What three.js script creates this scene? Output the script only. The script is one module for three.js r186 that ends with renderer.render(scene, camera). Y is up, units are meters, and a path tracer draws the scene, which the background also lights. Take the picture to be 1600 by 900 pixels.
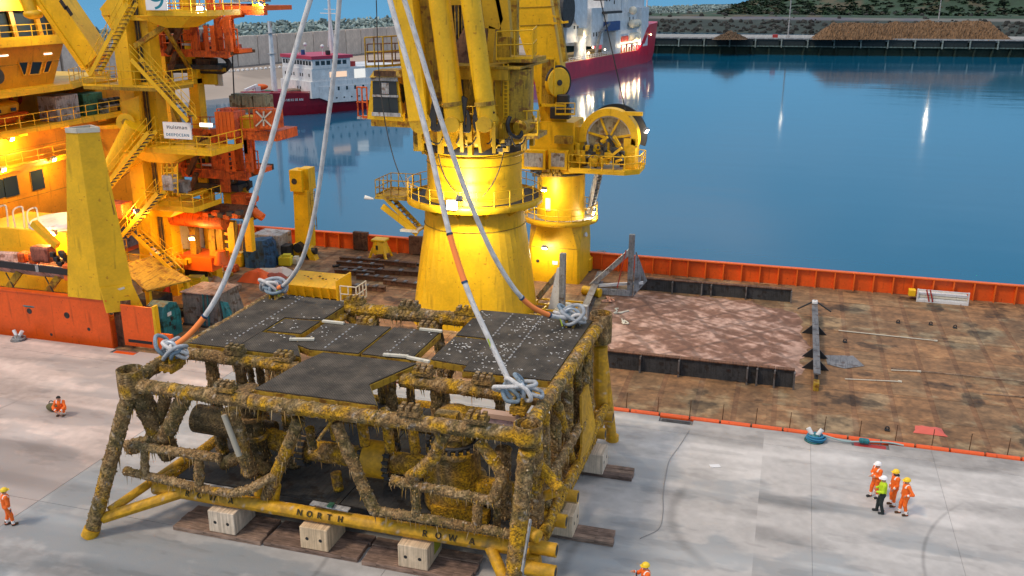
import * as THREE from 'three';
import { mergeGeometries } from 'three/addons/utils/BufferGeometryUtils.js';
import { RoundedBoxGeometry } from 'three/addons/geometries/RoundedBoxGeometry.js';
import { MarchingCubes } from 'three/addons/objects/MarchingCubes.js';
import { TextGeometry } from 'three/addons/geometries/TextGeometry.js';
import { FontLoader } from 'three/addons/loaders/FontLoader.js';

// ---------------------------------------------------------------- camera, sky, sun, exposure
const FOC = 1460, HOR = 465, CAM_H = 22, CAM_Z = 46.527;
const PITCH = Math.atan(HOR / FOC), YAW = Math.atan(457 / Math.hypot(FOC, HOR));
const scene = new THREE.Scene();
const camera = new THREE.PerspectiveCamera(2 * Math.atan(450 / FOC) * 180 / Math.PI, 16 / 9, 0.5, 9000);
camera.rotation.order = 'YXZ';
camera.position.set(0, CAM_H, CAM_Z);
camera.rotation.set(-PITCH, YAW, 0);

const renderer = new THREE.WebGLRenderer({ antialias: true });
renderer.toneMapping = THREE.LinearToneMapping;
renderer.toneMappingExposure = 1.38;
renderer.shadowMap.enabled = true;

// hash / noise
function rng(seed) { let s = seed >>> 0; return () => { s = (s + 0x6D2B79F5) >>> 0; let t = s; t = Math.imul(t ^ (t >>> 15), t | 1); t ^= t + Math.imul(t ^ (t >>> 7), t | 61); return ((t ^ (t >>> 14)) >>> 0) / 4294967296; }; }
const R = rng(20240611);
const rr = (a, b) => a + (b - a) * R();
function hsh(x, y, z) { let h = Math.imul(x | 0, 374761393) ^ Math.imul(y | 0, 668265263) ^ Math.imul(z | 0, 2147483647 ^ 0x5bd1e995); h = Math.imul(h ^ (h >>> 13), 1274126177); h ^= h >>> 16; return (h >>> 0) / 4294967296; }
const sm = t => t * t * (3 - 2 * t);
const lerp = (a, b, t) => a + (b - a) * t, clamp = (x, a = 0, b = 1) => Math.min(b, Math.max(a, x));
const step = (a, b, x) => sm(clamp((x - a) / (b - a)));
function vn(x, y, z = 0) {   // value noise 3d, 0..1
  const X = Math.floor(x), Y = Math.floor(y), Z = Math.floor(z), u = sm(x - X), v = sm(y - Y), w = sm(z - Z);
  const l = (k) => lerp(lerp(hsh(X, Y, k), hsh(X + 1, Y, k), u), lerp(hsh(X, Y + 1, k), hsh(X + 1, Y + 1, k), u), v);
  return lerp(l(Z), l(Z + 1), w);
}
const fbm = (x, y, z = 0, o = 4) => { let s = 0, a = .5, n = 0; for (let i = 0; i < o; i++) { s += a * vn(x, y, z + i * 17); n += a; a *= .5; x *= 2.03; y *= 2.03; z *= 2.03; } return s / n; };
function pn(x, y, p, k) {   // periodic value noise 2d
  const X = Math.floor(x), Y = Math.floor(y), u = sm(x - X), v = sm(y - Y), m = (a) => ((a % p) + p) % p;
  return lerp(lerp(hsh(m(X), m(Y), k), hsh(m(X + 1), m(Y), k), u), lerp(hsh(m(X), m(Y + 1), k), hsh(m(X + 1), m(Y + 1), k), u), v);
}
const pfbm = (u, v, p, k, o = 5) => { let s = 0, a = .5, n = 0; for (let i = 0; i < o; i++) { s += a * pn(u * p, v * p, p, k + i * 31); n += a; a *= .5; p *= 2; } return s / n; };

// sky: unseen overcast dusk; low blue band, warm cloud overhead, shaped to tint water and quay
{
  const W = 512, H = 256, d = new Float32Array(W * H * 4);
  for (let j = 0; j < H; j++) for (let i = 0; i < W; i++) {
    const el = (j + .5) / H * Math.PI - Math.PI / 2, az = i / W * Math.PI * 2, k = (j * W + i) * 4;
    const y = Math.sin(el), c = Math.cos(el), t = Math.pow(clamp(y), .6);
    const cl = fbm(c * Math.cos(az) * 2.2 + 5, c * Math.sin(az) * 2.2 + 9, y * 5, 5);
    const m = .8 * step(.36, .62, cl) * step(.06, .52, y);
    let r = lerp(.10, .26, t), g = lerp(.31, .41, t), b = lerp(.52, .58, t);
    r = lerp(r, .92, m); g = lerp(g, .82, m); b = lerp(b, .80, m);
    if (y < 0) { r = .10; g = .16; b = .22; }
    d[k] = r; d[k + 1] = g; d[k + 2] = b; d[k + 3] = 1;
  }
  const t = new THREE.DataTexture(d, W, H, THREE.RGBAFormat, THREE.FloatType);
  t.mapping = THREE.EquirectangularReflectionMapping; t.magFilter = t.minFilter = THREE.LinearFilter; t.needsUpdate = true;
  scene.background = t; scene.environment = t;
  scene.backgroundIntensity = 1.0; scene.environmentIntensity = 1.0;
}
const sun = new THREE.DirectionalLight(new THREE.Color(1, .80, .60), 1.5);
sun.position.set(-60, 85, 42); sun.target.position.set(-15, 0, 0);
sun.castShadow = true; sun.shadow.radius = 20; sun.shadow.mapSize.set(2048, 2048);
Object.assign(sun.shadow.camera, { left: -70, right: 70, top: 70, bottom: -70, near: 1, far: 300 });
scene.add(sun, sun.target);

// ---------------------------------------------------------------- pixel -> world (a pixel is a direction; the depth comes from a plane it touches)
function ray(px, py) {
  const x = (px - 800) / FOC, y = -(py - 450) / FOC, c = Math.cos(PITCH), s = Math.sin(PITCH);
  const a = [x, y * c - s, -(c + y * s)], C = Math.cos(YAW), S = Math.sin(YAW);
  return [C * a[0] + S * a[2], a[1], -S * a[0] + C * a[2]];
}
const onY = (px, py, h = 0) => { const d = ray(px, py), t = (h - CAM_H) / d[1]; return [d[0] * t, h, CAM_Z + d[2] * t]; };
const onZ = (px, py, z) => { const d = ray(px, py), t = (z - CAM_Z) / d[2]; return [d[0] * t, CAM_H + d[1] * t, z]; };
const onX = (px, py, x) => { const d = ray(px, py), t = x / d[0]; return [x, CAM_H + d[1] * t, CAM_Z + d[2] * t]; };

// ---------------------------------------------------------------- building blocks (world coordinates)
const V = (a, b, c) => Array.isArray(a) ? new THREE.Vector3(a[0], a[1], a[2]) : new THREE.Vector3(a, b, c);
const used = {};
const numbered = n => { used[n] = (used[n] || 0) + 1; return used[n] === 1 ? n : n + '_' + String(used[n] - 1).padStart(3, '0'); };
const origin = new Map();
function boxUV(g) {   // uv in metres from the dominant axis of each face; geometry must be non-indexed
  const p = g.attributes.position, n = p.count, uv = new Float32Array(n * 2), a = V(0, 0, 0), b = V(0, 0, 0), c = V(0, 0, 0);
  for (let i = 0; i < n; i += 3) {
    a.fromBufferAttribute(p, i); b.fromBufferAttribute(p, i + 1); c.fromBufferAttribute(p, i + 2);
    const nx = Math.abs((b.y - a.y) * (c.z - a.z) - (b.z - a.z) * (c.y - a.y)), ny = Math.abs((b.z - a.z) * (c.x - a.x) - (b.x - a.x) * (c.z - a.z)), nz = Math.abs((b.x - a.x) * (c.y - a.y) - (b.y - a.y) * (c.x - a.x));
    for (let k = 0; k < 3; k++) {
      const q = k === 0 ? a : k === 1 ? b : c, o = (i + k) * 2;
      if (ny >= nx && ny >= nz) { uv[o] = q.x; uv[o + 1] = q.z; } else if (nx >= nz) { uv[o] = q.z; uv[o + 1] = q.y; } else { uv[o] = q.x; uv[o + 1] = q.y; }
    }
  }
  g.setAttribute('uv', new THREE.BufferAttribute(uv, 2));
  return g;
}
function prep(list, keepUV) {
  list = (Array.isArray(list) ? list.flat(9) : [list]).filter(Boolean);
  const anyCol = list.some(g => g.attributes.color);
  const gs = list.map(g0 => {
    const g = g0.index ? g0.toNonIndexed() : g0.clone();
    for (const k of Object.keys(g.attributes)) if (!['position', 'normal'].includes(k) && !(k === 'color' && anyCol) && !(k === 'uv' && keepUV)) g.deleteAttribute(k);
    if (!g.attributes.normal) g.computeVertexNormals();
    if (anyCol && !g.attributes.color) { const c = new Float32Array(g.attributes.position.count * 3).fill(1); g.setAttribute('color', new THREE.BufferAttribute(c, 3)); }
    g.morphAttributes = {}; g.clearGroups();
    return g;
  });
  const m = gs.length > 1 ? mergeGeometries(gs) : gs[0];
  return keepUV ? m : boxUV(m);
}
function add(o, parent) { (parent || scene).add(o); if (o.isMesh) { o.castShadow = o.receiveShadow = true; } return o; }
function obj(name, geos, mat, parent, keepUV) {
  const g = prep(geos, keepUV), o = parent && origin.get(parent);
  if (o) g.translate(-o[0], -o[1], -o[2]);
  const m = new THREE.Mesh(g, mat); m.name = parent ? name : numbered(name);
  if (o) origin.set(m, o);
  return add(m, parent);
}
function thing(name, label, category, at, group) {
  const g = new THREE.Group(); g.name = numbered(name); g.position.set(...at); g.userData = { label, category };
  if (group) g.userData.group = group;
  origin.set(g, at); scene.add(g); return g;
}
function tag(m, label, category, group, kind) { if (label) m.userData.label = label; if (category) m.userData.category = category; if (group) m.userData.group = group; if (kind) m.userData.kind = kind; return m; }
function piece(name, geo, mat, parent, p, rot) {   // shares a prepared geometry; p in world coordinates
  const o = parent && origin.get(parent) || [0, 0, 0], m = new THREE.Mesh(geo, mat); m.name = name;
  m.position.set(p[0] - o[0], p[1] - o[1], p[2] - o[2]); if (rot) m.rotation.set(...rot);
  return add(m, parent);
}
// geometry makers
const box = (cx, cy, cz, w, h, d, ry = 0, rz = 0, rx = 0) => { const g = new THREE.BoxGeometry(w, h, d); if (rx) g.rotateX(rx); if (rz) g.rotateZ(rz); if (ry) g.rotateY(ry); return g.translate(cx, cy, cz); };
const rbox = (cx, cy, cz, w, h, d, r = .04, ry = 0, s = 2) => { const g = new RoundedBoxGeometry(w, h, d, s, r); if (ry) g.rotateY(ry); return g.translate(cx, cy, cz); };
const span = (x0, x1, y0, y1, z0, z1) => box((x0 + x1) / 2, (y0 + y1) / 2, (z0 + z1) / 2, Math.abs(x1 - x0), Math.abs(y1 - y0), Math.abs(z1 - z0));
function orient(g, a, b) { const A = V(a), B = V(b), d = B.clone().sub(A), q = new THREE.Quaternion().setFromUnitVectors(V(0, 1, 0), d.clone().normalize()); return g.applyQuaternion(q).translate((A.x + B.x) / 2, (A.y + B.y) / 2, (A.z + B.z) / 2); }
const dist = (a, b) => Math.hypot(a[0] - b[0], a[1] - b[1], a[2] - b[2]);
const bar = (a, b, r, r2 = r, n = 8, open = false) => orient(new THREE.CylinderGeometry(r2, r, dist(a, b), n, 1, open), a, b);
function beam(a, b, w, h) {   // box section from a to b; w is horizontal, h across
  const A = V(a), B = V(b), d = B.clone().sub(A), L = d.length(), g = new THREE.BoxGeometry(w, h, L);
  const z = d.normalize(), x = new THREE.Vector3().crossVectors(Math.abs(z.y) > .999 ? V(0, 0, 1) : V(0, 1, 0), z).normalize(), y = new THREE.Vector3().crossVectors(z, x);
  return g.applyMatrix4(new THREE.Matrix4().makeBasis(x, y, z)).translate((A.x + B.x) / 2, (A.y + B.y) / 2, (A.z + B.z) / 2);
}
const cyl = (cx, y0, y1, cz, r0, r1 = r0, n = 24, open = false) => new THREE.CylinderGeometry(r1, r0, y1 - y0, n, 1, open).translate(cx, (y0 + y1) / 2, cz);
const ring = (cx, cy, cz, R0, r, n = 32, m = 8) => new THREE.TorusGeometry(R0, r, m, n).rotateX(Math.PI / 2).translate(cx, cy, cz);
const lathe = (pts, cx, cz, n = 32) => new THREE.LatheGeometry(pts.map(p => new THREE.Vector2(p[0], p[1])), n).translate(cx, 0, cz);
const tube = (pts, r, n = 24, m = 7, closed = false) => new THREE.TubeGeometry(new THREE.CatmullRomCurve3(pts.map(p => V(p)), closed), n, r, m, closed);
function slab(poly, y0, y1) {   // polygon of [x, z], extruded between two heights
  const s = new THREE.Shape(poly.map(p => new THREE.Vector2(p[0], -p[1])));
  return new THREE.ExtrudeGeometry(s, { depth: y1 - y0, bevelEnabled: false }).rotateX(-Math.PI / 2).translate(0, y0, 0);
}
function wallPoly(poly, z0, z1) {   // polygon of [x, y], extruded along z
  const s = new THREE.Shape(poly.map(p => new THREE.Vector2(p[0], p[1])));
  return new THREE.ExtrudeGeometry(s, { depth: z1 - z0, bevelEnabled: false }).translate(0, 0, z0);
}
function loft(secs, closed = true) {   // sections: arrays of equally many [x,y,z]
  const pos = [], n = secs[0].length;
  for (let i = 0; i + 1 < secs.length; i++) for (let j = 0; j < (closed ? n : n - 1); j++) {
    const a = secs[i][j], b = secs[i][(j + 1) % n], c = secs[i + 1][(j + 1) % n], d = secs[i + 1][j];
    pos.push(...a, ...b, ...c, ...a, ...c, ...d);
  }
  for (const [s, f] of closed ? [[secs[0], 1], [secs[secs.length - 1], 0]] : []) {
    const c = s.reduce((q, p) => [q[0] + p[0] / n, q[1] + p[1] / n, q[2] + p[2] / n], [0, 0, 0]);
    for (let j = 0; j < n; j++) { const a = s[j], b = s[(j + 1) % n]; f ? pos.push(...c, ...b, ...a) : pos.push(...c, ...a, ...b); }
  }
  const g = new THREE.BufferGeometry(); g.setAttribute('position', new THREE.Float32BufferAttribute(pos, 3)); g.computeVertexNormals(); return g;
}
// railing along a polyline of [x,y,z] (deck level): posts and two rails; one mesh
function railing(parent, pts, mat, h = 1.05, gap = 1.3, r = .026, close = false) {
  const gs = [], P = close ? [...pts, pts[0]] : pts;
  for (let i = 0; i + 1 < P.length; i++) {
    const a = P[i], b = P[i + 1], L = dist(a, b), n = Math.max(1, Math.round(L / gap)), up = (p, k) => [p[0], p[1] + k, p[2]];
    for (const k of [h, h * .52]) gs.push(bar(up(a, k), up(b, k), r, r, 5));
    gs.push(beam(up(a, .08), up(b, .08), .02, .15));
    for (let j = (i ? 1 : 0); j <= n; j++) { const q = [0, 1, 2].map(k => lerp(a[k], b[k], j / n)); gs.push(bar(q, up(q, h), r * 1.1, r * 1.1, 5)); }
  }
  return obj('railing', gs, mat, parent);
}
// straight stair from a (bottom centre) to b (top centre); treads are separate pieces
function stair(parent, a, b, w, mat, tmat, rails = true) {
  const A = V(a), B = V(b), d = B.clone().sub(A), hd = V(d.x, 0, d.z).normalize(), sd = V(-hd.z, 0, hd.x).multiplyScalar(w / 2);
  const off = (p, s, y = 0) => [p.x + sd.x * s, p.y + y, p.z + sd.z * s], gs = [];
  for (const s of [-1, 1]) {
    gs.push(beam(off(A, s), off(B, s), .06, .28));
    if (rails) { for (const k of [1, .55]) gs.push(bar(off(A, s, k), off(B, s, k), .024, .024, 5)); for (let i = 0; i <= 4; i++) { const q = A.clone().lerp(B, i / 4); gs.push(bar(off(q, s), off(q, s, 1), .024, .024, 5)); } }
  }
  const st = obj('stair', gs, mat, parent), n = Math.max(3, Math.round(Math.abs(d.y) / .26)), g = prep(new THREE.BoxGeometry(w - .08, .04, .24)), ry = Math.atan2(hd.x, hd.z);
  for (let i = 1; i < n; i++) { const q = A.clone().lerp(B, i / n); piece('tread', g, tmat, st, [q.x, q.y, q.z], [0, ry, 0]); }
  return st;
}

const fontBold = await new FontLoader().loadAsync('fonts/droid/droid_sans_bold.typeface.json');
// ---------------------------------------------------------------- textures and materials
function tex(n, fn, rep = 1, srgb = true) {
  const d = new Uint8Array(n * n * 4);
  for (let j = 0; j < n; j++) for (let i = 0; i < n; i++) { const c = fn(i / n, j / n), k = (j * n + i) * 4; d[k] = clamp(c[0]) * 255; d[k + 1] = clamp(c[1]) * 255; d[k + 2] = clamp(c[2]) * 255; d[k + 3] = 255; }
  const t = new THREE.DataTexture(d, n, n); t.wrapS = t.wrapT = THREE.RepeatWrapping; t.magFilter = THREE.LinearFilter; t.minFilter = THREE.LinearMipmapLinearFilter; t.generateMipmaps = true;
  if (srgb) t.colorSpace = THREE.SRGBColorSpace; t.repeat.set(rep, rep); t.needsUpdate = true; return t;
}
const gray = f => (u, v) => { const x = f(u, v); return [x, x, x]; };
const C = (r, g, b) => new THREE.Color().setRGB(r, g, b);
// weathered paint: faint mottling, grime streaks that run down, small rust spots
const paintTex = tex(512, (u, v) => {
  const a = pfbm(u, v, 4, 3), f = pfbm(u, v, 48, 11, 3), st = pn(u * 48, v * 3, 48, 77) * pn(u * 12, v * 3, 12, 5), sp = pfbm(u, v, 22, 55, 4);
  let k = .93 + .2 * (a - .5) + .08 * (f - .5) - .17 * step(.42, .85, st);
  const r = step(.76, .84, sp) * .35; return [lerp(k, .5, r), lerp(k, .3, r), lerp(k, .16, r)];
}, 1 / 5);
const wearTex = tex(512, (u, v) => {
  const a = pfbm(u, v, 5, 23), f = pfbm(u, v, 40, 31, 4), st = pn(u * 60, v * 4, 60, 7), sp = step(.6, .74, pfbm(u, v, 12, 41, 5));
  let k = .86 + .3 * (a - .5) + .25 * (f - .5) - .18 * step(.5, .95, st);
  const r = sp * .5; return [lerp(k, .42, r), lerp(k, .25, r), lerp(k, .14, r)];
}, 1 / 4);
const grainTex = tex(256, gray((u, v) => .5 + .9 * (pfbm(u, v, 24, 9, 4) - .5)), 1 / 1.5, false);
const std = (c, rough = .6, o = {}) => new THREE.MeshStandardMaterial({ color: c, roughness: rough, ...o });
const paint = (c, rough = .5, o = {}) => std(c, rough, { map: paintTex, bumpMap: grainTex, bumpScale: .004, ...o });
const worn = (c, rough = .7, o = {}) => std(c, rough, { map: wearTex, bumpMap: grainTex, bumpScale: .008, ...o });
const M = {
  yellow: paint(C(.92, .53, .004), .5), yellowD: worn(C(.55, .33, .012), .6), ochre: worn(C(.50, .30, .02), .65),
  orange: paint(C(.90, .15, .008), .5), orangeW: worn(C(.90, .15, .012), .55), red: paint(C(.45, .03, .02), .5),
  hullRed: paint(C(.88, .115, .008), .45), crimson: paint(C(.26, .008, .022), .4), white: paint(C(.80, .80, .80), .45), cream: paint(C(.74, .70, .58), .6),
  grey: worn(C(.32, .33, .34), .6), greyL: worn(C(.5, .5, .5), .6), dark: worn(C(.05, .05, .052), .7), black: std(C(.015, .015, .017), .6), steel: worn(C(.22, .20, .19), .5, { metalness: .3 }),
  glass: new THREE.MeshPhysicalMaterial({ color: C(.02, .03, .035), roughness: .06, metalness: 0, specularIntensity: 1 }),
  blueTarp: worn(C(.02, .10, .24), .7), teal: worn(C(.02, .22, .25), .5), grating: worn(C(.06, .058, .055), .85), rope: worn(C(.62, .62, .62), .9), green: worn(C(.03, .16, .09), .6),
  brown: worn(C(.16, .075, .03), .8), rust: worn(C(.20, .09, .045), .85), wood: worn(C(.36, .25, .17), .85), blue: paint(C(.02, .08, .26), .5),
};
const lampMat = (c, k) => new THREE.MeshStandardMaterial({ color: C(.8, .8, .8), emissive: c, emissiveIntensity: k });
const warm = C(1, .50, .11), whiteL = C(1, .88, .68);
const lampWarm = lampMat(warm, 12), lampWhite = lampMat(whiteL, 14);
// a floodlight: housing, glowing lens and the light it gives, just in front of the lens
function floodlight(p, dir, power, label, kind = 'warm', group = 'floodlights on the vessel') {
  const t = thing('floodlight', label, 'floodlight', p, group), d = V(dir).normalize(), e = [p[0] + d.x * .1, p[1] + d.y * .1, p[2] + d.z * .1];
  obj('housing', beam([p[0] - d.x * .16, p[1] - d.y * .16, p[2] - d.z * .16], [p[0] + d.x * .06, p[1] + d.y * .06, p[2] + d.z * .06], .42, .32), M.grey, t);
  obj('lens', beam([p[0] + d.x * .065, p[1] + d.y * .065, p[2] + d.z * .065], e, .36, .26), kind === 'warm' ? lampWarm : lampWhite, t);
  obj('bracket', beam([p[0] - d.x * .16, p[1], p[2] - d.z * .16], [p[0] - d.x * .32, p[1] + .02, p[2] - d.z * .32], .06, .3), M.grey, t);
  const l = new THREE.PointLight(kind === 'warm' ? warm : whiteL, power, 0, 2); l.position.set(d.x * .3, d.y * .3, d.z * .3); l.castShadow = true; l.shadow.radius = 8; t.add(l);
  return t;
}
// ---------------------------------------------------------------- water
{
  const bump = tex(1024, gray((u, v) => .5 + .5 * (pfbm(u, v, 10, 201, 5) - .5) + .35 * (pn(u * 6, v * 18, 6, 8) - .5)), 1 / 60, false);
  const w = obj('harbour_water', box(0, -4.52, -1400, 9000, .04, 5200), new THREE.MeshPhysicalMaterial({ color: C(.0001, .088, .175), roughness: .08, ior: 1.33, bumpMap: bump, bumpScale: .03 }));
  tag(w, 'calm deep blue harbour water', null, null, 'structure');
}
// ---------------------------------------------------------------- quay: concrete slabs with recessed joints
const quayTex = (() => {
  const n = 2048, S = 64, rs = rng(5);   // one tile covers 64 m, so the stains of the place do not repeat in view
  const arcs = Array.from({ length: 26 }, () => [rs(), rs(), .03 + rs() * .14, rs() * 6.28, .6 + rs() * 1.6, .0012 + rs() * .003]);   // tyre marks
  const dirt = Array.from({ length: 16 }, () => [rs(), rs(), .003 + rs() * .006]), wd = (a) => a - Math.round(a);
  return tex(n, (u, v) => {
    const big = .5 * pfbm(u, v, 5, 301, 5) + .5 * pfbm(u, v * 2, 6, 305, 5), mid = pfbm(u, v, 22, 311, 5), fine = pfbm(u, v, 190, 321, 3);
    const warp = .04 * (pfbm(u, v, 4, 371, 3) - .5), ani = pfbm(u + warp, (v + warp) * 5, 7, 361, 6);
    const sw = pn((u + .08 * (pfbm(u, v, 9, 77, 3) - .5)) * 7, (v + .05 * (big - .5)) * 44, 44, 331), sw2 = pn(u * 12 + 3 * big, v * 90, 360, 337);
    const z = v * S, x = u * S - (u > .12 ? S : 0), near = step(6, 24, z + 12 * (mid - .5) + (x > -8 ? 2 : -3)) * .13 - .02, damp = step(.515, .575, .30 * big + .44 * ani + .16 * mid + .06 * sw + .10 * (pfbm(u, v, 80, 381, 4) - .1) + near) * (.72 + .9 * (fine - .5));
    let r = .885, g = .865, b = .84;
    const tone = step(8, 26, z + 9 * (ani - .5) + 5 * (mid - .5)) * (x > -31 ? 1 : .6) * (.55 + .9 * (mid - .3)); r = lerp(r, .56, clamp(damp * .42 + tone * .42)); g = lerp(g, .605, clamp(damp * .42 + tone * .42)); b = lerp(b, .63, clamp(damp * .42 + tone * .42));
    let k = 1 + .13 * (mid - .5) + .12 * (fine - .5) - .2 * step(.5, 1, sw) * (.5 + ani) + .12 * step(.5, 1, sw2) - .06 * step(.58, .72, pfbm(u, v * 3, 40, 391, 4));
    for (const a of arcs) { const dx = wd(u - a[0]), dy = wd(v - a[1]); if (dx * dx + dy * dy > .04) continue; const rad = Math.hypot(dx, dy), an = ((Math.atan2(dy, dx) - a[3]) % 6.283 + 6.283) % 6.283; if (an < a[4]) k -= .16 * step(a[5] * 1.6, 0, Math.abs(rad - a[2])) * sm(clamp(an * 3)) * sm(clamp((a[4] - an) * 3)) * (.4 + mid); }
    for (const d of dirt) k -= .26 * step(1, .3, (Math.hypot(wd(u - d[0]), wd(v - d[1])) + .006 * (mid - .5)) / d[2]);
    return [r * k, g * k, b * k];
  }, 1 / S);
})();
{
  const quay = new THREE.Group(); quay.name = numbered('quay'); quay.userData = { kind: 'structure', label: 'pale concrete quay with thin joints and damp stains' }; origin.set(quay, [0, 0, 0]); scene.add(quay);
  const mats = [[1.14, .985, .93], [1.12, .97, .92], [.93, .95, .97], [.90, .93, .96], [.96, .97, .98]].map(c => std(C(.61 * c[0], .60 * c[1], .60 * c[2]), .82, { map: quayTex, bumpMap: grainTex, bumpScale: .006 }));  // warm ship lamp light put into the colour: left slabs pinkish, the rest grey
  obj('quay_base', span(-160, 120, -8, -.06, .02, 170), std(C(.12, .12, .12), .9), quay);
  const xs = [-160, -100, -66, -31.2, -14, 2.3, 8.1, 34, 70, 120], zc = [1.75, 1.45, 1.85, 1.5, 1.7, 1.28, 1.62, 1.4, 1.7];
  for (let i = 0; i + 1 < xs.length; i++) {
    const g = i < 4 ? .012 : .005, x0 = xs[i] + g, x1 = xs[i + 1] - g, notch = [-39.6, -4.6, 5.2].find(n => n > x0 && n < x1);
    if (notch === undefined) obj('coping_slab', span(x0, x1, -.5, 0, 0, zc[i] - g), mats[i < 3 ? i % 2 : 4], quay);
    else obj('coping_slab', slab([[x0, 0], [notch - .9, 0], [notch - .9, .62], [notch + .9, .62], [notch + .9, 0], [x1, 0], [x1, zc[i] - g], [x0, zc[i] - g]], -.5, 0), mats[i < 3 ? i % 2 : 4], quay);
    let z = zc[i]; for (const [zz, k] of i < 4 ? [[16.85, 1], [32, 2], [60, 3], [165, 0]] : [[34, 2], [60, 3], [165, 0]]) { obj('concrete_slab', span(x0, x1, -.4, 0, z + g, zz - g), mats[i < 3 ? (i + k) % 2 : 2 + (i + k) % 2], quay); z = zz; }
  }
}
// ---------------------------------------------------------------- far shore
const far = (k) => ({ map: wearTex });
// left: beach and road below the harbour wall
const wallLine = [[-330, -60], [-181, -156], [-163, -208], [-153, -273], [-140, -380], [-125, -520]];
function gridSheet(fn, nu, nv, col) {
  const pos = [], cs = [], idx = [];
  for (let j = 0; j <= nv; j++) for (let i = 0; i <= nu; i++) { const p = fn(i / nu, j / nv); pos.push(...p); if (col) cs.push(...col(p, i / nu, j / nv)); }
  for (let j = 0; j < nv; j++) for (let i = 0; i < nu; i++) { const a = j * (nu + 1) + i; idx.push(a, a + 1, a + nu + 2, a, a + nu + 2, a + nu + 1); }
  const g = new THREE.BufferGeometry(); g.setAttribute('position', new THREE.Float32BufferAttribute(pos, 3)); if (col) g.setAttribute('color', new THREE.Float32BufferAttribute(cs, 3)); g.setIndex(idx); g.computeVertexNormals(); return g;
}
const polyAt = (L, t) => { const n = L.length - 1, k = Math.min(n - 1, Math.floor(t * n)), f = t * n - k; return [lerp(L[k][0], L[k + 1][0], f), lerp(L[k][1], L[k + 1][1], f)]; };
const sandMat = std(C(1, 1, 1), .95, { vertexColors: true, bumpMap: grainTex, bumpScale: .02 });
{
  const shore = obj('beach', gridSheet((u, v) => { const p = polyAt(wallLine, u), w = 46 * v; return [p[0] + w, v < .2 ? .05 : lerp(.05, -6.2, sm((v - .2) / .8)) + .5 * (fbm(p[0] * .08 + w * .1, p[1] * .08) - .5), p[1] + w * .28]; }, 120, 24,
    (p, u, v) => { const k = .8 + .5 * fbm(p[0] * .15, p[2] * .15, 4), d = step(.48, .6, fbm(p[0] * .06, p[2] * .06, 9)) * .35; return [.36 * k * (1 - d), .30 * k * (1 - d), .25 * k * (1 - d)]; }), sandMat);
  tag(shore, 'tan sand beach sloping to the harbour', null, null, 'structure');
  const road = obj('road', gridSheet((u, v) => { const p = polyAt(wallLine, u); return [p[0] + .5 + 5 * v, .12, p[1] + 1.4 * v]; }, 120, 1), worn(C(.2, .19, .19), .9));
  tag(road, 'grey service road along the harbour wall', null, null, 'structure');
  // harbour wall, one panel after another
  const wall = thing('harbour_wall', 'long tall beige concrete harbour wall with vertical joints', 'wall', [-163, 0, -208]);
  const wm = [[.47, .42, .39], [.44, .40, .37], [.5, .45, .41]].map(c => std(C(c[0] * 1.45, c[1] * 1.38, c[2] * 1.28), .9, { map: paintTex, bumpMap: grainTex, bumpScale: .01 }));
  let n = 0;
  for (let i = 0; i + 1 < wallLine.length; i++) {
    const a = wallLine[i], b = wallLine[i + 1], L = Math.hypot(b[0] - a[0], b[1] - a[1]), k = Math.round(L / 9);
    for (let j = 0; j < k; j++) { const p = [lerp(a[0], b[0], (j + .02) / k), lerp(a[1], b[1], (j + .02) / k)], q = [lerp(a[0], b[0], (j + .98) / k), lerp(a[1], b[1], (j + .98) / k)]; obj('wall_panel', beam([p[0], 4.2, p[1]], [q[0], 4.2, q[1]], 1.5, 9.2 - .1 * (n % 2)), wm[n++ % 3], wall); }
  }
  // white marker stones beside the road
  const stoneG = prep(new THREE.DodecahedronGeometry(.55, 0));
  for (let i = 0; i < 14; i++) { const p = onY(343 + i * 7.2, 114.5 - i * .62, -.2); const m = piece(numbered('marker_stone'), stoneG, M.white, null, [p[0], .1, p[2]], [R(), R() * 3, 0]); m.scale.set(1, .8, .9); tag(m, 'white marker stone in the row along the beach road', 'stone', 'white stones along the beach road'); }
}
// breakwater of concrete armour blocks
const armourMat = std(C(.34, .40, .40), .9);
const mound = [[-360, -70], [-225, -150], [-203, -215], [-188, -290], [-172, -400], [-150, -540], [-118, -690], [-60, -800]];
{
  const m = obj('breakwater_core', gridSheet((u, v) => { const p = polyAt(mound, u); const a = (v - .5) * 2; return [p[0] + a * 34, lerp(8.6, -8, Math.pow(Math.abs(a), 1.3)), p[1] + a * 8]; }, 90, 14), armourMat);
  tag(m, 'core of the breakwater under its armour blocks', null, null, 'structure');
  const arm = [box(0, 0, 0, 2.4, .75, .75), box(1.1, 0, 0, .7, .7, 2.4), box(-1.1, 0, 0, .7, 2.4, .7)], g = prep(arm), N = 9000;
  const im = new THREE.InstancedMesh(g, armourMat, N), q = new THREE.Quaternion(), e = new THREE.Euler(), mt = new THREE.Matrix4();
  for (let i = 0; i < N; i++) {
    const u = Math.pow(R(), .9), p = polyAt(mound, u), a = rr(-.5, .95), s = rr(.8, 1.25);
    q.setFromEuler(e.set(R() * 6, R() * 6, R() * 6));
    mt.compose(V(p[0] + a * 34, lerp(8.6, -8, Math.pow(Math.abs(a), 1.3)) + rr(-.2, 1.3), p[1] + a * 8 + rr(-2, 2)), q, V(s, s, s)); im.setMatrixAt(i, mt);
    const k = rr(.35, 1); im.setColorAt(i, C(k * .9, k, k * .96));
  }
  im.name = 'armour_blocks'; add(im); tag(im, 'grey concrete armour blocks heaped along the breakwater', null, null, 'stuff');
}
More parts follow.
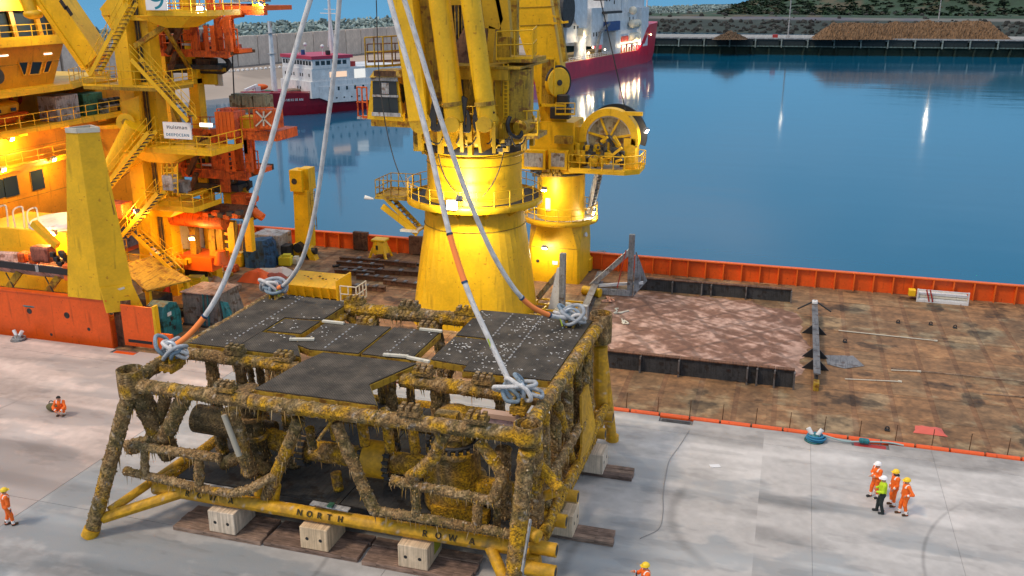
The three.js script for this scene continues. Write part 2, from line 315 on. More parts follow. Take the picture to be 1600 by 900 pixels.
// far pier, fender beam and piles, right
const pierA = [-110, -372], pierB = [300, -421];
const pierP = t => [lerp(pierA[0], pierB[0], t), lerp(pierA[1], pierB[1], t)];
{
  const pier = thing('far_pier', 'long low pier with pale deck edge and dark panels across the harbour', 'pier', [20, 0, -435]);
  const A = pierP(0), B = pierP(1);
  const conc = worn(C(.42, .43, .42), .9), dk = worn(C(.018, .035, .04), .8), slime = worn(C(.02, .045, .03), .9);
  obj('deck', beam([A[0], 1.8, A[1] - 19], [B[0], 1.8, B[1] - 19], 38, .9), conc, pier);
  obj('edge_beam', beam([A[0], 2.35, A[1] + .3], [B[0], 2.35, B[1] + .3], .8, .6), M.greyL, pier);
  obj('back_wall', beam([A[0], -2.2, A[1] - 2], [B[0], -2.2, B[1] - 2], 2, 7.4), slime, pier);
  obj('lower_beam', beam([A[0], -.9, A[1] + .3], [B[0], -.9, B[1] + .3], .7, .45), worn(C(.16, .24, .22), .8), pier);
  for (let i = 0; i < 38; i++) { const p = pierP((i + .5) / 38), q = pierP((i + 1.42) / 38); obj('fender_post', box(p[0], .4, p[1] + .85, .55, 3.6, .5), worn(C(.30, .38, .36), .8), pier); obj('dark_panel', beam([p[0] + .4, .7, p[1] + .1], [q[0] - .1, .7, q[1] + .1], .3, 2.6), dk, pier); }
  for (let i = 0; i < 60; i++) { const p = pierP((i + .3) / 60); obj('pile', bar([p[0], -7, p[1] - .4 + rr(-.4, .4)], [p[0] + rr(-1, 1), -1, p[1] - .2], .6, .5, 7), slime, pier); }
  // lamp posts on the pier, lamp heads above the picture
  for (const [px, py, h, lb] of [[1231, 58, 25, 'tall pale lamp post on the far pier beside a small mound'], [1463, 42, 27, 'tall pale lamp post behind the long brown stockpile']]) {
    const b = onY(px, py === 42 ? 57 : 59, 2.25), t = thing('lamp_post', lb, 'lamp post', b, 'lamp posts on the far pier');
    obj('base', box(b[0], 2.7, b[2], 1.6, 1, 1.2), M.greyL, t); obj('pole', bar([b[0], 3, b[2]], [b[0], h, b[2]], .3, .16, 8), M.greyL, t);
    obj('lamp_head', box(b[0], h + .15, b[2] + .3, 2.6, .35, .9), M.grey, t);
    obj('lamp_lens', box(b[0], h - .08, b[2] + .5, 2.3, .1, .7), lampMat(whiteL, py === 42 ? 14 : 2), t);
    const l = new THREE.PointLight(whiteL, py === 42 ? 90 : 8, 0, 2); l.position.set(0, h - .5 - b[1], .5); l.castShadow = true; t.add(l);
  }
  // stockpiles
  const pile = (name, label, x0, x1, h, dep, seed, col) => {
    const m = obj(name, gridSheet((u, v) => {
      const p = onY(lerp(x0, x1, u), 62, 2.25), a = Math.min(u * (x1 - x0), (1 - u) * (x1 - x0)) / 34, top = Math.min(1, a) * Math.sin(Math.PI * Math.min(1, v * 1.0)) * h;
      return [p[0] + rr(-.3, .3), 2.25 + Math.max(0, top * (.75 + .5 * fbm(u * 14 + seed, v * 4))) + (top > .3 ? rr(-.4, .4) : 0), p[2] - v * dep + rr(-.3, .3)];
    }, 300, 30, () => { const k = rr(.5, 1.4); return [col[0] * k, col[1] * k, col[2] * k]; }), std(C(1, 1, 1), .95, { vertexColors: true, flatShading: true }));
    tag(m, label, 'stockpile', 'brown stockpiles on the far pier'); return m;
  };
  pile('timber_stockpile', 'long brown heap of logs stacked along the far pier', 1268, 1584, 6.6, 24, 3, [.15, .085, .04]);
  pile('gravel_mound', 'small brown mound on the far pier near the red vessel', 1112, 1166, 4.0, 14, 8, [.13, .085, .05]);
  const redbox = onY(1211, 60, 2.3); tag(obj('red_crate', rbox(redbox[0], 3.1, redbox[2], 2.2, 1.7, 1.6, .1), M.red), 'tiny red crate standing on the far pier', 'crate');
}
// shore and hill behind the pier
const hillH = (x, z) => {
  const d = -z - 590 + 8 * fbm(x * .02, z * .02, 2); if (d < 0) return -6;
  const sea = Math.min(5.5, -6 + d * .16);
  const hh = step(-70, 120, x) * 46 * step(120, 420, d + (x - 0) * .25) + step(-95, 30, x) * 12 * step(90, 220, d) + (fbm(x * .018, z * .018, 7) - .5) * 12 * step(90, 200, d) * step(-110, 0, x);
  return sea * step(-150, -60, x + d * .1 + 40) + Math.max(0, hh) - (x < -120 ? 6 : 0);
};
{
  const h = obj('hill', gridSheet((u, v) => { const x = lerp(-170, 700, u * u * .4 + u * .6), z = -582 - 620 * v; return [x, hillH(x, z), z]; }, 220, 130,
    (p) => { const d = -p[2] - 590, n = fbm(p[0] * .05, p[2] * .05, 3), f = fbm(p[0] * .3, p[2] * .3, 5, 3); if (d < 62) { const s = step(.5, .62, n) * .6; return d > 50 ? [.13 * (1 - s * .5), .13 * (1 - s * .5), .12] : [.014 + .02 * f, .024 + .025 * f, .022 + .02 * f]; } const k = .5 + f; return n > .64 ? [.065 * k, .058 * k, .032 * k] : [.020 * k, .048 * k, .024 * k]; }), std(C(1, 1, 1), .95, { vertexColors: true }));
  tag(h, 'dark green hillside above a rocky shore', null, null, 'structure');
  // shore rocks and scrub
  const rock = prep(new THREE.DodecahedronGeometry(1, 0)), N = 700, im = new THREE.InstancedMesh(rock, std(C(.5, .5, .48), .95), N), q = new THREE.Quaternion(), e = new THREE.Euler(), mt = new THREE.Matrix4();
  for (let i = 0; i < N; i++) { const x = rr(-110, 330), z = -590 - rr(2, i % 4 ? 45 : 110), s = rr(.6, 2.4); q.setFromEuler(e.set(R() * 6, R() * 6, R() * 6)); mt.compose(V(x, hillH(x, z) + .2, z), q, V(s, s * .7, s)); im.setMatrixAt(i, mt); const k = rr(.02, .075) * (R() < .08 ? 3 : 1); im.setColorAt(i, C(k, k * 1.05, k)); }
  im.name = 'shore_rocks'; add(im); tag(im, 'dark and pale rocks scattered along the far shore', null, null, 'stuff');
  const leaf = []; for (let i = 0; i < 26; i++) { const a = R() * 6.28, b = rr(-.2, 1.3), r = rr(.5, 1.1); leaf.push(new THREE.PlaneGeometry(.75, .55).rotateX(R() * 3).rotateY(R() * 6).translate(Math.cos(a) * Math.cos(b) * r, Math.sin(b) * r * .8, Math.sin(a) * Math.cos(b) * r)); }
  const lg = prep(leaf), NS = 5200, sc = new THREE.InstancedMesh(lg, std(C(1, 1, 1), .9, { side: THREE.DoubleSide }), NS);
  for (let i = 0; i < NS; i++) { const x = rr(-60, 420), z = -670 - rr(0, 420), y = hillH(x, z), s = rr(1, 3.4); q.setFromEuler(e.set(0, R() * 6, 0)); mt.compose(V(x, y - .2, z), q, V(s, s * rr(.6, 1), s)); sc.setMatrixAt(i, mt); const k = rr(.4, 1.3); sc.setColorAt(i, R() < .15 ? C(.05 * k, .05 * k, .024 * k) : C(.016 * k, .042 * k, .016 * k)); }
  sc.name = 'hillside_scrub'; add(sc); tag(sc, 'low green scrub covering the far hillside', null, null, 'stuff');
}
// ---------------------------------------------------------------- the recovered subsea frame on the quay
const growMat = std(C(1, 1, 1), .85, { vertexColors: true, map: tex(512, gray((u, v) => { const a = pfbm(u, v, 28, 91, 4), b = pfbm(u, v, 9, 93, 4); return .80 + .75 * (a - .5) + .45 * (b - .5); }), 1 / 1.6), bumpMap: tex(512, gray((u, v) => .5 + 1.2 * (pfbm(u, v, 28, 91, 4) - .5)), 1 / 1.6, false), bumpScale: .06 });
const paintedTube = std(C(1, 1, 1), .6, { vertexColors: true, map: tex(256, gray((u, v) => .90 + .3 * (pfbm(u, v, 14, 95, 4) - .5)), 1 / 2), bumpMap: grainTex, bumpScale: .012 });
const skin = g => g < .3 ? paintedTube : growMat;
const growSpots = [];   // skin points that carry strands or barnacles: [x, y, z, downward facing]
const gcol = { paint: [.76, .40, .005], ochre: [.50, .26, .025], brown: [.36, .205, .07], olive: [.22, .155, .045], tan: [.62, .42, .21], white: [.66, .6, .53] };
function growColor(x, y, z, g) {
  const a = fbm(x * .9 + 3, y * .9, z * .9 + 7, 3), b = fbm(x * 3.1, y * 3.1 + 5, z * 3.1, 3), c = vn(x * 9, y * 9, z * 9), mix = (p, q, t) => [0, 1, 2].map(i => lerp(p[i], q[i], t));
  g *= .72 + .5 * fbm(x * .45 + 11, y * .45, z * .45, 2); let k = mix(gcol.paint, gcol.ochre, step(.35, .6, b) * .5);
  const cover = step(.66 - g * .40, .80 - g * .40, .55 * a + .45 * b);
  let gr = mix(gcol.brown, gcol.olive, step(.42, .62, fbm(x * 1.4, y * 1.4, z * 1.4 + 30, 3))); gr = mix(gr, gcol.tan, Math.min(1, step(.5, .75, c) * .55 + (g >= 1 ? .35 : 0)));
  k = mix(k, gr, cover); if (hsh(Math.floor(x * 11), Math.floor(y * 11), Math.floor(z * 11)) > .975) k = mix(k, gcol.white, .6);
  const v = .8 + .4 * c; return [k[0] * v, k[1] * v, k[2] * v];
}
// tube along a path with crusty displaced skin and per-vertex paint / growth colour
function growTube(path, r, g = .7, o = {}) {
  const pts = path.map(p => V(p)), crv = pts.length > 2 ? new THREE.CatmullRomCurve3(pts, false, 'catmullrom', .15) : new THREE.LineCurve3(pts[0], pts[1]);
  const L = crv.getLength(), n = Math.max(3, Math.ceil(L / .11)), m = o.m || (r > .4 ? 20 : 13), pos = [], col = [], idx = [], r2 = o.r2 || r;
  const fr = pts.length > 2 ? crv.computeFrenetFrames(n, false) : null; let nx, bx;
  if (!fr) { const t = pts[1].clone().sub(pts[0]).normalize(); nx = new THREE.Vector3().crossVectors(t, Math.abs(t.y) > .95 ? V(1, 0, 0) : V(0, 1, 0)).normalize(); bx = new THREE.Vector3().crossVectors(t, nx); }
  for (let i = 0; i <= n; i++) {
    const p = crv.getPointAt(i / n), N = fr ? fr.normals[i] : nx, B = fr ? fr.binormals[i] : bx, rad = lerp(r, r2, i / n);
    for (let j = 0; j <= m; j++) {
      const a = (j % m) / m * 6.28318, dx = N.x * Math.cos(a) + B.x * Math.sin(a), dy = N.y * Math.cos(a) + B.y * Math.sin(a), dz = N.z * Math.cos(a) + B.z * Math.sin(a);
      const q = [p.x + dx * rad, p.y + dy * rad, p.z + dz * rad], d = g * (.16 * (vn(q[0] * 4, q[1] * 4, q[2] * 4) - .35) + .10 * (vn(q[0] * 11, q[1] * 11, q[2] * 11) - .4)) * Math.min(.75, .28 + r * .8);
      pos.push(p.x + dx * (rad + d), p.y + dy * (rad + d), p.z + dz * (rad + d)); if (g > .25 && j < m && R() < g * .34) growSpots.push([p.x + dx * (rad + d), p.y + dy * (rad + d), p.z + dz * (rad + d), dy]); { const c = growColor(...q, g), kk = o.k || 1; col.push(c[0] * kk, c[1] * kk, c[2] * kk); }
    }
  }
  for (let i = 0; i < n; i++) for (let j = 0; j < m; j++) { const a = i * (m + 1) + j, b = a + m + 1; idx.push(a, b, a + 1, b, b + 1, a + 1); }
  if (!o.open) for (const [row, s] of [[0, 1], [n, -1]]) { const c = crv.getPointAt(row / n), k = pos.length / 3; pos.push(c.x, c.y, c.z); col.push(...growColor(c.x, c.y, c.z, g)); for (let j = 0; j < m; j++) { const a = row * (m + 1) + j; s > 0 ? idx.push(k, a, a + 1) : idx.push(k, a + 1, a); } }
  const geo = new THREE.BufferGeometry(); geo.setAttribute('position', new THREE.Float32BufferAttribute(pos, 3)); geo.setAttribute('color', new THREE.Float32BufferAttribute(col, 3)); geo.setIndex(idx); geo.computeVertexNormals(); return geo;
}
function tint(g, gr, kk = 1) { const q = g.index ? g.toNonIndexed() : g, p = q.attributes.position, c = []; for (let i = 0; i < p.count; i++) c.push(...growColor(p.getX(i), p.getY(i), p.getZ(i), gr).map(v => v * kk)); q.setAttribute('color', new THREE.Float32BufferAttribute(c, 3)); return q; }
const FR = thing('subsea_frame', 'huge tubular yellow subsea frame crusted with brown marine growth, set on blocks', 'frame', [-16.8, 0, 11]);
{
  const G = (name, path, r, g, o = {}) => obj(name, growTube(path, r * .86, g, { ...o, r2: o.r2 && o.r2 * .86 }), skin(g), FR);
  const TY = 6.72;
  const FLc = [-25.05, 17.15], FRc = [-8.2, 17.0], BRc = [-7.95, 5.0], BLc = [-25.2, 5.9];
  // corner sleeves (open pile guides)
  for (const [x, z, y0, y1, r] of [[...FLc, 6.15, 7.3, .53], [...FRc, 6.4, 7.12, .53], [...BRc, 5.9, 7.35, .53]]) {
    const s = obj('pile_sleeve', tint(lathe([[r - .07, y0], [r, y0], [r + .01, lerp(y0, y1, .3)], [r + .01, lerp(y0, y1, .6)], [r, y1 - .1], [r, y1], [r - .07, y1], [r - .07, y1 - .4], [r - .07, y0]], x, z, 40), .85), growMat, FR);
    obj('sleeve_floor', cyl(x, y0 + .3, y0 + .34, z, r - .08, r - .08, 20), M.dark, s);
  }
  // legs
  G('leg', [[-25.15, 6.2, 17.25], [-26.85, .32, 18.5]], .36, .75, { r2: .33 });
  obj('foot', tint(bar([-26.85, .36, 18.5], [-27.0, 0, 18.6], .34, .34, 16), 0), paintedTube, FR);
  G('leg', [[-8.2, 6.1, 17.1], [-8.45, .3, 18.45]], .37, .7, { r2: .34 }); obj('foot', tint(bar([-8.45, .32, 18.45], [-8.46, 0, 18.5], .35, .35, 16), 0), paintedTube, FR);
  G('corner_column', [[-24.95, 6.2, 16.9], [-24.5, 2.9, 16.0]], .5, .9, { k: .65 });
  G('corner_column', [[-8.15, 6.1, 16.7], [-8.3, 1.3, 15.9]], .5, .8);
  G('corner_column', [[-7.95, 5.7, 5.0], [-7.9, 1.5, 4.6]], .42, .25); G('leg', [[-7.9, 5.5, 4.95], [-7.5, .25, 3.6]], .32, .25);
  G('corner_column', [[-25.2, 6.4, 6.0], [-25.0, 1.5, 5.6]], .45, .9); G('leg', [[-25.2, 6.2, 5.9], [-26.6, .25, 4.6]], .33, .6);
  for (const p of [[-7.45, 3.55], [-26.65, 4.55]]) obj('foot', tint(cyl(p[0], 0, .3, p[1], .33, .33, 14), 0), paintedTube, FR);
  // top chords
  G('top_beam', [[-24.9, TY - .1, 17.2], [-19.4, TY - .06, 17.3]], .33, .85); G('top_beam', [[-19.4, TY - .06, 17.3], [-14, TY - .06, 17.28]], .34, .62); G('top_beam', [[-14, TY - .06, 17.28], [-8.4, TY - .1, 17.05]], .33, .72);
  G('top_beam', [[-8.25, TY + .1, 16.8], [-8.0, TY + .1, 5.2]], .33, .68); G('top_beam', [[-25.1, TY, 16.9], [-25.2, TY, 6.0]], .33, .9);
  G('top_beam', [[-25.2, TY - .1, 5.9], [-8, TY - .1, 5.7]], .3, .8);
  G('cross_beam', [[-20.6, TY + .12, 6.5], [-13.6, TY + .12, 6.4]], .38, .8);
  G('cross_beam', [[-24.9, TY, 13.75], [-20, TY, 13.8], [-19.2, TY - .02, 13.9], [-18.8, TY - .35, 14.2]], .31, .8);
  G('cross_beam', [[-14.6, TY - .1, 13.6], [-8.3, TY - .1, 13.7]], .34, .85);
  for (const [x, z0, z1, g] of [[-20.55, 6.5, 12.4, .3], [-13.95, 6.4, 12.4, .3], [-17.05, 9, 12.2, .4], [-19, 13.9, 17, .6]]) G('cross_beam', [[x, TY - .18, z0], [x, TY - .18, z1]], .22, g);
  // grey saddles on the beams
  const saddle = (x, y, z, s = 1) => { const m = obj('saddle_clamp', tint(box(x, y, z, 1.0 * s, .18, .5), .8), growMat, FR); for (const k of [-.32, 0, .32]) obj('clamp_bolt', tint(mergeGeometries([box(x + k * s, y + .16, z - .12, .16, .26, .2), box(x + k * s, y + .16, z + .14, .16, .22, .2)]), .8), growMat, m); };
  for (const [x, z] of [[-20.1, 6.45], [-17.2, 6.42], [-14.3, 6.4]]) saddle(x, TY + .52, z);
  for (const [x, z] of [[-18.4, 8.8], [-15.4, 8.6], [-22.3, 13.75], [-19.9, 13.8], [-13.6, 13.6], [-11.0, 13.7], [-20.5, 17.3], [-12.7, 17.25], [-10.1, 17.15]]) saddle(x, TY + .36, z, .85);
  // roof panels: dark perforated sheet in yellow edge frames
  const shell = [];
  const panel = (poly, y = 7.06, name = 'roof_panel') => {
    const p = obj(name, slab(poly, y - .05, y), M.roof || (M.roof = std(C(.150, .122, .090), .9, { map: tex(512, (u, v) => { const a = pfbm(u, v, 6, 401), dots = (Math.sin(u * 150.8) * Math.sin(v * 150.8) > .25 ? .6 : 1), s = step(.8, .84, pfbm(u, v, 36, 411, 3)); const k = (.72 + .6 * (a - .5)) * dots; return [lerp(k, 1, s), lerp(k, 1, s), lerp(k, .97, s)]; }, 1 / 3), bumpMap: grainTex, bumpScale: .02 })), FR);
    const n = poly.length, e = []; for (let i = 0; i < n; i++) { const a = poly[i], b = poly[(i + 1) % n]; e.push(beam([a[0], y - .2, a[1]], [b[0], y - .2, b[1]], .09, .27)); }
    obj('edge_frame', e, M.ochre, p); shell.push(poly); return p;
  };
  panel([[-25.0, 5.95], [-20.6, 6.15], [-20.65, 8.9], [-22.55, 9.1], [-22.6, 13.35], [-24.9, 13.35]]); panel([[-22.5, 9.15], [-20.75, 8.98], [-20.8, 10.7], [-22.1, 10.8], [-22.5, 10.8]], 7.0); panel([[-22.56, 11.2], [-20.8, 11.2], [-19.4, 13.35], [-22.56, 13.35]], 7.05);
  panel([[-20.3, 9.1], [-17.12, 8.9], [-17.14, 12.35], [-19.4, 12.5], [-20.3, 12.1]]);
  panel([[-16.95, 8.9], [-14.7, 8.85], [-14.7, 12.35], [-16.95, 12.35]]);
  panel([[-13.85, 5.4], [-8.3, 5.3], [-8.42, 12.85], [-12.15, 12.85], [-12.2, 9.0], [-13.85, 9.0]]); panel([[-13.9, 9.05], [-12.24, 9.05], [-12.24, 12.1], [-13.95, 11.9]], 6.98);
  panel([[-19.35, 17.0], [-18.95, 13.9], [-18.6, 12.75], [-14.25, 12.75], [-15.25, 15.3], [-14.15, 17.0]], 7.08);
  // pale lifting hooks along panel joints
  for (const [x, z, r] of [[-19.9, 9.25, 0], [-15.1, 8.95, 0], [-20.2, 11.7, .3], [-15.4, 12.3, .1], [-14.3, 12.45, -.2]]) obj('lifting_hook', box(x, 7.13, z, 1.1, .09, .16, r), M.cream, FR);
  // pale specks of shell on the roof
  { const sp = prep(new THREE.DodecahedronGeometry(.02, 0)), N = 380, im = new THREE.InstancedMesh(sp, std(C(.72, .70, .66), .9), N), mt = new THREE.Matrix4(); const inside = (p, x, z) => { let r = false; for (let i = 0, j = p.length - 1; i < p.length; j = i++) if ((p[i][1] > z) !== (p[j][1] > z) && x < (p[j][0] - p[i][0]) * (z - p[i][1]) / (p[j][1] - p[i][1]) + p[i][0]) r = !r; return r; }; let i = 0; while (i < N) { const right = R() < .6, x = right ? rr(-13.7, -8.5) : rr(-24.8, -14), z = rr(5.6, 13); if (!shell.slice(0, 7).some(p => inside(p, x, z)) || fbm(x * .8, z * .8, 4, 3) < rr(.38, .6)) continue; const s = rr(.5, 1.7); mt.makeScale(s * 1.6, s * .5, s).setPosition(x + 16.8, 7.075, z - 11); im.setMatrixAt(i++, mt); } im.name = 'shell_specks'; add(im, FR); im.userData.kind = 'stuff'; const fx = []; for (const [x, z0, z1] of [[-23.2, 6.2, 13.2], [-10.7, 5.6, 12.7], [-12.18, 5.6, 9], [-18.8, 9.1, 12.3], [-15.9, 9, 12.2]]) for (let z = z0; z < z1; z += .34) fx.push(box(x, 7.075, z, .07, .03, .12)); for (const z of [8.4, 10.9]) for (let x = -13; x < -8.6; x += .5) fx.push(box(x, 7.075, z, .1, .03, .05)); tag(obj('panel_fixings', fx, M.greyL, FR), null, null, null, 'stuff'); }
  // front face: low beam, rails, braces
  const ly = 1.56, lz = 16.25;
  G('bottom_beam', [[-25.0, ly, lz + .35], [-8.2, ly, lz + .3]], .34, .12); G('bottom_beam', [[-8.0, ly, 16.3], [-7.9, ly, 4.8]], .3, .3); G('bottom_beam', [[-25, ly, 16.1], [-25, ly, 5.5]], .3, .3); G('bottom_beam', [[-25, ly, 5.6], [-8, ly, 5.4]], .3, .3);
  G('foot_brace', [[-26.5, .75, 18.25], [-23.6, 1.56, 16.65]], .27, .1); G('foot_brace', [[-26.3, 1.0, 18.0], [-24.9, 1.9, 14.6]], .22, .1); G('foot_brace', [[-8.5, .7, 18.2], [-9.9, 1.5, 16.5]], .27, .05);
  const z17 = 17.0, Zp = (px, py, z = z17) => onZ(px, py, z);
  G('bumper_rail', [Zp(196, 694), Zp(345, 716)], .21, 1); G('bumper_rail', [Zp(196, 736), Zp(350, 770), Zp(385, 766), Zp(432, 742, 16.7)], .2, 1);
  G('bumper_post', [Zp(226, 700), Zp(226, 742)], .2, 1); G('bumper_post', [Zp(311, 712), Zp(311, 762)], .21, 1);
  G('bumper_rail', [Zp(612, 750), Zp(782, 786)], .21, 1); G('bumper_rail', [Zp(586, 798), Zp(640, 806), Zp(806, 836)], .2, 1);
  G('bumper_post', [Zp(651, 760), Zp(650, 806)], .2, 1); G('bumper_post', [Zp(746, 780), Zp(745, 826)], .2, 1); G('bumper_post', [Zp(778, 786, 16.4), Zp(776, 828, 16.4)], .15, .9);
  G('front_brace', [Zp(468, 655), Zp(416, 778, 16.4)], .28, .8); G('front_brace', [Zp(524, 660), Zp(582, 792), Zp(592, 800)], .27, .85);
  G('front_brace', [Zp(694, 676), Zp(678, 715, 16.9), Zp(640, 748)], .28, .85); G('front_brace', [Zp(748, 690), Zp(786, 742), Zp(770, 782)], .25, .7);
  G('front_brace', [Zp(290, 616), Zp(258, 680, 16.6), Zp(205, 700, 16.2)], .36, .95); G('front_brace', [Zp(262, 612, 16.6), Zp(236, 690, 16)], .28, .95); G('front_brace', [Zp(360, 640), Zp(392, 740, 16.4)], .36, 1);
  obj('bare_pipe', tint(bar(Zp(350, 648, 17.35), Zp(374, 712, 17.35), .12, .12, 8), 0), std(C(.42, .38, .30), .8), FR);
  G('growth_arm', [Zp(520, 655, 17.2), Zp(497, 688, 17.2)], .07, .3);
  for (const [px, py] of [[408, 760], [432, 770]]) G('stub_post', [Zp(px, py - 12, 16.3), Zp(px - 4, py + 14, 16.3)], .24, .05);
  // lower deck
  for (const [x0, x1] of [[-24.4, -20.5], [-20.45, -16.6], [-16.55, -12.7], [-12.65, -9]]) obj('floor_grating', span(x0, x1, 1.72, 1.78, 6.2, 15.9), M.grating, FR);
  // inner columns between roof and lower deck
  for (const [px, py0, py1, z, g, r] of [[330, 566, 690, 13.4, 1, .3], [374, 572, 640, 13.0, 1, .28], [388, 566, 606, 11, .9, .16], [404, 574, 612, 11.5, .8, .2], [442, 580, 610, 13.6, 1, .32], [610, 606, 700, 13.0, 1, .27], [680, 600, 700, 13.4, .9, .25], [640, 600, 690, 11, .9, .2]]) { const a = onZ(px, py0, z); G('inner_column', [[a[0], 6.5, z], [a[0] + (py1 > 650 ? .1 : .2), 1.8, z]], r, g); }
  for (const x of [-19.2, -15.8, -12.9]) G('inner_column', [[x, 6.6, 6.4], [x + .3, 1.8, 6.2]], .28, .95);
  for (const [a, b] of [[[-20.4, 6.5, 6.5], [-18.2, 2, 6.6]], [[-16, 2, 6.4], [-14.2, 6.5, 6.4]]]) G('back_brace', [a, b], .26, .9);
  // process pipe, valves
  const pipeY = 3.35, pz = 14.6;
  obj('valve_body', tint(mergeGeometries([bar([-24.2, 3.9, 14.3], [-22.2, 3.85, 14.3], .64, .62, 22), bar([-22.25, 3.85, 14.3], [-22.0, 3.85, 14.3], .74, .74, 22), bar([-22, 3.85, 14.3], [-20.4, 3.75, 14.3], .48, .48, 20)].map(g => g.toNonIndexed())), .98, .5), growMat, FR);
  G('process_pipe', [[-21, 3.7, 14.6], [-18.6, pipeY, pz], [-12.4, pipeY, pz]], .52, .42);
  const flange = (x, r, w, dark, y = pipeY) => { const f = obj('flange', tint(bar([x - w / 2, y, pz], [x + w / 2, y, pz], r, r, 28), dark ? .9 : .1), dark ? growMat : paintedTube, FR); if (dark) for (let i = 0; i < 16; i++) { const a = i / 16 * 6.283; obj('flange_bolt', box(x, y + Math.cos(a) * r, pz + Math.sin(a) * r, w * 1.3, .13, .13), M.dark, f); } };
  flange(-18.7, .66, .3, true); flange(-15.35, .78, 1.0, false); flange(-14.75, .72, .22, true); flange(-15.95, .7, .12, true);
  G('left_valve_stack', [[-20.9, 6.2, 15.4], [-20.7, 4.3, 15.3], [-20.6, 2.2, 15.0]], .62, .98, { k: .55, r2: .4 }); for (const [y, r] of [[5.7, .8], [4.9, .72], [4.0, .7]]) obj('stack_flange', tint(cyl(-20.78, y, y + .16, 15.32, r, r, 22), .95), growMat, FR); G('valve_arm', [[-22.2, 2.6, 15.6], [-21, 3.2, 15.5], [-20.2, 2.4, 15.3]], .3, 1);
  // big christmas-tree style valve at the right
  { const x = -12.0, z = 14.4;
    const b = obj('valve_tower', tint(lathe([[0, 1.8], [1.25, 1.8], [1.3, 2.0], [1.3, 3.0], [1.05, 3.2], [1.02, 4.25], [1.18, 4.25], [1.18, 4.5], [.78, 4.55], [.74, 4.95], [.88, 4.98], [.86, 5.15], [.62, 5.35], [.58, 6.0], [0, 6.1]], x, z, 36), .55), growMat, FR);
    for (let i = 0; i < 22; i++) { const a = i / 22 * 6.283; obj('flange_bolt', box(x + Math.cos(a) * 1.1, 4.5, z + Math.sin(a) * 1.1, .12, .34, .12), M.dark, b); }
    obj('gasket_ring', ring(x, 4.62, z, .86, .1, 30, 6), M.dark, b); obj('cap_block', tint(box(x - .1, 5.75, z + .55, .9, .7, .5), .8), growMat, b);
    G('valve_side_pipe', [[x + 1, 2.7, z + .2], [x + 2.6, 2.7, z + .3]], .62, .4); obj('control_box', tint(rbox(x + .6, 2.05, 15.5, 2.4, .5, .5, .05), .3), growMat, FR);
    G('hanging_growth', [[-9.6, 5.2, 15.6], [-9.6, 2.2, 15.5]], .35, 1.1); }
  // manifold pipes behind the front beam
  for (const [x, h] of [[-16.9, 5.5], [-15.6, 5.4], [-14.5, 5.3], [-13.4, 5.4]]) G('manifold_pipe', [[x, 6.2, 15.6], [x + .1, h - 1.0, 15.4]], .24, .35);
  G('manifold_header', [[-17.6, 4.4, 13.2], [-13.4, 4.4, 13.2]], .32, .6); G('small_valve', [[-17.9, 4.9, 15.6], [-17.9, 3.9, 15.4]], .2, .8); G('small_valve', [[-17.2, 2.6, 14.9], [-17.1, 1.8, 14.9]], .26, .3);
  obj('inner_beam', tint(span(-10.6, -8.6, 6.1, 6.5, 15.0, 15.4), .1), std(C(.5, .33, .24), .7), FR); obj('inner_tray', span(-11.2, -8.6, 5.85, 6.0, 14.5, 16.2), M.ochre, FR); obj('inner_cylinder', bar([-10.1, 6.25, 15.75], [-8.6, 6.22, 15.75], .22, .22, 16), worn(C(.12, .06, .06), .5), FR);
  // right side
  for (const [z, r, g, y1] of [[15.1, .3, .8, 1.4], [13.2, .26, .85, 1.5], [11.2, .3, .8, 1.5], [9.2, .24, .85, 1.5], [7.1, .3, .7, 1.5]]) G('side_column', [[-8.15, 6.6, z], [-8.05, y1, z - .2]], r, g);
  G('side_brace', [[-7.95, 6.3, 13.5], [-7.9, 1.8, 10.5]], .24, .4); G('side_brace', [[-7.95, 6.3, 8], [-7.9, 1.8, 10.2]], .24, .6); G('side_rail', [[-7.7, 4.2, 15.5], [-7.6, 4.1, 8.4]], .2, .9); G('side_rail', [[-7.65, 2.5, 16.6], [-7.6, 2.5, 5]], .24, .35);
  obj('bent_plate', tint(loft([[[-7.75, 5.4, 10.4], [-7.7, 5.4, 9.2], [-7.6, 5.4, 9.2], [-7.65, 5.4, 10.4]], [[-7.5, 3.4, 11.2], [-7.3, 3.6, 9.4], [-7.2, 3.6, 9.4], [-7.4, 3.4, 11.2]], [[-7.75, 1.9, 11.0], [-7.6, 2.0, 10.0], [-7.5, 2, 10], [-7.65, 1.9, 11]]]), .1), paintedTube, FR);
  for (const [px, py, y] of [[903, 777, 2.35], [885, 815, 2.3], [870, 860, 2.2], [868, 895, 1.7], [958, 652, 2.2], [946, 678, 2.2]]) { const e = onY(px, py, y), s = obj('spigot', tint(bar([-8, y, e[2]], e, .27, .27, 18), .05), paintedTube, FR); obj('spigot_bore', bar([e[0] + .001, y, e[2]], [e[0] + .006, y, e[2]], .2, .2, 16), M.dark, s); }
  G('side_stub', [[-8.1, 5.2, 16.3], [-7.0, 4.5, 16.8]], .28, .3); G('side_stub', [[-8.1, 3.6, 16.2], [-7.3, 4.0, 16.1]], .22, .2); G('side_stub', [[-8.3, 2.9, 17.3], [-7.6, 2.9, 17.6]], .28, .15); G('lower_elbow', [[-8, 1.9, 17.2], [-7.9, 1.1, 17.2]], .42, .15);
  obj('grey_strip', beam(Zp(829, 812, 18.55), Zp(816, 893, 18.75), .12, .06), M.greyL, FR); obj('sling_tag', [box(...Zp(516, 791, 16.62), 1.7, .05, .3, 0, -.02), box(...Zp(516, 790.2, 16.7), .25, .07, .31)], M.greyL, FR); obj('green_tape', box(...Zp(517, 789, 16.72), .22, .08, .28), M.green, FR);
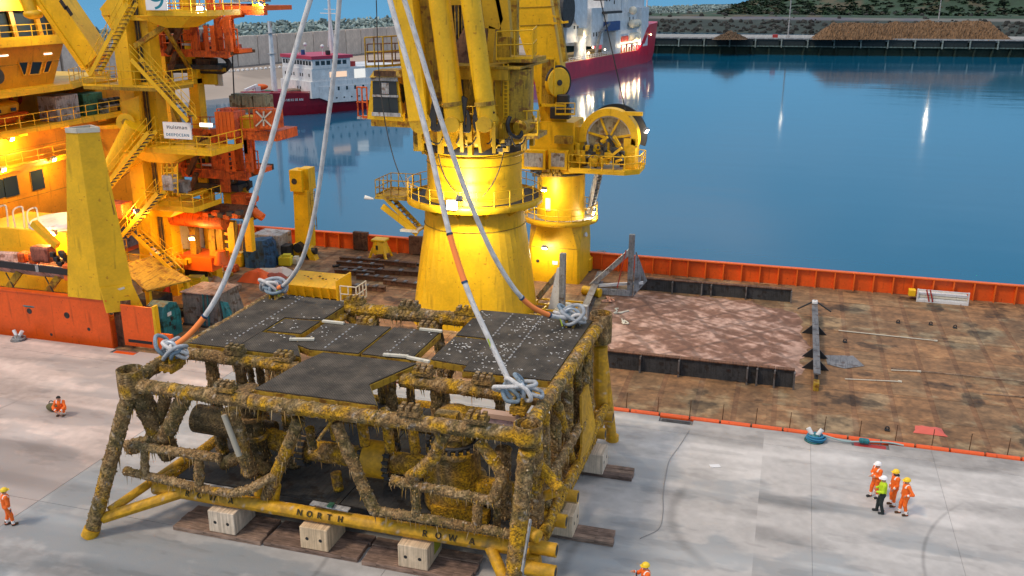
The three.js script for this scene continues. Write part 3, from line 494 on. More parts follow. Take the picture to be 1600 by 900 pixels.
  // padeyes where the slings are made fast
  for (const [x, z] of [[-24.3, 15.4], [-24.5, 6.5], [-9.0, 15.2], [-9.1, 6.3]]) obj('padeye', tint(mergeGeometries([box(x - .16, 7.0, z, .1, .75, .8), box(x + .16, 7.0, z, .1, .75, .8), box(x, 6.9, z, .6, .3, 1)].map(g => g.toNonIndexed())), .35), growMat, FR);
  // stencilled lettering, wrapped on the front of the bottom beam
  const stencil = (s, x, sz) => {
    const g = new TextGeometry(s, { font: fontBold, size: sz, depth: .006, curveSegments: 3 }), p = g.attributes.position, r = .335;
    for (let i = 0; i < p.count; i++) { const X = x + p.getX(i) * 1.15, zc = lz + .35 - .05 * (X + 25) / 16.8, a = (p.getY(i) - sz / 2) / r + .5; p.setXYZ(i, X, ly + Math.sin(a) * (r + p.getZ(i)), zc + Math.cos(a) * (r + p.getZ(i))); }
    g.computeVertexNormals(); obj('lettering', g, M.stencil || (M.stencil = worn(C(.07, .05, .015), .8)), FR);
  };
  let x = -23.3; for (const ch of 'ROW A') { if (ch !== ' ') stencil(ch, x, .24); x += ch === ' ' ? .35 : .58; }
  x = -18.05; for (const ch of 'NORTH') { stencil(ch, x, .25); x += .46; }
  x = -12.55; for (const ch of 'ROW A') { if (ch !== ' ') stencil(ch, x, .25); x += ch === ' ' ? .3 : .55; }
  // strands hanging from the members, and barnacle crust, as one uncountable coat each
  const cone = prep(new THREE.ConeGeometry(.022, 1, 4, 1).rotateX(Math.PI).translate(0, -.5, 0)), items = [], bn = [];
  for (const [px, py, pz2, dy] of growSpots) {
    if (dy < .15 && R() < .8) items.push([px, py + .02, pz2, rr(.06, .2) + (R() < .26 && dy < -.3 ? rr(.1, .5) : 0), rr(.7, 1.6)]);
    else bn.push([px, py, pz2, rr(.015, .048)]);
  }
  const cols = [[.46, .27, .10], [.27, .16, .055], [.56, .39, .19], [.17, .12, .035], [.54, .30, .045]];
  const im = new THREE.InstancedMesh(cone, std(C(1, 1, 1), .9), items.length), mt = new THREE.Matrix4(), q = new THREE.Quaternion(), e = new THREE.Euler();
  items.forEach((t, i) => { q.setFromEuler(e.set(rr(-.25, .25), R() * 6, rr(-.25, .25))); mt.compose(V(t[0] + 16.8, t[1], t[2] - 11), q, V(t[4], t[3], t[4])); im.setMatrixAt(i, mt); const c = cols[Math.floor(R() * 5)], k = rr(.7, 1.3); im.setColorAt(i, C(c[0] * k, c[1] * k, c[2] * k)); });
  im.name = 'hanging_growth_strands'; im.userData.kind = 'stuff'; add(im, FR);
  const bg = prep(new THREE.IcosahedronGeometry(1, 0)), ib = new THREE.InstancedMesh(bg, std(C(1, 1, 1), .95), bn.length), bc = [[.36, .21, .08], [.21, .14, .05], [.5, .34, .16], [.56, .42, .26], [.14, .11, .035]];
  bn.forEach((t, i) => { q.setFromEuler(e.set(R() * 6, R() * 6, R() * 6)); mt.compose(V(t[0] + 16.8, t[1], t[2] - 11), q, V(t[3], t[3] * rr(.6, 1.6), t[3])); ib.setMatrixAt(i, mt); const w = R(), c = bc[w < .35 ? 0 : w < .6 ? 1 : w < .78 ? 2 : w < .82 ? 3 : 4], k = rr(.7, 1.2); ib.setColorAt(i, C(c[0] * k, c[1] * k, c[2] * k)); });
  ib.name = 'barnacle_crust'; ib.userData.kind = 'stuff'; add(ib, FR);
}
// ---------------------------------------------------------------- blocks and timber mats under the frame
{
  const woodTex = tex(256, (u, v) => { const g = pn(u * 3, v * 46, 46, 5) * .5 + pn(u * 6, v * 90, 90, 8) * .5, k = .72 + .5 * (g - .5) + .3 * (pfbm(u, v, 6, 12) - .5); return [k, k * .95, k * .9]; }, 1 / 1.6);
  const endTex = tex(256, (u, v) => { const g = pn(u * 34, v * 2, 34, 15), k = .86 + .22 * (g - .5) + .14 * (pfbm(u, v, 8, 22) - .5); return [k, k * .97, k * .93]; }, 1 / 1.6);
  const blockM = [std(C(.84, .74, .62), .85, { map: endTex, bumpMap: grainTex, bumpScale: .01 }), std(C(.82, .65, .45), .85, { map: endTex, bumpMap: grainTex, bumpScale: .01 }), std(C(.82, .68, .51), .85, { map: endTex, bumpMap: grainTex, bumpScale: .01 })];
  const planks = [[.42, .31, .26], [.34, .25, .21], [.46, .35, .29], [.28, .21, .19]].map(c => std(C(...c), .9, { map: woodTex, bumpMap: grainTex, bumpScale: .015 }));
  const block = (x, z, m, label, w = 1.25, y0 = .22) => { const t = thing('support_block', label, 'support block', [x, y0, z], 'timber blocks carrying the frame'); obj('block_body', rbox(x, y0 + .5, z, w, 1.0, 1.6, .035), blockM[m], t); for (const s of [-.3, .3]) obj('bolt_hole', bar([x + s, y0 + .48, z + .795], [x + s, y0 + .48, z + .806], .075, .075, 12), M.black, t); };
  block(-21.5, 16.3, 0, 'pale cream square block under the frame, beside the left stencilled letters'); block(-17.2, 16.3, 1, 'yellowish timber block under the frame beneath the word NORTH'); block(-12.85, 16.35, 2, 'timber block with a green-yellow paint patch under the frame');
  obj('block_paint', span(-12.226, -12.22, .5, 1.15, 15.7, 16.4), std(C(.35, .36, .02), .8), scene.children.find(c => c.name === 'support_block_002') || null);
  const b4 = onY(905, 738, .1), b5 = onY(862, 832, .1);
  for (const [b, lb] of [[[-7.95, 7.0], 'pale block at the side of the frame farther along the quay'], [[-8.1, 12.6], 'pale block with a round dark patch beneath the yellow spigots']]) { const t = thing('support_block', lb, 'support block', [b[0], .22, b[1]], 'timber blocks carrying the frame'); obj('block_body', rbox(b[0], .72, b[1], 1.6, 1.0, 1.25, .035), blockM[b[1] > 10 ? 2 : 0], t); for (const s of [-.3, .3]) obj('bolt_hole', bar([b[0] + .795, .72, b[1] + s], [b[0] + .806, .72, b[1] + s], .075, .075, 12), M.black, t); }
  void b4; void b5;
  let k = 0; const mat = (x0, x1, z0, z1, label) => { const t = thing('timber_mat', label, 'timber mat', [(x0 + x1) / 2, 0, (z0 + z1) / 2], 'timber mats under the blocks'), n = 3; for (let i = 0; i < n; i++) { const alongX = x1 - x0 > z1 - z0, a = i / n, b = (i + .97) / n; obj('plank', alongX ? rboxSpan(x0 + rr(0, .12), x1 - rr(0, .12), .004, .21 + rr(-.012, .008), lerp(z0, z1, a), lerp(z0, z1, b)) : rboxSpan(lerp(x0, x1, a), lerp(x0, x1, b), .004, .21, z0, z1), planks[k++ % 4], t); } };
  function rboxSpan(x0, x1, y0, y1, z0, z1) { return rbox((x0 + x1) / 2, (y0 + y1) / 2, (z0 + z1) / 2, Math.abs(x1 - x0), y1 - y0, Math.abs(z1 - z0), .02, 0, 1); }
  mat(-23.9, -19.6, 15.4, 17.2, 'weathered plank mat under the pale cream block'); mat(-19.55, -15.2, 15.4, 17.15, 'weathered plank mat under the block below the word NORTH'); mat(-15.15, -10.4, 15.45, 17.25, 'dark weathered plank mat under the block with paint patch'); mat(-9.6, -5.75, 6.5, 7.5, 'plank mat sticking out beside the frame farther along the quay'); mat(-9.7, -5.6, 12.1, 13.1, 'plank mat sticking out beneath the yellow spigots');
}
// ---------------------------------------------------------------- slings from the padeyes to the hook above
{
  const hook = onY(550, -214, 26.6);   // over the middle of the frame
  const hk = [-17.6, 26.9, 9.5]; void hook;
  const ropeTex = tex(256, (u, v) => { const s = Math.sin((u * 3 + v * 10) * 6.283 * 2), k = .84 + .07 * s + .25 * (pfbm(u, v, 8, 60) - .5), d = step(.7, .8, pfbm(u, v, 10, 66, 4)) * .18; return [k - d, k - d, k - d * .9]; }, 1);
  const rope = std(C(.86, .84, .82), .9, { map: ropeTex }), sleeve = std(C(1, .27, .06), .8), grey = std(C(.52, .56, .60), .85, { map: ropeTex }), blueR = std(C(.30, .40, .48), .85, { map: ropeTex }), shackle = std(C(.45, .5, .55), .45, { metalness: .5 });
  // each: padeye, then picture points that the rope passes, depth blended between padeye and hook
  const camD = p => { const v = V(p[0], p[1] - CAM_H, p[2] - CAM_Z), f = V(ray(800, 450)); return v.dot(f.normalize()); };
  const at = (px, py, d) => { const r = V(ray(px, py)), f = V(ray(800, 450)).normalize(); r.multiplyScalar(d / r.dot(f)); return [r.x, r.y + CAM_H, r.z + CAM_Z]; };
  const dh = camD(hk), top = at(552, -214, dh);
  const slings = [
    ['white lifting sling with orange sleeve at the corner beside the open pile sleeve', [-24.3, 7.35, 15.4], [[262, 548], [300, 518], [340, 462], [385, 345], [420, 232], [452, 112], [487, -8]], [285, 525]],
    ['white lifting sling made fast at the frame corner beside the yellow deck hopper', [-24.5, 7.35, 6.5], [[432, 452], [450, 440], [472, 405], [492, 330], [508, 220], [522, 110], [531, -8]], [445, 444]],
    ['white lifting sling crossing the crane to the corner nearest the two stubs', [-9.0, 7.35, 15.2], [[803, 612], [788, 580], [762, 525], [735, 465], [705, 375], [664, 200], [607, -8]], [735, 465]],
    ['white lifting sling made fast at the frame corner beside the steel deck posts', [-9.1, 7.35, 6.3], [[892, 497], [860, 493], [822, 472], [780, 415], [738, 325], [690, 190], [629, -8]], [845, 485]]];
  slings.forEach(([label, pad, px, or], i) => {
    const t = thing('lifting_sling', label, 'sling', pad, 'slings lifting the frame'), d0 = camD(pad), n = px.length, path = px.map((p, k) => at(p[0], p[1], lerp(d0, dh, Math.min(.86, k / (n - 1) * .8))));
    path.push(top);
    const crv = new THREE.CatmullRomCurve3(path.map(p => V(p))), L = crv.getLength(), cut = (a, b, r, m, name, seg) => { const pts = []; for (let k = 0; k <= 40; k++) pts.push(crv.getPointAt(lerp(a, b, k / 40))); const g = new THREE.TubeGeometry(new THREE.CatmullRomCurve3(pts), seg, r, 10); const uv = g.attributes.uv; for (let k = 0; k < uv.count; k++) uv.setXY(k, uv.getX(k) * L * (b - a) * .5, uv.getY(k)); return obj(name, g, m, t, true); };
    const so = [[.02, .105], [.012, .045], [.21, .30], [.06, .14]][i], r = .108;
    cut(0, so[0], r, rope, 'lower_rope', 12); cut(so[0], so[1], r * 1.1, sleeve, 'orange_sleeve', 16); cut(so[1], 1, r, rope, 'rope', 90);
    for (const k of so) { const p = crv.getPointAt(k), q = crv.getPointAt(k + .004); obj('whipping', bar([p.x, p.y, p.z], [q.x, q.y, q.z], r * 1.22, r * 1.22, 12), M.blueTarp, t); }
    // knot of grey grommet loops and a shackle at the padeye
    const s = rng(50 + i); for (let k = 0; k < 7; k++) { const c = [pad[0] + (s() - .5) * 1.0, pad[1] + .05 + s() * .3, pad[2] + (s() - .5) * .7], pts = []; const a0 = s() * 6, rx = .2 + s() * .24, tl = (s() - .5) * 2.4, tm = (s() - .5) * 2; for (let j = 0; j < 8; j++) { const a = a0 + j / 8 * 6.283, w = 1 + .3 * (s() - .5), q = V(Math.cos(a) * rx * 1.5 * w, (s() - .5) * .1, Math.sin(a) * rx * w).applyAxisAngle(V(1, 0, 0), tl).applyAxisAngle(V(0, 0, 1), tm); pts.push([c[0] + q.x, Math.max(pad[1] - .12, c[1] + q.y), c[2] + q.z]); } obj('grommet_loop', tube(pts, .085, 44, 8, true), k % 3 === 1 ? rope : k % 3 ? grey : blueR, t); }
    obj('shackle', new THREE.TorusGeometry(.34, .085, 8, 20, 4.4).rotateY(i * 1.1).translate(pad[0], pad[1] + .2, pad[2]), shackle, t);
    const e = crv.getPointAt(so[0] * .5 + .002); obj('tag_ribbon', box(e.x + .12, e.y - .18, e.z + .2, .06, .36, .02, .3, .3), std(C(.5, .6, .05), .8), t);
  });
  const h = thing('crane_hook', 'crane hook block holding the sling ends above the frame', 'hook', top);
  obj('hook_block', rbox(top[0], top[1] + 1.3, top[2], 1.4, 1.8, .7, .12), M.yellow, h); obj('hook_shank', bar([top[0], top[1] + .5, top[2]], [top[0], top[1] - .1, top[2]], .22, .25, 12), M.steel, h); obj('hook_curve', new THREE.TorusGeometry(.5, .2, 10, 24, 4.6).rotateZ(2.4).translate(top[0], top[1] - .3, top[2]), M.steel, h);
  for (const s of [-.4, .4]) obj('hoist_wire', bar([top[0] + s, top[1] + 2.1, top[2]], [top[0] + s * .6 - .2, top[1] + 24, top[2] - .5], .04, .04, 6), M.dark, h);
}
// ---------------------------------------------------------------- the construction vessel alongside
const DY = -.3, ZN = -.55, ZF = -27.75;
const pb = (x0, y0, x1, y1, z, d) => { const a = onZ(x0, y1, z), b = onZ(x1, y0, z); return span(a[0], b[0], a[1], b[1], z - d, z); };          // box whose front face fills a picture rectangle on plane z
const pbx = (x0, y0, x1, y1, x, d) => { const a = onX(x0, y1, x), b = onX(x1, y0, x); return span(x - d, x, a[1], b[1], a[2], b[2]); };        // the same on a plane of constant x
const VS = thing('construction_vessel', 'long orange-red hulled construction vessel with brown working deck moored at the quay', 'ship', [-25, -4.5, -14]);
const deckTex = tex(1024, (u, v) => {
  const a = pfbm(u, v, 6, 501), b = pfbm(u, v, 22, 511, 5), f = pfbm(u, v, 90, 521, 3), pl = pn(u * 3, v * 60, 60, 531), w = step(.52, .66, a * .6 + b * .4), s = step(.62, .72, pfbm(u, v, 9, 541, 5));
  let k = .80 + .38 * (b - .5) + .28 * (f - .5) + .2 * (pl - .5) - .26 * s; return [k, k * lerp(.86, .96, w), k * lerp(.74, .9, w)];
}, 1 / 17);
const pinkTex = tex(1024, (u, v) => {
  const a = pfbm(u, v, 7, 601), b = pfbm(u, v, 30, 611, 5), q = pn((u + v * .6) * 7, (v - u * .5) * 40, 280, 7), w = step(.40, .68, .45 * a + .35 * b + .2 * q) * .8;
  const ln = (t) => step(.10, .03, Math.abs(((t % 1) + 1) % 1 - .5)), l = Math.max(ln(u * 4 + v * 4 + .12 * (b - .5)), ln(u * 4 - v * 2 + .3 + .12 * (a - .5))) * step(.3, .6, b) * .5;
  const k = 1 + .45 * (b - .5) - l * .5; return [lerp(.56, .84, w) * k, lerp(.43, .75, w) * k, lerp(.36, .71, w) * k];
}, 1 / 12);
{
  obj('hull', [span(-110, 40, -6.5, DY - .02, ZF, ZN), span(-110, -41.2, DY - .02, 1.6, ZN - 1.2, ZN)], M.hullRed, VS);
  obj('deck', span(-56, 40, DY - .02, DY, ZF + .1, ZN - .02), std(C(.29, .205, .135), .9, { map: deckTex }), VS);
  // deck plates with gaps
  const pm = [[.37, .27, .165], [.335, .255, .16], [.385, .275, .16], [.32, .255, .165], [.35, .26, .155]].map(c => std(C(...c), .8, { map: deckTex, bumpMap: grainTex, bumpScale: .012 }));
  let n = 0; const W = 2.13, D = 3.36, g = new THREE.BoxGeometry(1, 1, 1); void g;
  for (let i = 0; i < 32; i++) for (let j = 0; j < 8; j++) { const x = -48.6 + i * W, z = ZN - .12 - j * D; if (i > 31) continue; const k = hsh(i, j, 5); obj('deck_plate', span(x + .17 + (k > .8 ? .05 : 0), x + W - .12, DY, DY + .012 + .003 * ((i * 3 + j) % 3), z - D + .02, z - .02), pm[Math.floor(k * 5)], VS); n++; }
  // raised deck forward
  obj('forward_deck', span(-110, -45.2, DY, 1.85, -9.5, ZN - .1), paint(C(.42, .42, .40), .7), VS); obj('forward_deck', span(-110, -56.9, DY, 1.84, ZF, -9.5), M.grey, VS);
  // scraped pink hatch between the coamings
  const ho = []; { const c = [[-12.3, -22.2], [-9, -22.6], [-2, -22.3], [1.4, -20.4], [2.2, -14], [1.6, -8.6], [-4, -8.2], [-9.8, -8.4], [-11.6, -14.5]]; c.forEach((a, i) => { const b = c[(i + 1) % c.length]; for (let k = 0; k < 12; k++) { const t = k / 12, x = lerp(a[0], b[0], t), z = lerp(a[1], b[1], t); ho.push([x + 1.5 * (fbm(x * .9, z * .9, 3) - .5) + rr(-.1, .1), Math.min(-8.2, z + 1.5 * (fbm(x * .9, z * .9, 8) - .5) + rr(-.1, .1))]); } }); }
  obj('scraped_patch', slab(ho, DY, DY + .024), std(C(.68, .59, .54), .85, { map: pinkTex, bumpMap: grainTex, bumpScale: .02 }), VS);
  // far bulwark
  const fb = obj('bulwark', span(-56, 40, DY, 1.08, ZF + .02, ZF + .1), M.hullRed, VS), sg = prep(wallPoly([[0, 0], [.5, 0], [.16, 1.3], [0, 1.3]], -.03, .03).rotateY(-Math.PI / 2)), s2 = prep(new THREE.BoxGeometry(.09, 1.34, .3).translate(0, .67, 0));
  obj('bulwark_cap', span(-56, 40, 1.08, 1.16, ZF - .05, ZF + .36), M.orange, fb); void sg;
  for (let x = -54; x < 26; x += 1.42) piece('stiffener', s2, M.orange, fb, [x, DY + .01, ZF + .25]);
  for (const x of [-36.2, -30.8]) obj('fairlead', span(x - .7, x + .7, DY + .1, 1.4, ZF + .1, ZF + .5), M.rust, fb);
  // near edge at the working deck: red tube segments, thin stanchions
  const nb = obj('edge_strake', span(-37.4, 40, -1.4, -.22, ZN + .02, ZN + .34), M.red, VS);
  for (let x = -12; x < 26; x += 1.62) obj('fender_tube', bar([x, -.12, ZN + .2], [x + 1.52, -.12, ZN + .2], .17, .17, 10), M.hullRed, nb);
  for (let x = -11; x < 26; x += 1.75) obj('stanchion', bar([x, DY, ZN - .32], [x + .03, DY + 1.05, ZN - .34], .025, .02, 5), M.brown, VS);
  obj('edge_angle', span(-37, 40, DY, DY + .12, ZN - .2, ZN - .08), M.brown, VS);
  // near bulwark forward, with mooring recess
  const b = obj('bulwark', [span(-110, -41.2, 1.58, 3.0, ZN - .12, ZN), span(-110, -41.2, 2.96, 3.06, ZN - .4, ZN + .05)], M.hullRed, VS);
  obj('recess_panel', span(-41.2, -40.1, DY, 2.9, ZN - .9, ZN - .5), M.rust, b);
  obj('bulwark_end', [span(-40.2, -37.75, .1, 2.85, ZN - .14, ZN + .01)], M.hullRed, VS); obj('end_post', span(-37.82, -37.66, .1, 2.95, ZN - .4, ZN + .02), M.yellow, VS); obj('end_step', span(-37.62, -36.6, -.4, 1.15, ZN - .2, ZN), M.hullRed, VS); obj('drain_slot', span(-39.9, -38.1, .35, .55, ZN + .012, ZN + .02), M.black, VS);
  for (const [x, y, r] of [[-47.5, 1.7, .2], [-44.5, 1.7, .22], [-42.9, .9, .12], [-46, .2, .1]]) obj('scupper', bar([x, y, ZN], [x, y, ZN + .012], r, r, 14), M.dark, VS);
}
// ---------------------------------------------------------------- tapered yellow pylon on the bulwark
{
  const P = thing('tapered_pylon', 'tall tapered yellow box pylon standing on the orange bulwark', 'pylon', [-42, 3, -2]);
  const q0 = [[-44.1, 3.07, -.45], [-41.5, 3.07, -.45], [-39.95, 3.07, -1.75], [-42.6, 3.07, -3.4]], q1 = [[-42.65, 13.7, -.75], [-41.8, 13.7, -.75], [-40.85, 13.7, -1.55], [-42.1, 13.7, -2.3]];
  obj('pylon_shell', loft([q0, q1]), M.yellow, P); obj('pylon_skirt', loft([[[-41.3, 2.2, -.5], [-41.2, 2.2, -.5], [-39.5, 2.2, -1.9], [-39.6, 2.2, -1.9]], [[-41.5, 3.9, -.42], [-41.4, 3.9, -.42], [-39.95, 3.9, -1.65], [-40.05, 3.9, -1.65]]]), M.yellow, P);
  obj('cap_rim', q1.map((a, i) => { const b = q1[(i + 1) % 4]; return beam([a[0], 13.84, a[2]], [b[0], 13.84, b[2]], .1, .3); }), M.cream, P); obj('cap_pit', slab([[-42.55, -.85], [-41.85, -.85], [-41.0, -1.55], [-42.1, -2.15]], 13.72, 13.78), M.black, P);
  obj('light_strip', beam([-40.85, 3.6, -.95], [-40.35, 3.75, -1.35], .1, .14), M.cream, P); obj('cable_conduit', beam([-40.98, 12.2, -1.55], [-40.55, 8.5, -1.55], .1, .1), M.ochre, P);
}
// ---------------------------------------------------------------- accommodation block
const HX = -57;
{
  const A = thing('accommodation_block', 'yellow ship superstructure with wheelhouse windows and balconies', 'superstructure', [-64, -.3, -14]);
  const wl = paint(C(.80, .36, .006), .5), zN = -1.2, zF = -26.5;
  obj('lower_wall', span(HX - 16, HX, 1.84, 9.0, zF, zN), wl, A); obj('balcony', span(HX - 1, HX + 1.0, 9.0, 9.25, -17.5, zN), wl, A);
  obj('middle_wall', span(HX - 16, HX - .2, 9.25, 11.6, zF, zN), wl, A); obj('boat_deck', span(HX - 16, HX + .9, 11.55, 11.85, zF, zN), M.yellow, A); obj('recess_wall', span(HX - 16, HX - 4.2, 11.85, 14.5, zF, zN), wl, A);
  obj('recess_end', span(HX - 4.2, HX - 1, 11.85, 14.4, zF, zF + 4.5), wl, A);
  obj('bridge_deck', slab([[HX - 16, zN], [HX + 1.0, zN], [HX + 1.0, -17], [HX - .6, -20.5], [HX - 3, zF], [HX - 16, zF]], 14.4, 14.85), M.yellow, A);
  obj('bridge_wall', loft([[[HX - .4, 14.85, zN], [HX - .4, 14.85, -16.5], [HX - 6, 14.85, -18.5], [HX - 6, 14.85, zN]], [[HX + .5, 18.1, zN], [HX + .5, 18.1, -17.3], [HX - 6, 18.1, -19.4], [HX - 6, 18.1, zN]]]), wl, A);
  obj('wheelhouse_sill', slab([[HX - 8, zN], [HX + 1.1, zN], [HX + 1.1, -18.2], [HX - 1.5, -19.8], [HX - 8, -20.4]], 18.0, 18.55), M.yellow, A);
  obj('wheelhouse_back', span(HX - 7, HX - 1.4, 18.55, 20.6, -18.6, zN), M.dark, A);
  obj('wheelhouse_roof', slab([[HX - 8, zN], [HX + .9, zN], [HX + .9, -17.9], [HX - 1.5, -19.4], [HX - 8, -20]], 20.55, 21.5), wl, A);
  // wheelhouse: leaning mullions and panes
  const ms = [-10.4, -12.1, -14.6, -16.2, -17.6]; for (const z of ms) obj('mullion', beam([HX + .85, 18.5, z], [HX + .45, 20.6, z - .12], .32, .3), wl, A);
  for (let i = 0; i < 4; i++) { const w = obj('wheelhouse_window', loft([[[HX + .62, 18.55, ms[i] - .12], [HX + .62, 18.55, ms[i + 1] + .12], [HX + .58, 18.55, ms[i + 1] + .12], [HX + .58, 18.55, ms[i] - .12]], [[HX + .22, 20.58, ms[i] - .12], [HX + .22, 20.58, ms[i + 1] + .12], [HX + .18, 20.58, ms[i + 1] + .12], [HX + .18, 20.58, ms[i] - .12]]]), M.glass, A); void w; }
  // lower bridge windows
  const win = (poly) => { const f = obj('window', poly.map((p, i) => { const q = poly[(i + 1) % poly.length]; return beam([HX + lx(p[1]) + .05, p[1], p[0]], [HX + lx(q[1]) + .05, q[1], q[0]], .1, .09); }), wl, A), c = poly.reduce((s, p) => [s[0] + p[0] / poly.length, s[1] + p[1] / poly.length], [0, 0]); const pos = []; poly.forEach((p, i) => { const q = poly[(i + 1) % poly.length]; for (const k of [p, c, q]) pos.push(HX + lx(k[1]) + .03, k[1], k[0]); }); const g = new THREE.BufferGeometry(); g.setAttribute('position', new THREE.Float32BufferAttribute(pos, 3)); g.computeVertexNormals(); obj('pane', g, M.glass, f); };
  const lx = y => y > 14.85 ? -.4 + .9 * (y - 14.85) / 3.25 : 0, wp = (px, py) => { const p = onX(px, py, HX); return [p[2], p[1]]; };
  win([wp(25, 97), wp(42, 96), wp(42, 117), wp(38, 118)]); win([wp(47, 96), wp(64.5, 96), wp(63, 116), wp(47, 117)]); win([wp(70, 95), wp(80, 94), wp(77, 113), wp(69, 114)]);
  obj('porthole_lamp', bar([HX - .1, 15.9, -10.6], [HX + .12, 15.9, -10.6], .55, .55, 18), M.dark, A);
  for (const [x0, y0, x1, y1] of [[10, 274, 26, 309], [52, 264, 66, 298], [0, 280, 4, 310]]) { const f = obj('window', pbx(x0 - 1, y0 - 1, x1 + 1, y1 + 1, HX + .06, .05), M.ochre, A); obj('pane', pbx(x0, y0, x1, y1, HX + .08, .02), M.glass, f); }
  for (const y of [16.6, 10.3, 6.5]) obj('weld_seam', span(HX + lx(y), HX + lx(y) + .012, y, y + .05, -17, zN), M.ochre, A);
  obj('life_ring', new THREE.TorusGeometry(.5, .15, 8, 20).rotateY(Math.PI / 2).translate(HX - 4.1, 13.6, -16.2), M.red, A);
  railing(A, [[HX + .85, 11.85, zN], [HX + .85, 11.85, -24], [HX + .85, 11.85, -26]], M.yellow, 1.1, 1.4, .03); railing(A, [[HX + .9, 9.25, zN], [HX + .9, 9.25, -17.2]], M.yellow, 1, 1.6, .03); railing(A, [[HX + 1.05, 18.55, zN], [HX + 1.05, 18.55, -18.1], [HX - 1.4, 18.55, -19.6]], M.yellow, 1, 1.5, .03); railing(A, [[HX + .9, 14.85, -16.9], [HX - .7, 14.85, -20.4], [HX - 3, 14.85, zF]], M.yellow, 1.1, 1.5, .03);
  for (let i = 0; i < 5; i++) obj('bracket_rib', beam([HX, 11.4, -3 - i * 4.4], [HX + .85, 11.6, -3 - i * 4.4], .1, .3), wl, A);
  for (const [px, py, w] of [[6, 87, .8], [75, 84, .8]]) { const p = onX(px, py, HX + .3); obj('strip_lamp', span(HX + .2, HX + .34, p[1] - .06, p[1] + .06, p[2] - w / 2, p[2] + w / 2), lampMat(whiteL, 1.4), A); }
  // lifeboat and lockers on the boat deck
  const L = thing('lifeboat', 'orange lifeboat with yellow canopy lying on the boat deck', 'boat', [HX - 1.9, 11.85, -12]);
  const secs = []; for (let i = 0; i <= 12; i++) { const t = i / 12, w = Math.sin(Math.PI * clamp(t * .92 + .04)) ** .5, z = -7.2 - t * 7.4, s = []; for (let j = 0; j < 12; j++) { const a = j / 12 * 6.283; s.push([HX - 1.9 + Math.cos(a) * 1.15 * w, 12.75 + Math.sin(a) * .85 * w * (Math.sin(a) > 0 ? .25 : 1), z]); } secs.push(s); }
  obj('boat_hull', loft(secs), M.orange, L); const cs = secs.slice(2, 11).map(s => s.map(p => [HX - 1.9 + (p[0] - HX + 1.9) * .9, 12.9 + Math.max(0, p[1] - 12.3) * 1.5, p[2]])); obj('canopy', loft(cs), M.yellow, L);
  for (const z of [-9.5, -11, -12.5]) obj('porthole', span(HX - .88, HX - .83, 13.1, 13.35, z - .25, z + .25), M.glass, L); for (const z of [-8.8, -12.8]) obj('cradle', [beam([HX - .8, 11.85, z], [HX - .9, 12.4, z], .2, .2), beam([HX - 3, 11.85, z], [HX - 2.9, 12.4, z], .2, .2)], M.yellow, L);
  tag(obj('locker', rbox(HX - .9, 12.85, -17.3, 1.8, 2.0, 2.6, .06), M.greyL), 'large pale grey locker on the boat deck beside the lifeboat', 'locker'); tag(obj('locker', rbox(HX - 1.2, 12.75, -20.8, 1.6, 1.8, 2.4, .05), M.green), 'dark green locker on the boat deck by its railing', 'locker');
  const d = thing('davit_winch', 'grey winch unit standing at the boat deck railing', 'winch', [HX, 11.85, -22.6]); obj('winch_frame', [box(HX, 12.5, -22.6, .9, .12, 2.6), box(HX, 12.15, -23.7, .8, .6, .1), box(HX, 12.15, -21.5, .8, .6, .1)], M.grey, d); for (let i = 0; i < 3; i++) obj('winch_drum', bar([HX, 12.8, -23.4 + i * .8], [HX, 12.8, -22.9 + i * .8], .33, .33, 14), M.dark, d);
  // slanted tank / exhaust post next to the recess
  obj('vent_trunk', cyl(HX + 1.5, 11.0, 14.2, -24.2, 1.5, 1.5, 20), M.yellow, A); obj('vent_cap', cyl(HX + 1.5, 14.2, 14.5, -24.2, 1.7, 1.7, 20), M.yellow, A); for (const s of [-.5, .4]) obj('vent_pipe', bar([HX + 1.5, 14.5, -24.2 + s], [HX + 1.5, 15.9, -24.2 + s], .4, .4, 12), M.yellow, A);
  obj('curved_deck', slab([[HX, zF], [HX + 2.6, zF + .2], [HX + 3.2, -24], [HX + 2.6, -22], [HX + .9, -20.5], [HX, -20]], 10.7, 11.0), M.yellow, A); obj('curved_wall', slab([[HX, zF], [HX + 2.3, zF + .3], [HX + 2.9, -24], [HX + 2.3, -22.2], [HX, -20.5]], 2, 10.7), wl, A);
}
// ---------------------------------------------------------------- slanted boom resting over the wheelhouse, top of frame
{
  const B = thing('boom_arm', 'big slanted yellow box boom in front of the wheelhouse windows', 'crane boom', [-49, 15.5, -13]);
  const a = onZ(152, 96, -12.5), b = onZ(52, -50, -12.5); obj('boom_box', beam(a, b, 1.7, 1.9), M.yellow, B);
  const d = V(b).sub(V(a)).normalize(); obj('boom_flange', beam([a[0] + .0, a[1] - .95, a[2] + .55], [b[0], b[1] - .95, b[2] + .55], .9, .12), M.yellow, B); void d;
  const c = onZ(52, 22, -11.5), e = onZ(30, -30, -11.5); obj('ram', bar(c, e, .5, .55, 18), M.yellow, B); obj('ram_foot', new THREE.SphereGeometry(.62, 16, 10).scale(1.2, .6, 1).translate(...c), M.yellow, B);
  for (const [px, py] of [[99, 7], [108, 17]]) { const p = onZ(px, py, -11.6); obj('stencil_text', box(p[0], p[1], p[2] + .02, .75, .3, .02, 0, -.98), M.black, B); }
  const s = onZ(118, 58, -12.8), f = onZ(133, 92, -12.8); obj('red_stay', bar(s, f, .13, .13, 8), M.red, B);
}
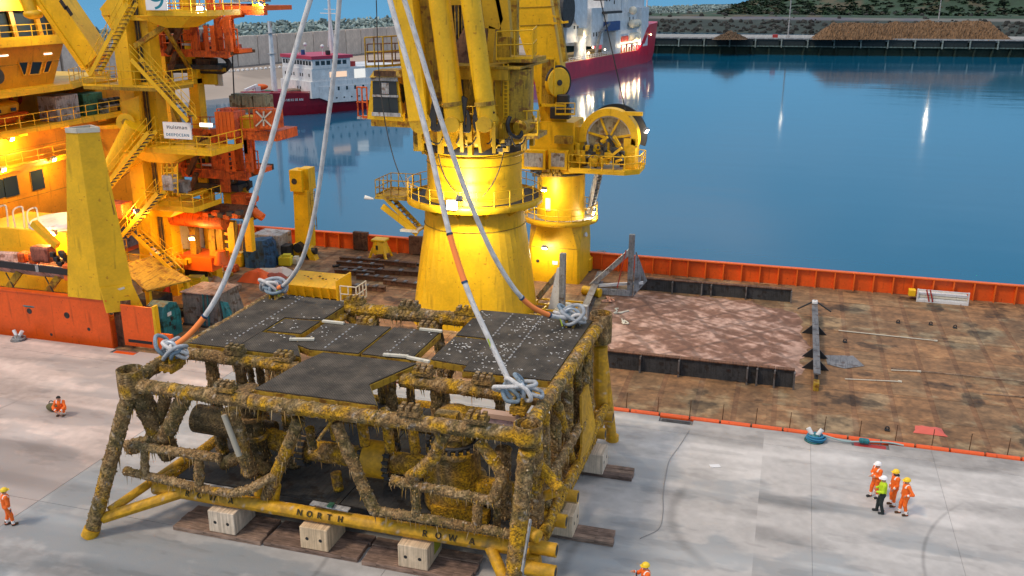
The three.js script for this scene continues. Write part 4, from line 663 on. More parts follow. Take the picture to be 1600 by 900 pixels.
// ---------------------------------------------------------------- handling tower with stairs and platforms
{
  const T = thing('handling_tower', 'tall yellow steel handling tower with zigzag stairs and railed platforms', 'tower', [-45.3, DY, -11]);
  const Y = M.yellow, YD = M.yellowD, Zp = onZ, platform = (x0, x1, z0, z1, y, m = Y) => { obj('platform', span(x0, x1, y - .22, y, z0, z1), m, T); railing(T, [[x0, y, z0], [x0, y, z1], [x1, y, z1], [x1, y, z0]], Y, 1.1, 1.1, .032); };
  // columns
  obj('column', [span(-46.2, -45.0, DY, 26, -11.6, -10.4)], Y, T); obj('column', span(-44.6, -43.9, DY, 26, -12.4, -11.3), Y, T); obj('column', span(-46.0, -45.2, DY, 26, -15.4, -14.6), Y, T); obj('column', span(-43.4, -42.6, DY, 26, -15.4, -14.6), Y, T);
  for (const y of [3, 7.8, 11.8, 16, 20.6]) { obj('ring_beam', [span(-46.2, -42.6, y - .6, y - .25, -11.2, -10.9), span(-46.2, -45.8, y - .6, y - .25, -15.2, -11), span(-43, -42.6, y - .6, y - .25, -15.2, -11)], Y, T); }
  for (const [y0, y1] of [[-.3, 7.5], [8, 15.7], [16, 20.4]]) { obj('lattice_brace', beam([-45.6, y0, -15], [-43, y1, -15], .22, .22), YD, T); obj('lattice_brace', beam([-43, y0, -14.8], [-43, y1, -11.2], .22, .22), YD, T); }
  // cable bundles running up the columns
  for (let i = 0; i < 7; i++) obj('cable_run', bar([-44.9 + .07 * i, 0, -11.25 + .03 * (i % 2)], [-44.9 + .07 * i, 24, -11.25], .03, .03, 5), i % 3 ? M.dark : M.ochre, T);
  // haunch plates and knee braces
  const knee = (a, b, w = .35) => obj('knee_brace', beam(a, b, w, w), YD, T);
  knee(Zp(262, 262, -10.6), Zp(322, 222, -10.6)); knee(Zp(212, 72, -10.6), Zp(285, 22, -10.6)); knee(Zp(205, 262, -10.8), Zp(160, 295, -10.8));
  obj('raking_strut', bar(Zp(178, 262, -9.5), Zp(212, 195, -9.5), .75, .75, 18), Y, T); obj('strut_ear', [bar(Zp(196, 191, -9.3), Zp(196, 191, -10.2), .62, .62, 18)], Y, T); obj('strut_pin', bar(Zp(196, 191, -9.28), Zp(196, 191, -9.15), .25, .25, 12), M.ochre, T);
  obj('haunch_plate', [wallPoly([Zp(186, 160, -10), Zp(215, 150, -10), Zp(222, 250, -10), Zp(205, 262, -10), Zp(190, 205, -10), Zp(200, 175, -10)].map(p => [p[0], p[1]]), -10.35, -10.1)], Y, T);
  // platforms, from the top
  platform(Zp(228, 12, -9)[0], Zp(322, 12, -9)[0], -13, -9, 20.6); platform(Zp(128, 118, -9)[0], Zp(252, 118, -9)[0], -12.5, -9, 15.6, YD);
  platform(Zp(222, 212, -8.6)[0], Zp(328, 212, -8.6)[0], -12.5, -8.6, 11.4); platform(Zp(226, 298, -8.6)[0], Zp(300, 298, -8.6)[0], -12, -8.6, 7.3); platform(-48.6, -43.6, -12, -8.4, 2.6, YD);
  obj('platform_keel', loft([[[-43.6, 10.4, -9.2], [-41.6, 10.4, -9.2], [-41.6, 10.4, -11.5], [-43.6, 10.4, -11.5]], [[-45.2, 11.18, -8.7], [-39.9, 11.18, -8.7], [-39.9, 11.18, -12], [-45.2, 11.18, -12]]]), Y, T); obj('platform_keel', loft([[[-44, 6.4, -9.4], [-42.4, 6.4, -9.4], [-42.4, 6.4, -11], [-44, 6.4, -11]], [[-44.8, 7.08, -8.7], [-41.4, 7.08, -8.7], [-41.4, 7.08, -11.8], [-44.8, 7.08, -11.8]]]), Y, T); obj('platform_keel', loft([[[-41.2, 19.6, -9.6], [-40, 19.6, -9.6], [-40, 19.6, -11.5], [-41.2, 19.6, -11.5]], [[-43.2, 20.36, -9.1], [-38.8, 20.36, -9.1], [-38.8, 20.36, -12.8], [-43.2, 20.36, -12.8]]]), Y, T);
  // stairs
  stair(T, Zp(148, 116, -8.2), Zp(206, 6, -8.2), .95, Y, M.dark); stair(T, Zp(300, 188, -8.2), Zp(212, 92, -8.2), .95, Y, M.dark); stair(T, Zp(152, 312, -8), Zp(238, 206, -8), .9, Y, M.dark); stair(T, Zp(192, 372, -7.8), Zp(252, 300, -7.8), .9, Y, M.dark); stair(T, Zp(282, 428, -8), Zp(212, 362, -8), .8, Y, M.dark);
  // ladder cage low on the tower
  for (let i = 0; i < 5; i++) { const p = Zp(256, 262 + i * 8, -8.3), q = Zp(276, 262 + i * 8, -8.3); obj('cage_bar', beam(p, q, .07, .07), Y, T); }
  for (let i = 0; i < 4; i++) obj('cage_bar', beam(Zp(253 + i * 8, 256, -8.3), Zp(254 + i * 8, 305, -8.3), .07, .07), Y, T);
  obj('grey_cabinet', pb(255, 275, 268, 297, -8.2, .6), M.greyL, T); obj('grey_cabinet', pb(271, 285, 284, 301, -9, 1), M.grey, T);
  obj('lower_frame', [beam(Zp(225, 455, -8.5), Zp(270, 425, -8.5), .25, .3), beam(Zp(235, 470, -8), Zp(262, 440, -8), .25, .3), beam(Zp(190, 425, -8.6), Zp(262, 428, -8.6), .2, .2)], YD, T);
  // jib at the very top left, catching the corner
  obj('top_jib', [beam(Zp(162, 18, -11), Zp(188, -14, -11), .45, .45), beam(Zp(162, 18, -11), Zp(205, 18, -11), .5, .5), beam(Zp(164, 20, -11), Zp(182, 48, -11), .4, .4)], Y, T);
  // sign boards
  const board = (name, label, p0, p1, z, draw, w, h) => {
    const t = thing(name, label, 'sign', [0, 0, 0].map((_, i) => (onZ(p0[0], p0[1], z)[i] + onZ(p1[0], p1[1], z)[i]) / 2)), a = onZ(p0[0], p1[1], z), b = onZ(p1[0], p0[1], z), W = b[0] - a[0], H = b[1] - a[1], cx = (a[0] + b[0]) / 2, cy = (a[1] + b[1]) / 2;
    obj('board', box(cx, cy, z, W, H, .06), M.white, t);
    const cv = document.createElement('canvas'); cv.width = w; cv.height = h; const c = cv.getContext('2d'); c.fillStyle = '#f2f4f4'; c.fillRect(0, 0, w, h); draw(c, w, h);
    const tx = new THREE.CanvasTexture(cv); tx.colorSpace = THREE.SRGBColorSpace; const m = obj('sign_print', new THREE.PlaneGeometry(W - .06, H - .06).translate(cx, cy, z + .034), std(C(.9, .9, .9), .5, { map: tx }), t, true); void m; return t;
  };
  board('sign_board', 'white sign board reading Huisman Deepocean on the platform railing', [257, 192], [298, 216], -8.45, (c, w, h) => { c.textAlign = 'center'; c.fillStyle = '#27394a'; c.font = 'bold 92px sans-serif'; c.fillText('Huisman', w / 2, h * .4); c.fillStyle = '#1d6f93'; c.font = 'bold 76px sans-serif'; c.fillText('DEEPOCEAN', w / 2, h * .86); }, 512, 300);
  board('sign_board', 'white sign with a teal ring emblem at the tower top', [229, -34], [257, 16], -8.8, (c, w, h) => { c.strokeStyle = '#11859b'; c.lineWidth = 42; c.beginPath(); c.arc(w * .5, h * .52, 92, -.6, 3.6); c.stroke(); c.lineWidth = 20; c.beginPath(); c.arc(w * .5, h * .52, 92, 3.6, 5.4); c.stroke(); c.lineWidth = 40; c.beginPath(); c.moveTo(w * .82, h * .5); c.bezierCurveTo(w * .86, h * .75, w * .7, h * .92, w * .42, h * .95); c.stroke(); }, 300, 512);
  const sd = thing('hanging_lamp', 'small white lamp box hanging under the sign platform', 'lamp', Zp(312, 196, -8.4)); obj('lamp_body', pb(312, 193, 330, 198, -8.35, .15), lampMat(whiteL, 1.2), sd); obj('lamp_bracket', pb(319, 186, 321, 193, -8.4, .08), M.yellow, sd);
}
// orange equipment modules hung on the tower (one builder, three levels)
{
  const module = (name, label, y0, y1, bot, dx, low) => {
    const z = -14, T = thing(name, label, 'module', onZ(310 + dx, bot, z), 'orange modules on the handling tower'), o = M.orangeW, p = (a, b, c, d, zz = z, dd = .3) => pb(a + dx, b, c + dx, d, zz, dd), Z = (a, b, zz = z) => onZ(a + dx, b, zz);
    obj('floor_beam', p(252, bot - 8, 352, bot, z + .1, .4), o, T); obj('floor', [pb(252 + dx, bot - 6, 352 + dx, bot - 3, z, 4)], M.brown, T); obj('side_beam', beam(Z(352, bot - 2), Z(375, bot - 14, z - 3), .3, .5), o, T);
    obj('roof_beam', p(238, y0, 345, y0 + 5, z, .35), o, T);
    for (const x of [246, 300, 352]) obj('frame_post', p(x, y0 + 4, x + 5, bot - 7, z, .3), o, T); obj('frame_post', p(338, y0 + 4, 342, bot - 7, z - 3, .3), o, T); obj('raking_post', beam(Z(262, bot - 4, z + .25), Z(288, y0 + 8, z + .25), .3, .35), M.rust, T); obj('raking_post', beam(Z(230, bot - 20, z - 1), Z(242, y0, z - 1), .5, .5), M.rust, T);
    obj('hanging_brace', beam(Z(262, bot + 34, z + .3), Z(275, bot - 6, z + .3), .28, .28), M.rust, T);
    // equipment inside
    obj('dark_box', p(254, y0 + 14, 272, bot - 9, z - .8, 1.2), M.brown, T); obj('grey_tank', [(() => { const a = Z(310, bot - 42, z - 1.1), b = Z(311, bot - 22, z - 1.1); return bar(b, a, .5, .5, 18); })()], M.greyL, T); obj('orange_box', p(304, bot - 22, 320, bot - 8, z - .5, 1), M.orange, T); obj('steel_case', p(276, bot - 34, 300, bot - 9, z - 1, 1), M.rust, T); obj('name_plate', p(284, bot - 20, 300, bot - 17, z - .3, .05), M.white, T);
    railing(T, [Z(252, bot - 7, z + .05), Z(300, bot - 8, z + .05)], o, 1.2, .9, .035);
    // ladder with cage
    const L = obj('ladder', [p(321, bot - 48, 323, bot - 8, z + .3, .08), p(331, bot - 48, 333, bot - 8, z + .3, .08)], M.orange, T); for (let i = 0; i < 6; i++) obj('rung', p(323, bot - 46 + i * 7, 331, bot - 44.4 + i * 7, z + .28, .06), M.orange, L);
    obj('side_panel', p(333, bot - 46, 346, bot - 8, z - .2, .1), M.orangeW, T);
    // end balcony
    obj('balcony_floor', [pb(350 + dx, bot - 11, 373 + dx, bot - 5, z - 1, 1.8)], M.orange, T); railing(T, [Z(350, bot - 9, z - .9), Z(373, bot - 9, z - .9), Z(373, bot - 9, z - 2.6)], M.orange, 1.5, .55, .045); obj('balcony_post', p(361, y0 + 6, 363.5, bot - 8, z - 1.2, .14), M.orange, T);
    // cable chain loop under the floor
    const c = Z(330, bot + 12, z - 1.2), s = Z(352, bot + 12, z - 1.2); obj('cable_chain', [tube([[c[0] - 4, c[1] - .55, c[2]], [c[0], c[1] - .55, c[2]], [s[0] - .2, s[1] - .55, s[2]], [s[0] + .35, s[1], s[2]], [s[0] - .2, s[1] + .55, s[2]], [c[0] - .5, c[1] + .55, c[2]]], .16, 40, 8)], M.black, T); obj('cable_chain', [tube([[c[0] - 3.5, c[1] - .5, c[2] - .8], [s[0] - .8, s[1] - .5, s[2] - .8], [s[0] - .25, s[1], s[2] - .8], [s[0] - .8, s[1] + .5, s[2] - .8], [c[0] - 1, c[1] + .5, c[2] - .8]], .16, 40, 8)], M.black, T);
    obj('under_tray', p(262, bot + 14, 340, bot + 19, z - .4, 2), M.dark, T); obj('under_machine', [p(270, bot + 2, 300, bot + 15, z - .8, 1.4), p(300, bot + 4, 328, bot + 14, z - .6, 1)], M.brown, T); obj('yellow_beam', p(280, bot + 18, 352, bot + 22, z - 1, .4), M.yellowD, T);
    for (let i = 0; i < 14; i++) { const s = hsh(i, bot, 3), q = hsh(i, bot, 9), a = Z(256 + s * 88, bot - 10 - q * 44, z - .9 - (i % 3) * .5); obj('pipe_run', i % 2 ? bar(a, [a[0] + (q - .5) * 1.6, a[1] + .2 * (i % 3), a[2] + .3], .09 + .05 * s, .09, 7) : bar(a, [a[0], a[1] - .9 - s, a[2]], .07 + .06 * q, .07, 7), [M.orangeW, M.grey, M.rust, M.dark, M.yellowD][i % 5], T); }
    for (let i = 0; i < 8; i++) obj('valve_unit', rbox(...Z(258 + hsh(i, bot, 21) * 84, bot - 12 - hsh(i, bot, 22) * 26, z - .6), .35 + .3 * hsh(i, 1, 4), .3 + .3 * hsh(i, 2, 4), .4, .04), [M.orange, M.greyL, M.black, M.orangeW][i % 4], T);
    railing(T, [Z(252, y0 + 1, z + .05), Z(345, y0 + 1, z + .05)], o, 1.1, .9, .035);
    const post = obj('support_arm', [p(318, bot + 20, 334, bot + 44, z - 1.4, .6)], M.yellow, T); void post; if (low) obj('cream_panel', p(336, bot + 24, 346, bot + 46, z - 1.8, .1), M.cream, T);
  };
  module('orange_module', 'orange steel equipment module with ladder, upper one on the tower', 22, 0, 88, 0, true);
  module('orange_module', 'orange steel equipment module with balcony above the water, middle one on the tower', 205, 0, 276, 32, false);
  // top module, cut by the picture edge
  const z = -15, T = thing('orange_gantry', 'orange platform with grey unit jutting from the tower top', 'gantry', onZ(370, 10, z)); obj('gantry_beam', [pb(320, 16, 412, 23, z, .5), pb(336, 6, 414, 13, z - 2, .5)], M.orangeW, T); obj('gantry_floor', pb(322, 9, 412, 16, z - .2, 4), M.orange, T); obj('grey_unit', pb(364, -30, 398, 3, z - .4, 2), M.grey, T); obj('gantry_curve', tube([onZ(345, 50, z), onZ(348, 34, z), onZ(366, 24, z), onZ(380, 22, z)], .22, 20, 8), M.orange, T); obj('gantry_post', [pb(322, -30, 326, 16, z, .3), pb(406, -30, 409, 14, z, .25)], M.orange, T); railing(T, [onZ(322, 14, z), onZ(346, 13, z)], M.orange, 1.3, .6, .04); obj('cable_drop', bar(onZ(360, 14, z - 1), onZ(366, 155, z - 1), .05, .05, 6), M.dark, T); railing(T, [onZ(395, 10, z), onZ(414, 9, z)], M.yellow, 1.4, .5, .035);
  // walkway with baskets between the tower and the water side
  const W = thing('orange_walkway', 'orange walkway with mesh basket and grey boxes beyond the sign platform', 'walkway', onZ(390, 210, -13)); obj('walk_floor', [pb(330, 206, 432, 216, -13, 3)], M.orangeW, W); railing(W, [onZ(342, 205, -12.9), onZ(430, 203, -12.9)], M.orange, 1.6, .7, .04);
  const bk = [pb(339, 176, 364, 213, -12.4, 1.6)]; obj('pink_tarp_basket', bk.concat([pb(344, 170, 360, 180, -12.8, 1)]), worn(C(.85, .17, .08), .7), W); for (let i = 0; i < 5; i++) obj('basket_bar', [pb(338.5 + i * 6, 175, 340 + i * 6, 214, -12.35, .06)], M.orange, W); obj('yellow_box', pb(373, 183, 395, 202, -13.2, 1.2), M.yellow, W);
  obj('mesh_basket', [pb(397, 172, 428, 200, -12.6, 1.2)], M.orangeW, W); obj('mesh_cross', [beam(onZ(400, 174, -12.55), onZ(424, 197, -12.55), .09, .09), beam(onZ(424, 174, -12.55), onZ(400, 197, -12.55), .09, .09), beam(onZ(412, 174, -12.55), onZ(412, 197, -12.55), .09, .09)], M.cream, W); obj('walk_post', [pb(382, 214, 385, 240, -14, .2), pb(345, 214, 350, 300, -14, .3)], M.orangeW, W);
  for (let i = 0; i < 3; i++) { const t = tag(obj('grey_box', [pb(360 + i * 18, 150, 377 + i * 18, 176, -16, 1.2), pb(361 + i * 18, 147, 376 + i * 18, 150.5, -16.2, .8)], std(C(.33, .30, .19), .7, { map: wearTex })), ['olive grey equipment box beside the dark drop cable', 'olive grey equipment box between its two neighbours behind the walkway', 'olive grey equipment box above the mesh basket'][i], 'box', 'olive boxes behind the orange walkway'); void t; }
  // horizontal reddish cylinders and their frame
  const H = thing('ram_assembly', 'pair of long rust-red horizontal cylinders on orange supports', 'machinery', onZ(330, 420, -12)); obj('red_cylinder', [bar(onZ(270, 339, -11.5), onZ(352, 346, -11.5), .62, .6, 20)], M.orangeW, H); obj('red_cylinder', [bar(onZ(298, 326, -13), onZ(398, 332, -13), .55, .55, 20)], M.rust, H); obj('cylinder_cap', [bar(onZ(396, 330, -13), onZ(411, 340, -13), .35, .3, 14)], M.orange, H); obj('red_motor', [pb(362, 306, 388, 322, -13, 1), bar(onZ(386, 308, -13), onZ(402, 310, -13), .25, .25, 10)], M.orangeW, H);
  for (let i = 0; i < 9; i++) obj('valve_block', rbox(...onZ(318 + (i * 37) % 60, 326 + (i * 13) % 14, -11.2), .5, .35, .4, .05), i % 2 ? M.orangeW : M.dark, H);
  for (const [x, a, b] of [[303, 352, 418], [332, 350, 408], [344, 352, 402], [362, 345, 398], [388, 340, 392]]) obj('support_leg', [beam(onZ(x, a, -12.5), onZ(x + 4, b, -12.5), .55, .5)], x > 360 ? M.yellow : M.ochre, H); obj('orange_base', [pb(278, 404, 330, 420, -11.6, 2.4)], M.orange, H); obj('orange_cone', bar(onZ(346, 412, -11.5), onZ(344, 392, -11.5), .55, .35, 14), M.orange, H);
  for (let i = 0; i < 4; i++) obj('rung', [pb(346, 352 + i * 12, 358, 355 + i * 12, -12.4, .1)], M.yellow, H); for (let i = 0; i < 8; i++) obj('cable_run', bar(onZ(366 + i * 3, 345, -12.3), onZ(364 + i * 3, 392, -12.3), .04, .04, 5), i % 2 ? M.ochre : M.brown, H);
  tag(obj('reel_housing', [pb(283, 352, 302, 388, -13.5, 1.6)], M.cream), 'cream ribbed housing behind the orange supports', 'housing');
}
// ---------------------------------------------------------------- foredeck items
{
  const rb = thing('rescue_boat', 'pinkish grey rescue boat with black fender band on yellow davit legs', 'boat', [-47, 3.1, -1.8]), secs = [];
  for (let i = 0; i <= 14; i++) { const t = i / 14, x = -52.3 + t * 8.2, w = .98 * Math.min(1, .55 + t * 1.6) * Math.min(1, (1 - t) * 5 + .7), y = 4.75 - .15 * t; secs.push([[x, y + .25, -1.9 + w], [x, y - .25, -1.9 + w * .95], [x, y - .75, -1.9 + w * .45], [x, y - .9, -1.9], [x, y - .75, -1.9 - w * .45], [x, y - .25, -1.9 - w * .95], [x, y + .25, -1.9 - w], [x, y + .12, -1.9 - w * .8], [x, y - .3, -1.9 - w * .6], [x, y - .3, -1.9 + w * .6], [x, y + .12, -1.9 + w * .8]]); }
  obj('boat_hull', loft(secs), worn(C(.62, .42, .38), .6), rb); obj('fender_band', [beam([-52.3, 4.72, -.92], [-44.2, 4.58, -.92], .14, .42)], M.black, rb); for (const x of [-49.9, -46.6]) obj('band_strap', box(x, 4.66, -.85, .24, .5, .05), M.greyL, rb);
  obj('orange_stern', [rbox(-44.2, 4.5, -1.7, .9, 1.1, 1.6, .1)], M.orange, rb); obj('console', rbox(-46.9, 5.35, -1.9, 1.5, 1.1, .9, .2), worn(C(.42, .12, .07), .6), rb); for (const x of [-48.5, -47.6]) obj('seat', rbox(x, 5.0, -1.9, .6, .7, .8, .12), M.orangeW, rb);
  for (let i = 0; i < 12; i++) obj('engine_part', rbox(-45.6 + (i % 4) * .28, 4.95 + Math.floor(i / 4) * .3, -1.75 + (i * 7 % 3) * .22, .3, .32, .3, .05), i % 3 ? M.black : M.dark, rb);
  for (const x of [-48.6, -45.4]) obj('davit_leg', beam([x - 1.7, 2.0, -.95], [x, 4.1, -1.4], .35, .4), M.yellowD, rb); for (const x of [-49.6, -46.4]) obj('leg_brace', beam([x, 4, -1.2], [x + .7, 3, -1.0], .06, .06), M.dark, rb); obj('davit_arm', [beam(onZ(52, 348, -2.2), onZ(90, 384, -2.2), .4, .45)], M.yellow, rb);
  tag(obj('deck_house', [rbox(-50.5, 4.1, -6.2, 7.6, 4.4, 4.6, .08)], M.yellow), 'low yellow deck house behind the rescue boat', 'deck house'); tag(obj('cylinder_cover', [lathe([[0, 6.75], [2.2, 6.7], [2.35, 6.5], [2.35, 6.32]], -48.5, -6, 28)], M.white), 'round white cover on the yellow deck house', 'cover');
  const ra = thing('guard_rails', 'white pipe guard rails on the yellow deck house', 'railing', [-51, 6.3, -4.5]); for (const x of [-52.6, -51.2, -50]) obj('hoop', tube([[x, 6.3, -4.2], [x, 7.5, -4.3], [x + .4, 7.7, -4.6], [x + .8, 7.5, -4.3], [x + .8, 6.3, -4.2]], .06, 20, 6), M.cream, ra);
  tag(obj('red_machine', [rbox(-46, 7.1, -8, 2.4, 1.1, 1.2, .1), bar([-47.4, 7.1, -8], [-46.9, 7.1, -8], .55, .55, 14)], M.orangeW), 'red pump unit behind the pylon', 'pump');
  const cb = thing('cable_reel', 'blue hose coiled on the pale foredeck beside the davit legs', 'hose', [-47.5, 1.86, -1.2]); for (let i = 0; i < 3; i++) obj('hose_coil', new THREE.TorusGeometry(.5 + i * .18, .06, 6, 24).rotateX(Math.PI / 2).scale(1.6, 1, .7).translate(-47.5, 1.92 + i * .05, -1.15), M.teal, cb);
}
// ---------------------------------------------------------------- main crane
const circ = (cx, cz, r, y, n = 28) => Array.from({ length: n }, (_, i) => { const a = i / n * 6.28318; return [cx + Math.cos(a) * r, y, cz + Math.sin(a) * r]; });
const washer = (cx, cz, r0, r1, y0, y1, n = 40) => lathe([[r0, y0], [r1, y0], [r1, y1], [r0, y1], [r0, y0]], cx, cz, n);
{
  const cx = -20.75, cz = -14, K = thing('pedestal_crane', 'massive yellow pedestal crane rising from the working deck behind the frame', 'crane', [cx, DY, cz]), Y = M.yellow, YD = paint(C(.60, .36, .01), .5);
  const sup = (s, e, y) => Array.from({ length: 48 }, (_, i) => { const a = i / 48 * 6.28318 + .001, c = Math.cos(a), d = Math.sin(a), r = s / Math.pow(Math.pow(Math.abs(c), e) + Math.pow(Math.abs(d), e), 1 / e); return [cx + c * r, y, cz + d * r]; });
  obj('pedestal', loft([[3.95, 4.6, DY], [3.9, 4.2, .8], [3.78, 3.1, 3], [3.63, 2.4, 5.2], [3.52, 2, 6.6], [3.48, 2, 8.3]].map(([s, e, y]) => sup(s, e, y))), Y, K);
  obj('weld_seam', [ring(cx, 6.6, cz, 3.555, .03, 48, 5), ring(cx, 10.9, cz, 3.27, .03, 48, 5)], M.ochre, K);
  obj('neck', lathe([[3.5, 8.3], [3.42, 8.6], [3.27, 9.2], [3.25, 11.6], [3.4, 11.75]], cx, cz, 48), Y, K); obj('slew_ring', lathe([[3.4, 11.75], [3.55, 11.8], [3.55, 12.25], [3.3, 12.3]], cx, cz, 48), M.black, K);
  obj('hand_rail_bead', ring(cx, 11.5, cz, 3.4, .07, 48, 6), YD, K);
  // gallery round the neck
  obj('gallery', washer(cx, cz, 3.4, 4.65, 8.25, 8.4), M.dark, K); obj('gallery_edge', washer(cx, cz, 4.6, 4.72, 8.1, 8.48), Y, K); railing(K, circ(cx, cz, 4.64, 8.42, 26), Y, 1.15, 1.2, .03, true);
  for (let i = 0; i < 12; i++) { const a = i / 12 * 6.283; obj('gallery_bracket', beam([cx + Math.cos(a) * 3.5, 7.6, cz + Math.sin(a) * 3.5], [cx + Math.cos(a) * 4.5, 8.2, cz + Math.sin(a) * 4.5], .12, .2), Y, K); }
  const gx = cx - 4.2; obj('side_gallery', [span(gx - 2.4, gx + .4, 8.2, 8.36, cz - .6, cz + 2.2)], M.yellowD, K); railing(K, [[gx, 8.4, cz + 2.2], [gx - 2.3, 8.4, cz + 2.2], [gx - 2.3, 8.4, cz - .5], [gx, 8.4, cz - .5]], M.ochre, 1.15, .6, .035); stair(K, [cx - 3.7, 6.2, cz + 1.6], [gx - 1.7, 8.3, cz + 1.6], .9, Y, M.greyL, false); obj('stair_landing', span(cx - 4.7, cx - 3.4, 6.05, 6.2, cz + .8, cz + 2.4), M.cream, K); obj('landing_arm', beam([gx - 1.9, 7.7, cz + 2.1], [cx - 3.5, 5.9, cz + 2.1], .14, .4), Y, K);
  obj('signal_lamp', [bar([gx - 2.5, 8.2, cz + 2.2], [gx - 3.1, 8.3, cz + 2.3], .07, .16, 8)], M.white, K);
  // rotating skirt and machine house
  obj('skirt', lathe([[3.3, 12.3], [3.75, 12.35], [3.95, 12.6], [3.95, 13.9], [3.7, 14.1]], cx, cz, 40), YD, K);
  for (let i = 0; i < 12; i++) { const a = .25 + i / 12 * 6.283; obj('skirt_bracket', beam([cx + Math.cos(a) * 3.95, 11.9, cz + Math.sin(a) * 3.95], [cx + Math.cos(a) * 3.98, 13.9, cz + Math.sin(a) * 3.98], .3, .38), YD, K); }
  obj('machine_house', [span(cx - 3.35, cx + 3.2, 13.9, 17.2, cz - 3.6, cz + 2.9)], YD, K); obj('house_panel', [span(cx - .2, cx + 1.1, 14.2, 16.9, cz + 2.9, cz + 3.0)], M.yellowD, K); obj('house_corner', cyl(cx + 3.1, 13.9, 17.2, cz + 1.4, 1.3, 1.3, 20), M.yellowD, K);  // house wall yellow darkened in its colour to carry the shade there
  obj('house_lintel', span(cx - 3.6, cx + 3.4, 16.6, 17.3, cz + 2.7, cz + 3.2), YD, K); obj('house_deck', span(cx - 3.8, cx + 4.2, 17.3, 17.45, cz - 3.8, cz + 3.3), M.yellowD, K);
  // mast frame above the house
  const zz = cz + .4, mast = (p) => obj('mast_plate', wallPoly(p.map(q => { const w = onZ(q[0], q[1], zz); return [w[0], w[1]]; }), zz - .6, zz), YD, K);
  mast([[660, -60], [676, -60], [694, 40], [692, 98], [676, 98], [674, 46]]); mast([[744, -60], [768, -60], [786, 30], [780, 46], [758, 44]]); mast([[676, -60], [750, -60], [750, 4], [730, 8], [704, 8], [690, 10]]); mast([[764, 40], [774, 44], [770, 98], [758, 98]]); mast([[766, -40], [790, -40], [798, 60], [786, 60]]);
  obj('mast_back', span(cx - 2.6, cx + 2.2, 17.45, 24, cz - 3.4, cz - 2.8), M.yellowD, K); obj('gear_hump', loft([[[cx - 1.6, 17.4, cz + 1], [cx + .9, 17.4, cz + 1], [cx + .9, 17.4, cz - 2], [cx - 1.6, 17.4, cz - 2]], [[cx - .7, 19.6, cz - .2], [cx + .5, 19.6, cz - .2], [cx + .5, 19.6, cz - 1.4], [cx - .7, 19.6, cz - 1.4]]]), M.rust, K);
  for (let i = 0; i < 11; i++) { const p = onZ(703 + i * 2.4, 0, cz - 1); obj('hoist_rope', bar([p[0], 17.6 + (i % 3) * .5, cz - 1 - (i % 2) * .5], [p[0] - .2 + .05 * i, 26, cz - 1.2], .07, .07, 6), i % 4 ? M.black : M.grey, K); }
  // luffing cylinders and boom leg
  const arm = (x0, y0, x1, y1, z, r) => { const a = onZ(x1, y1, z), b = onZ(x0, y0, z); return [a, b, r]; };
  for (const q of [arm(672, -110, 712, 190, cz + 4.5, .66), arm(720, -110, 762, 190, cz + 4.4, .6)]) { const t = obj('luffing_cylinder', bar(q[0], q[1], q[2], q[2] * 1.05, 22), Y, K); const a = q[0]; obj('cylinder_eye', [bar([a[0], a[1] - .1, a[2] - .9], [a[0], a[1] - .1, a[2] + .75], .5, .5, 18), beam([a[0] - .4, a[1] + .1, a[2]], [a[0] - .3, 12.3, cz + 4.05], .22, 1.1), beam([a[0] + .4, a[1] + .1, a[2]], [a[0] + .3, 12.3, cz + 4.05], .22, 1.1)], YD, t); obj('clamp_band', bar([a[0] - .16, a[1] + 1.0, a[2]], [a[0] - .19, a[1] + 1.25, a[2]], q[2] * 1.1, q[2] * 1.1, 20), M.ochre, t); }
  const bl = arm(622, -110, 660, 186, cz + 4, 1), leg = obj('boom_leg', beam(bl[0], bl[1], 1.55, 1.3), Y, K); obj('boom_side', beam([bl[0][0] + .9, bl[0][1], bl[0][2] - .5], [bl[1][0] + .95, bl[1][1], bl[1][2] - .5], .3, 1.1), M.yellowD, leg); obj('boom_foot', [bar([bl[0][0] + .1, bl[0][1] - .1, bl[0][2] - 1.2], [bl[0][0] + .1, bl[0][1] - .1, bl[0][2] + .7], .75, .75, 20)], YD, leg);
  // hose loops
  const hose = (pts, r = .09) => obj('hydraulic_hose', tube(pts, r, 36, 7), M.black, K); const h = (px, py, z = cz + 4.6) => onZ(px, py, z);
  for (let i = 0; i < 4; i++) hose([h(678 + i * 2, 152 + i), h(674 + i * 2, 175), h(672 + i * 3, 196), h(680 + i * 2, 204), h(688 + i, 185), h(690, 168)]); for (let i = 0; i < 4; i++) hose([h(724 + i * 1.6, 150 + i), h(720 + i * 2, 178), h(721 + i * 2, 200), h(727 + i * 2, 206), h(731 + i, 188), h(730, 172)]); for (let i = 0; i < 3; i++) hose([h(744 + i * 2, 166), h(740 + i * 2, 186), h(744 + i * 2, 204), h(751 + i, 190), h(754 + i, 172)], .07);
  hose([h(742, 180), h(752, 190), h(764, 186), h(772, 174)]); hose([h(797, 182, cz + 3.6), h(793, 195, cz + 3.8), h(798, 210, cz + 3.6), h(812, 214, cz + 3), h(818, 200, cz + 2.6)], .14);
  const cab1 = [h(682, 228, cz + 3.5), h(690, 262, cz + 3.55), h(702, 288, cz + 3.7), h(716, 305, cz + 4.3)], cab2 = [h(787, 240, cz + 2.9), h(780, 265, cz + 3), h(768, 290, cz + 3.4), h(754, 308, cz + 4)]; obj('power_cable', tube(cab1, .035, 24, 5), M.dark, K); obj('power_cable', tube(cab2, .035, 24, 5), M.dark, K);
  for (let i = 0; i < 7; i++) { const p = h(776 + i * 3, 222 + (i % 3) * 5, cz + 3.3); obj('junction_box', rbox(...p, .42, .4, .3, .04), i % 2 ? YD : M.dark, K); }
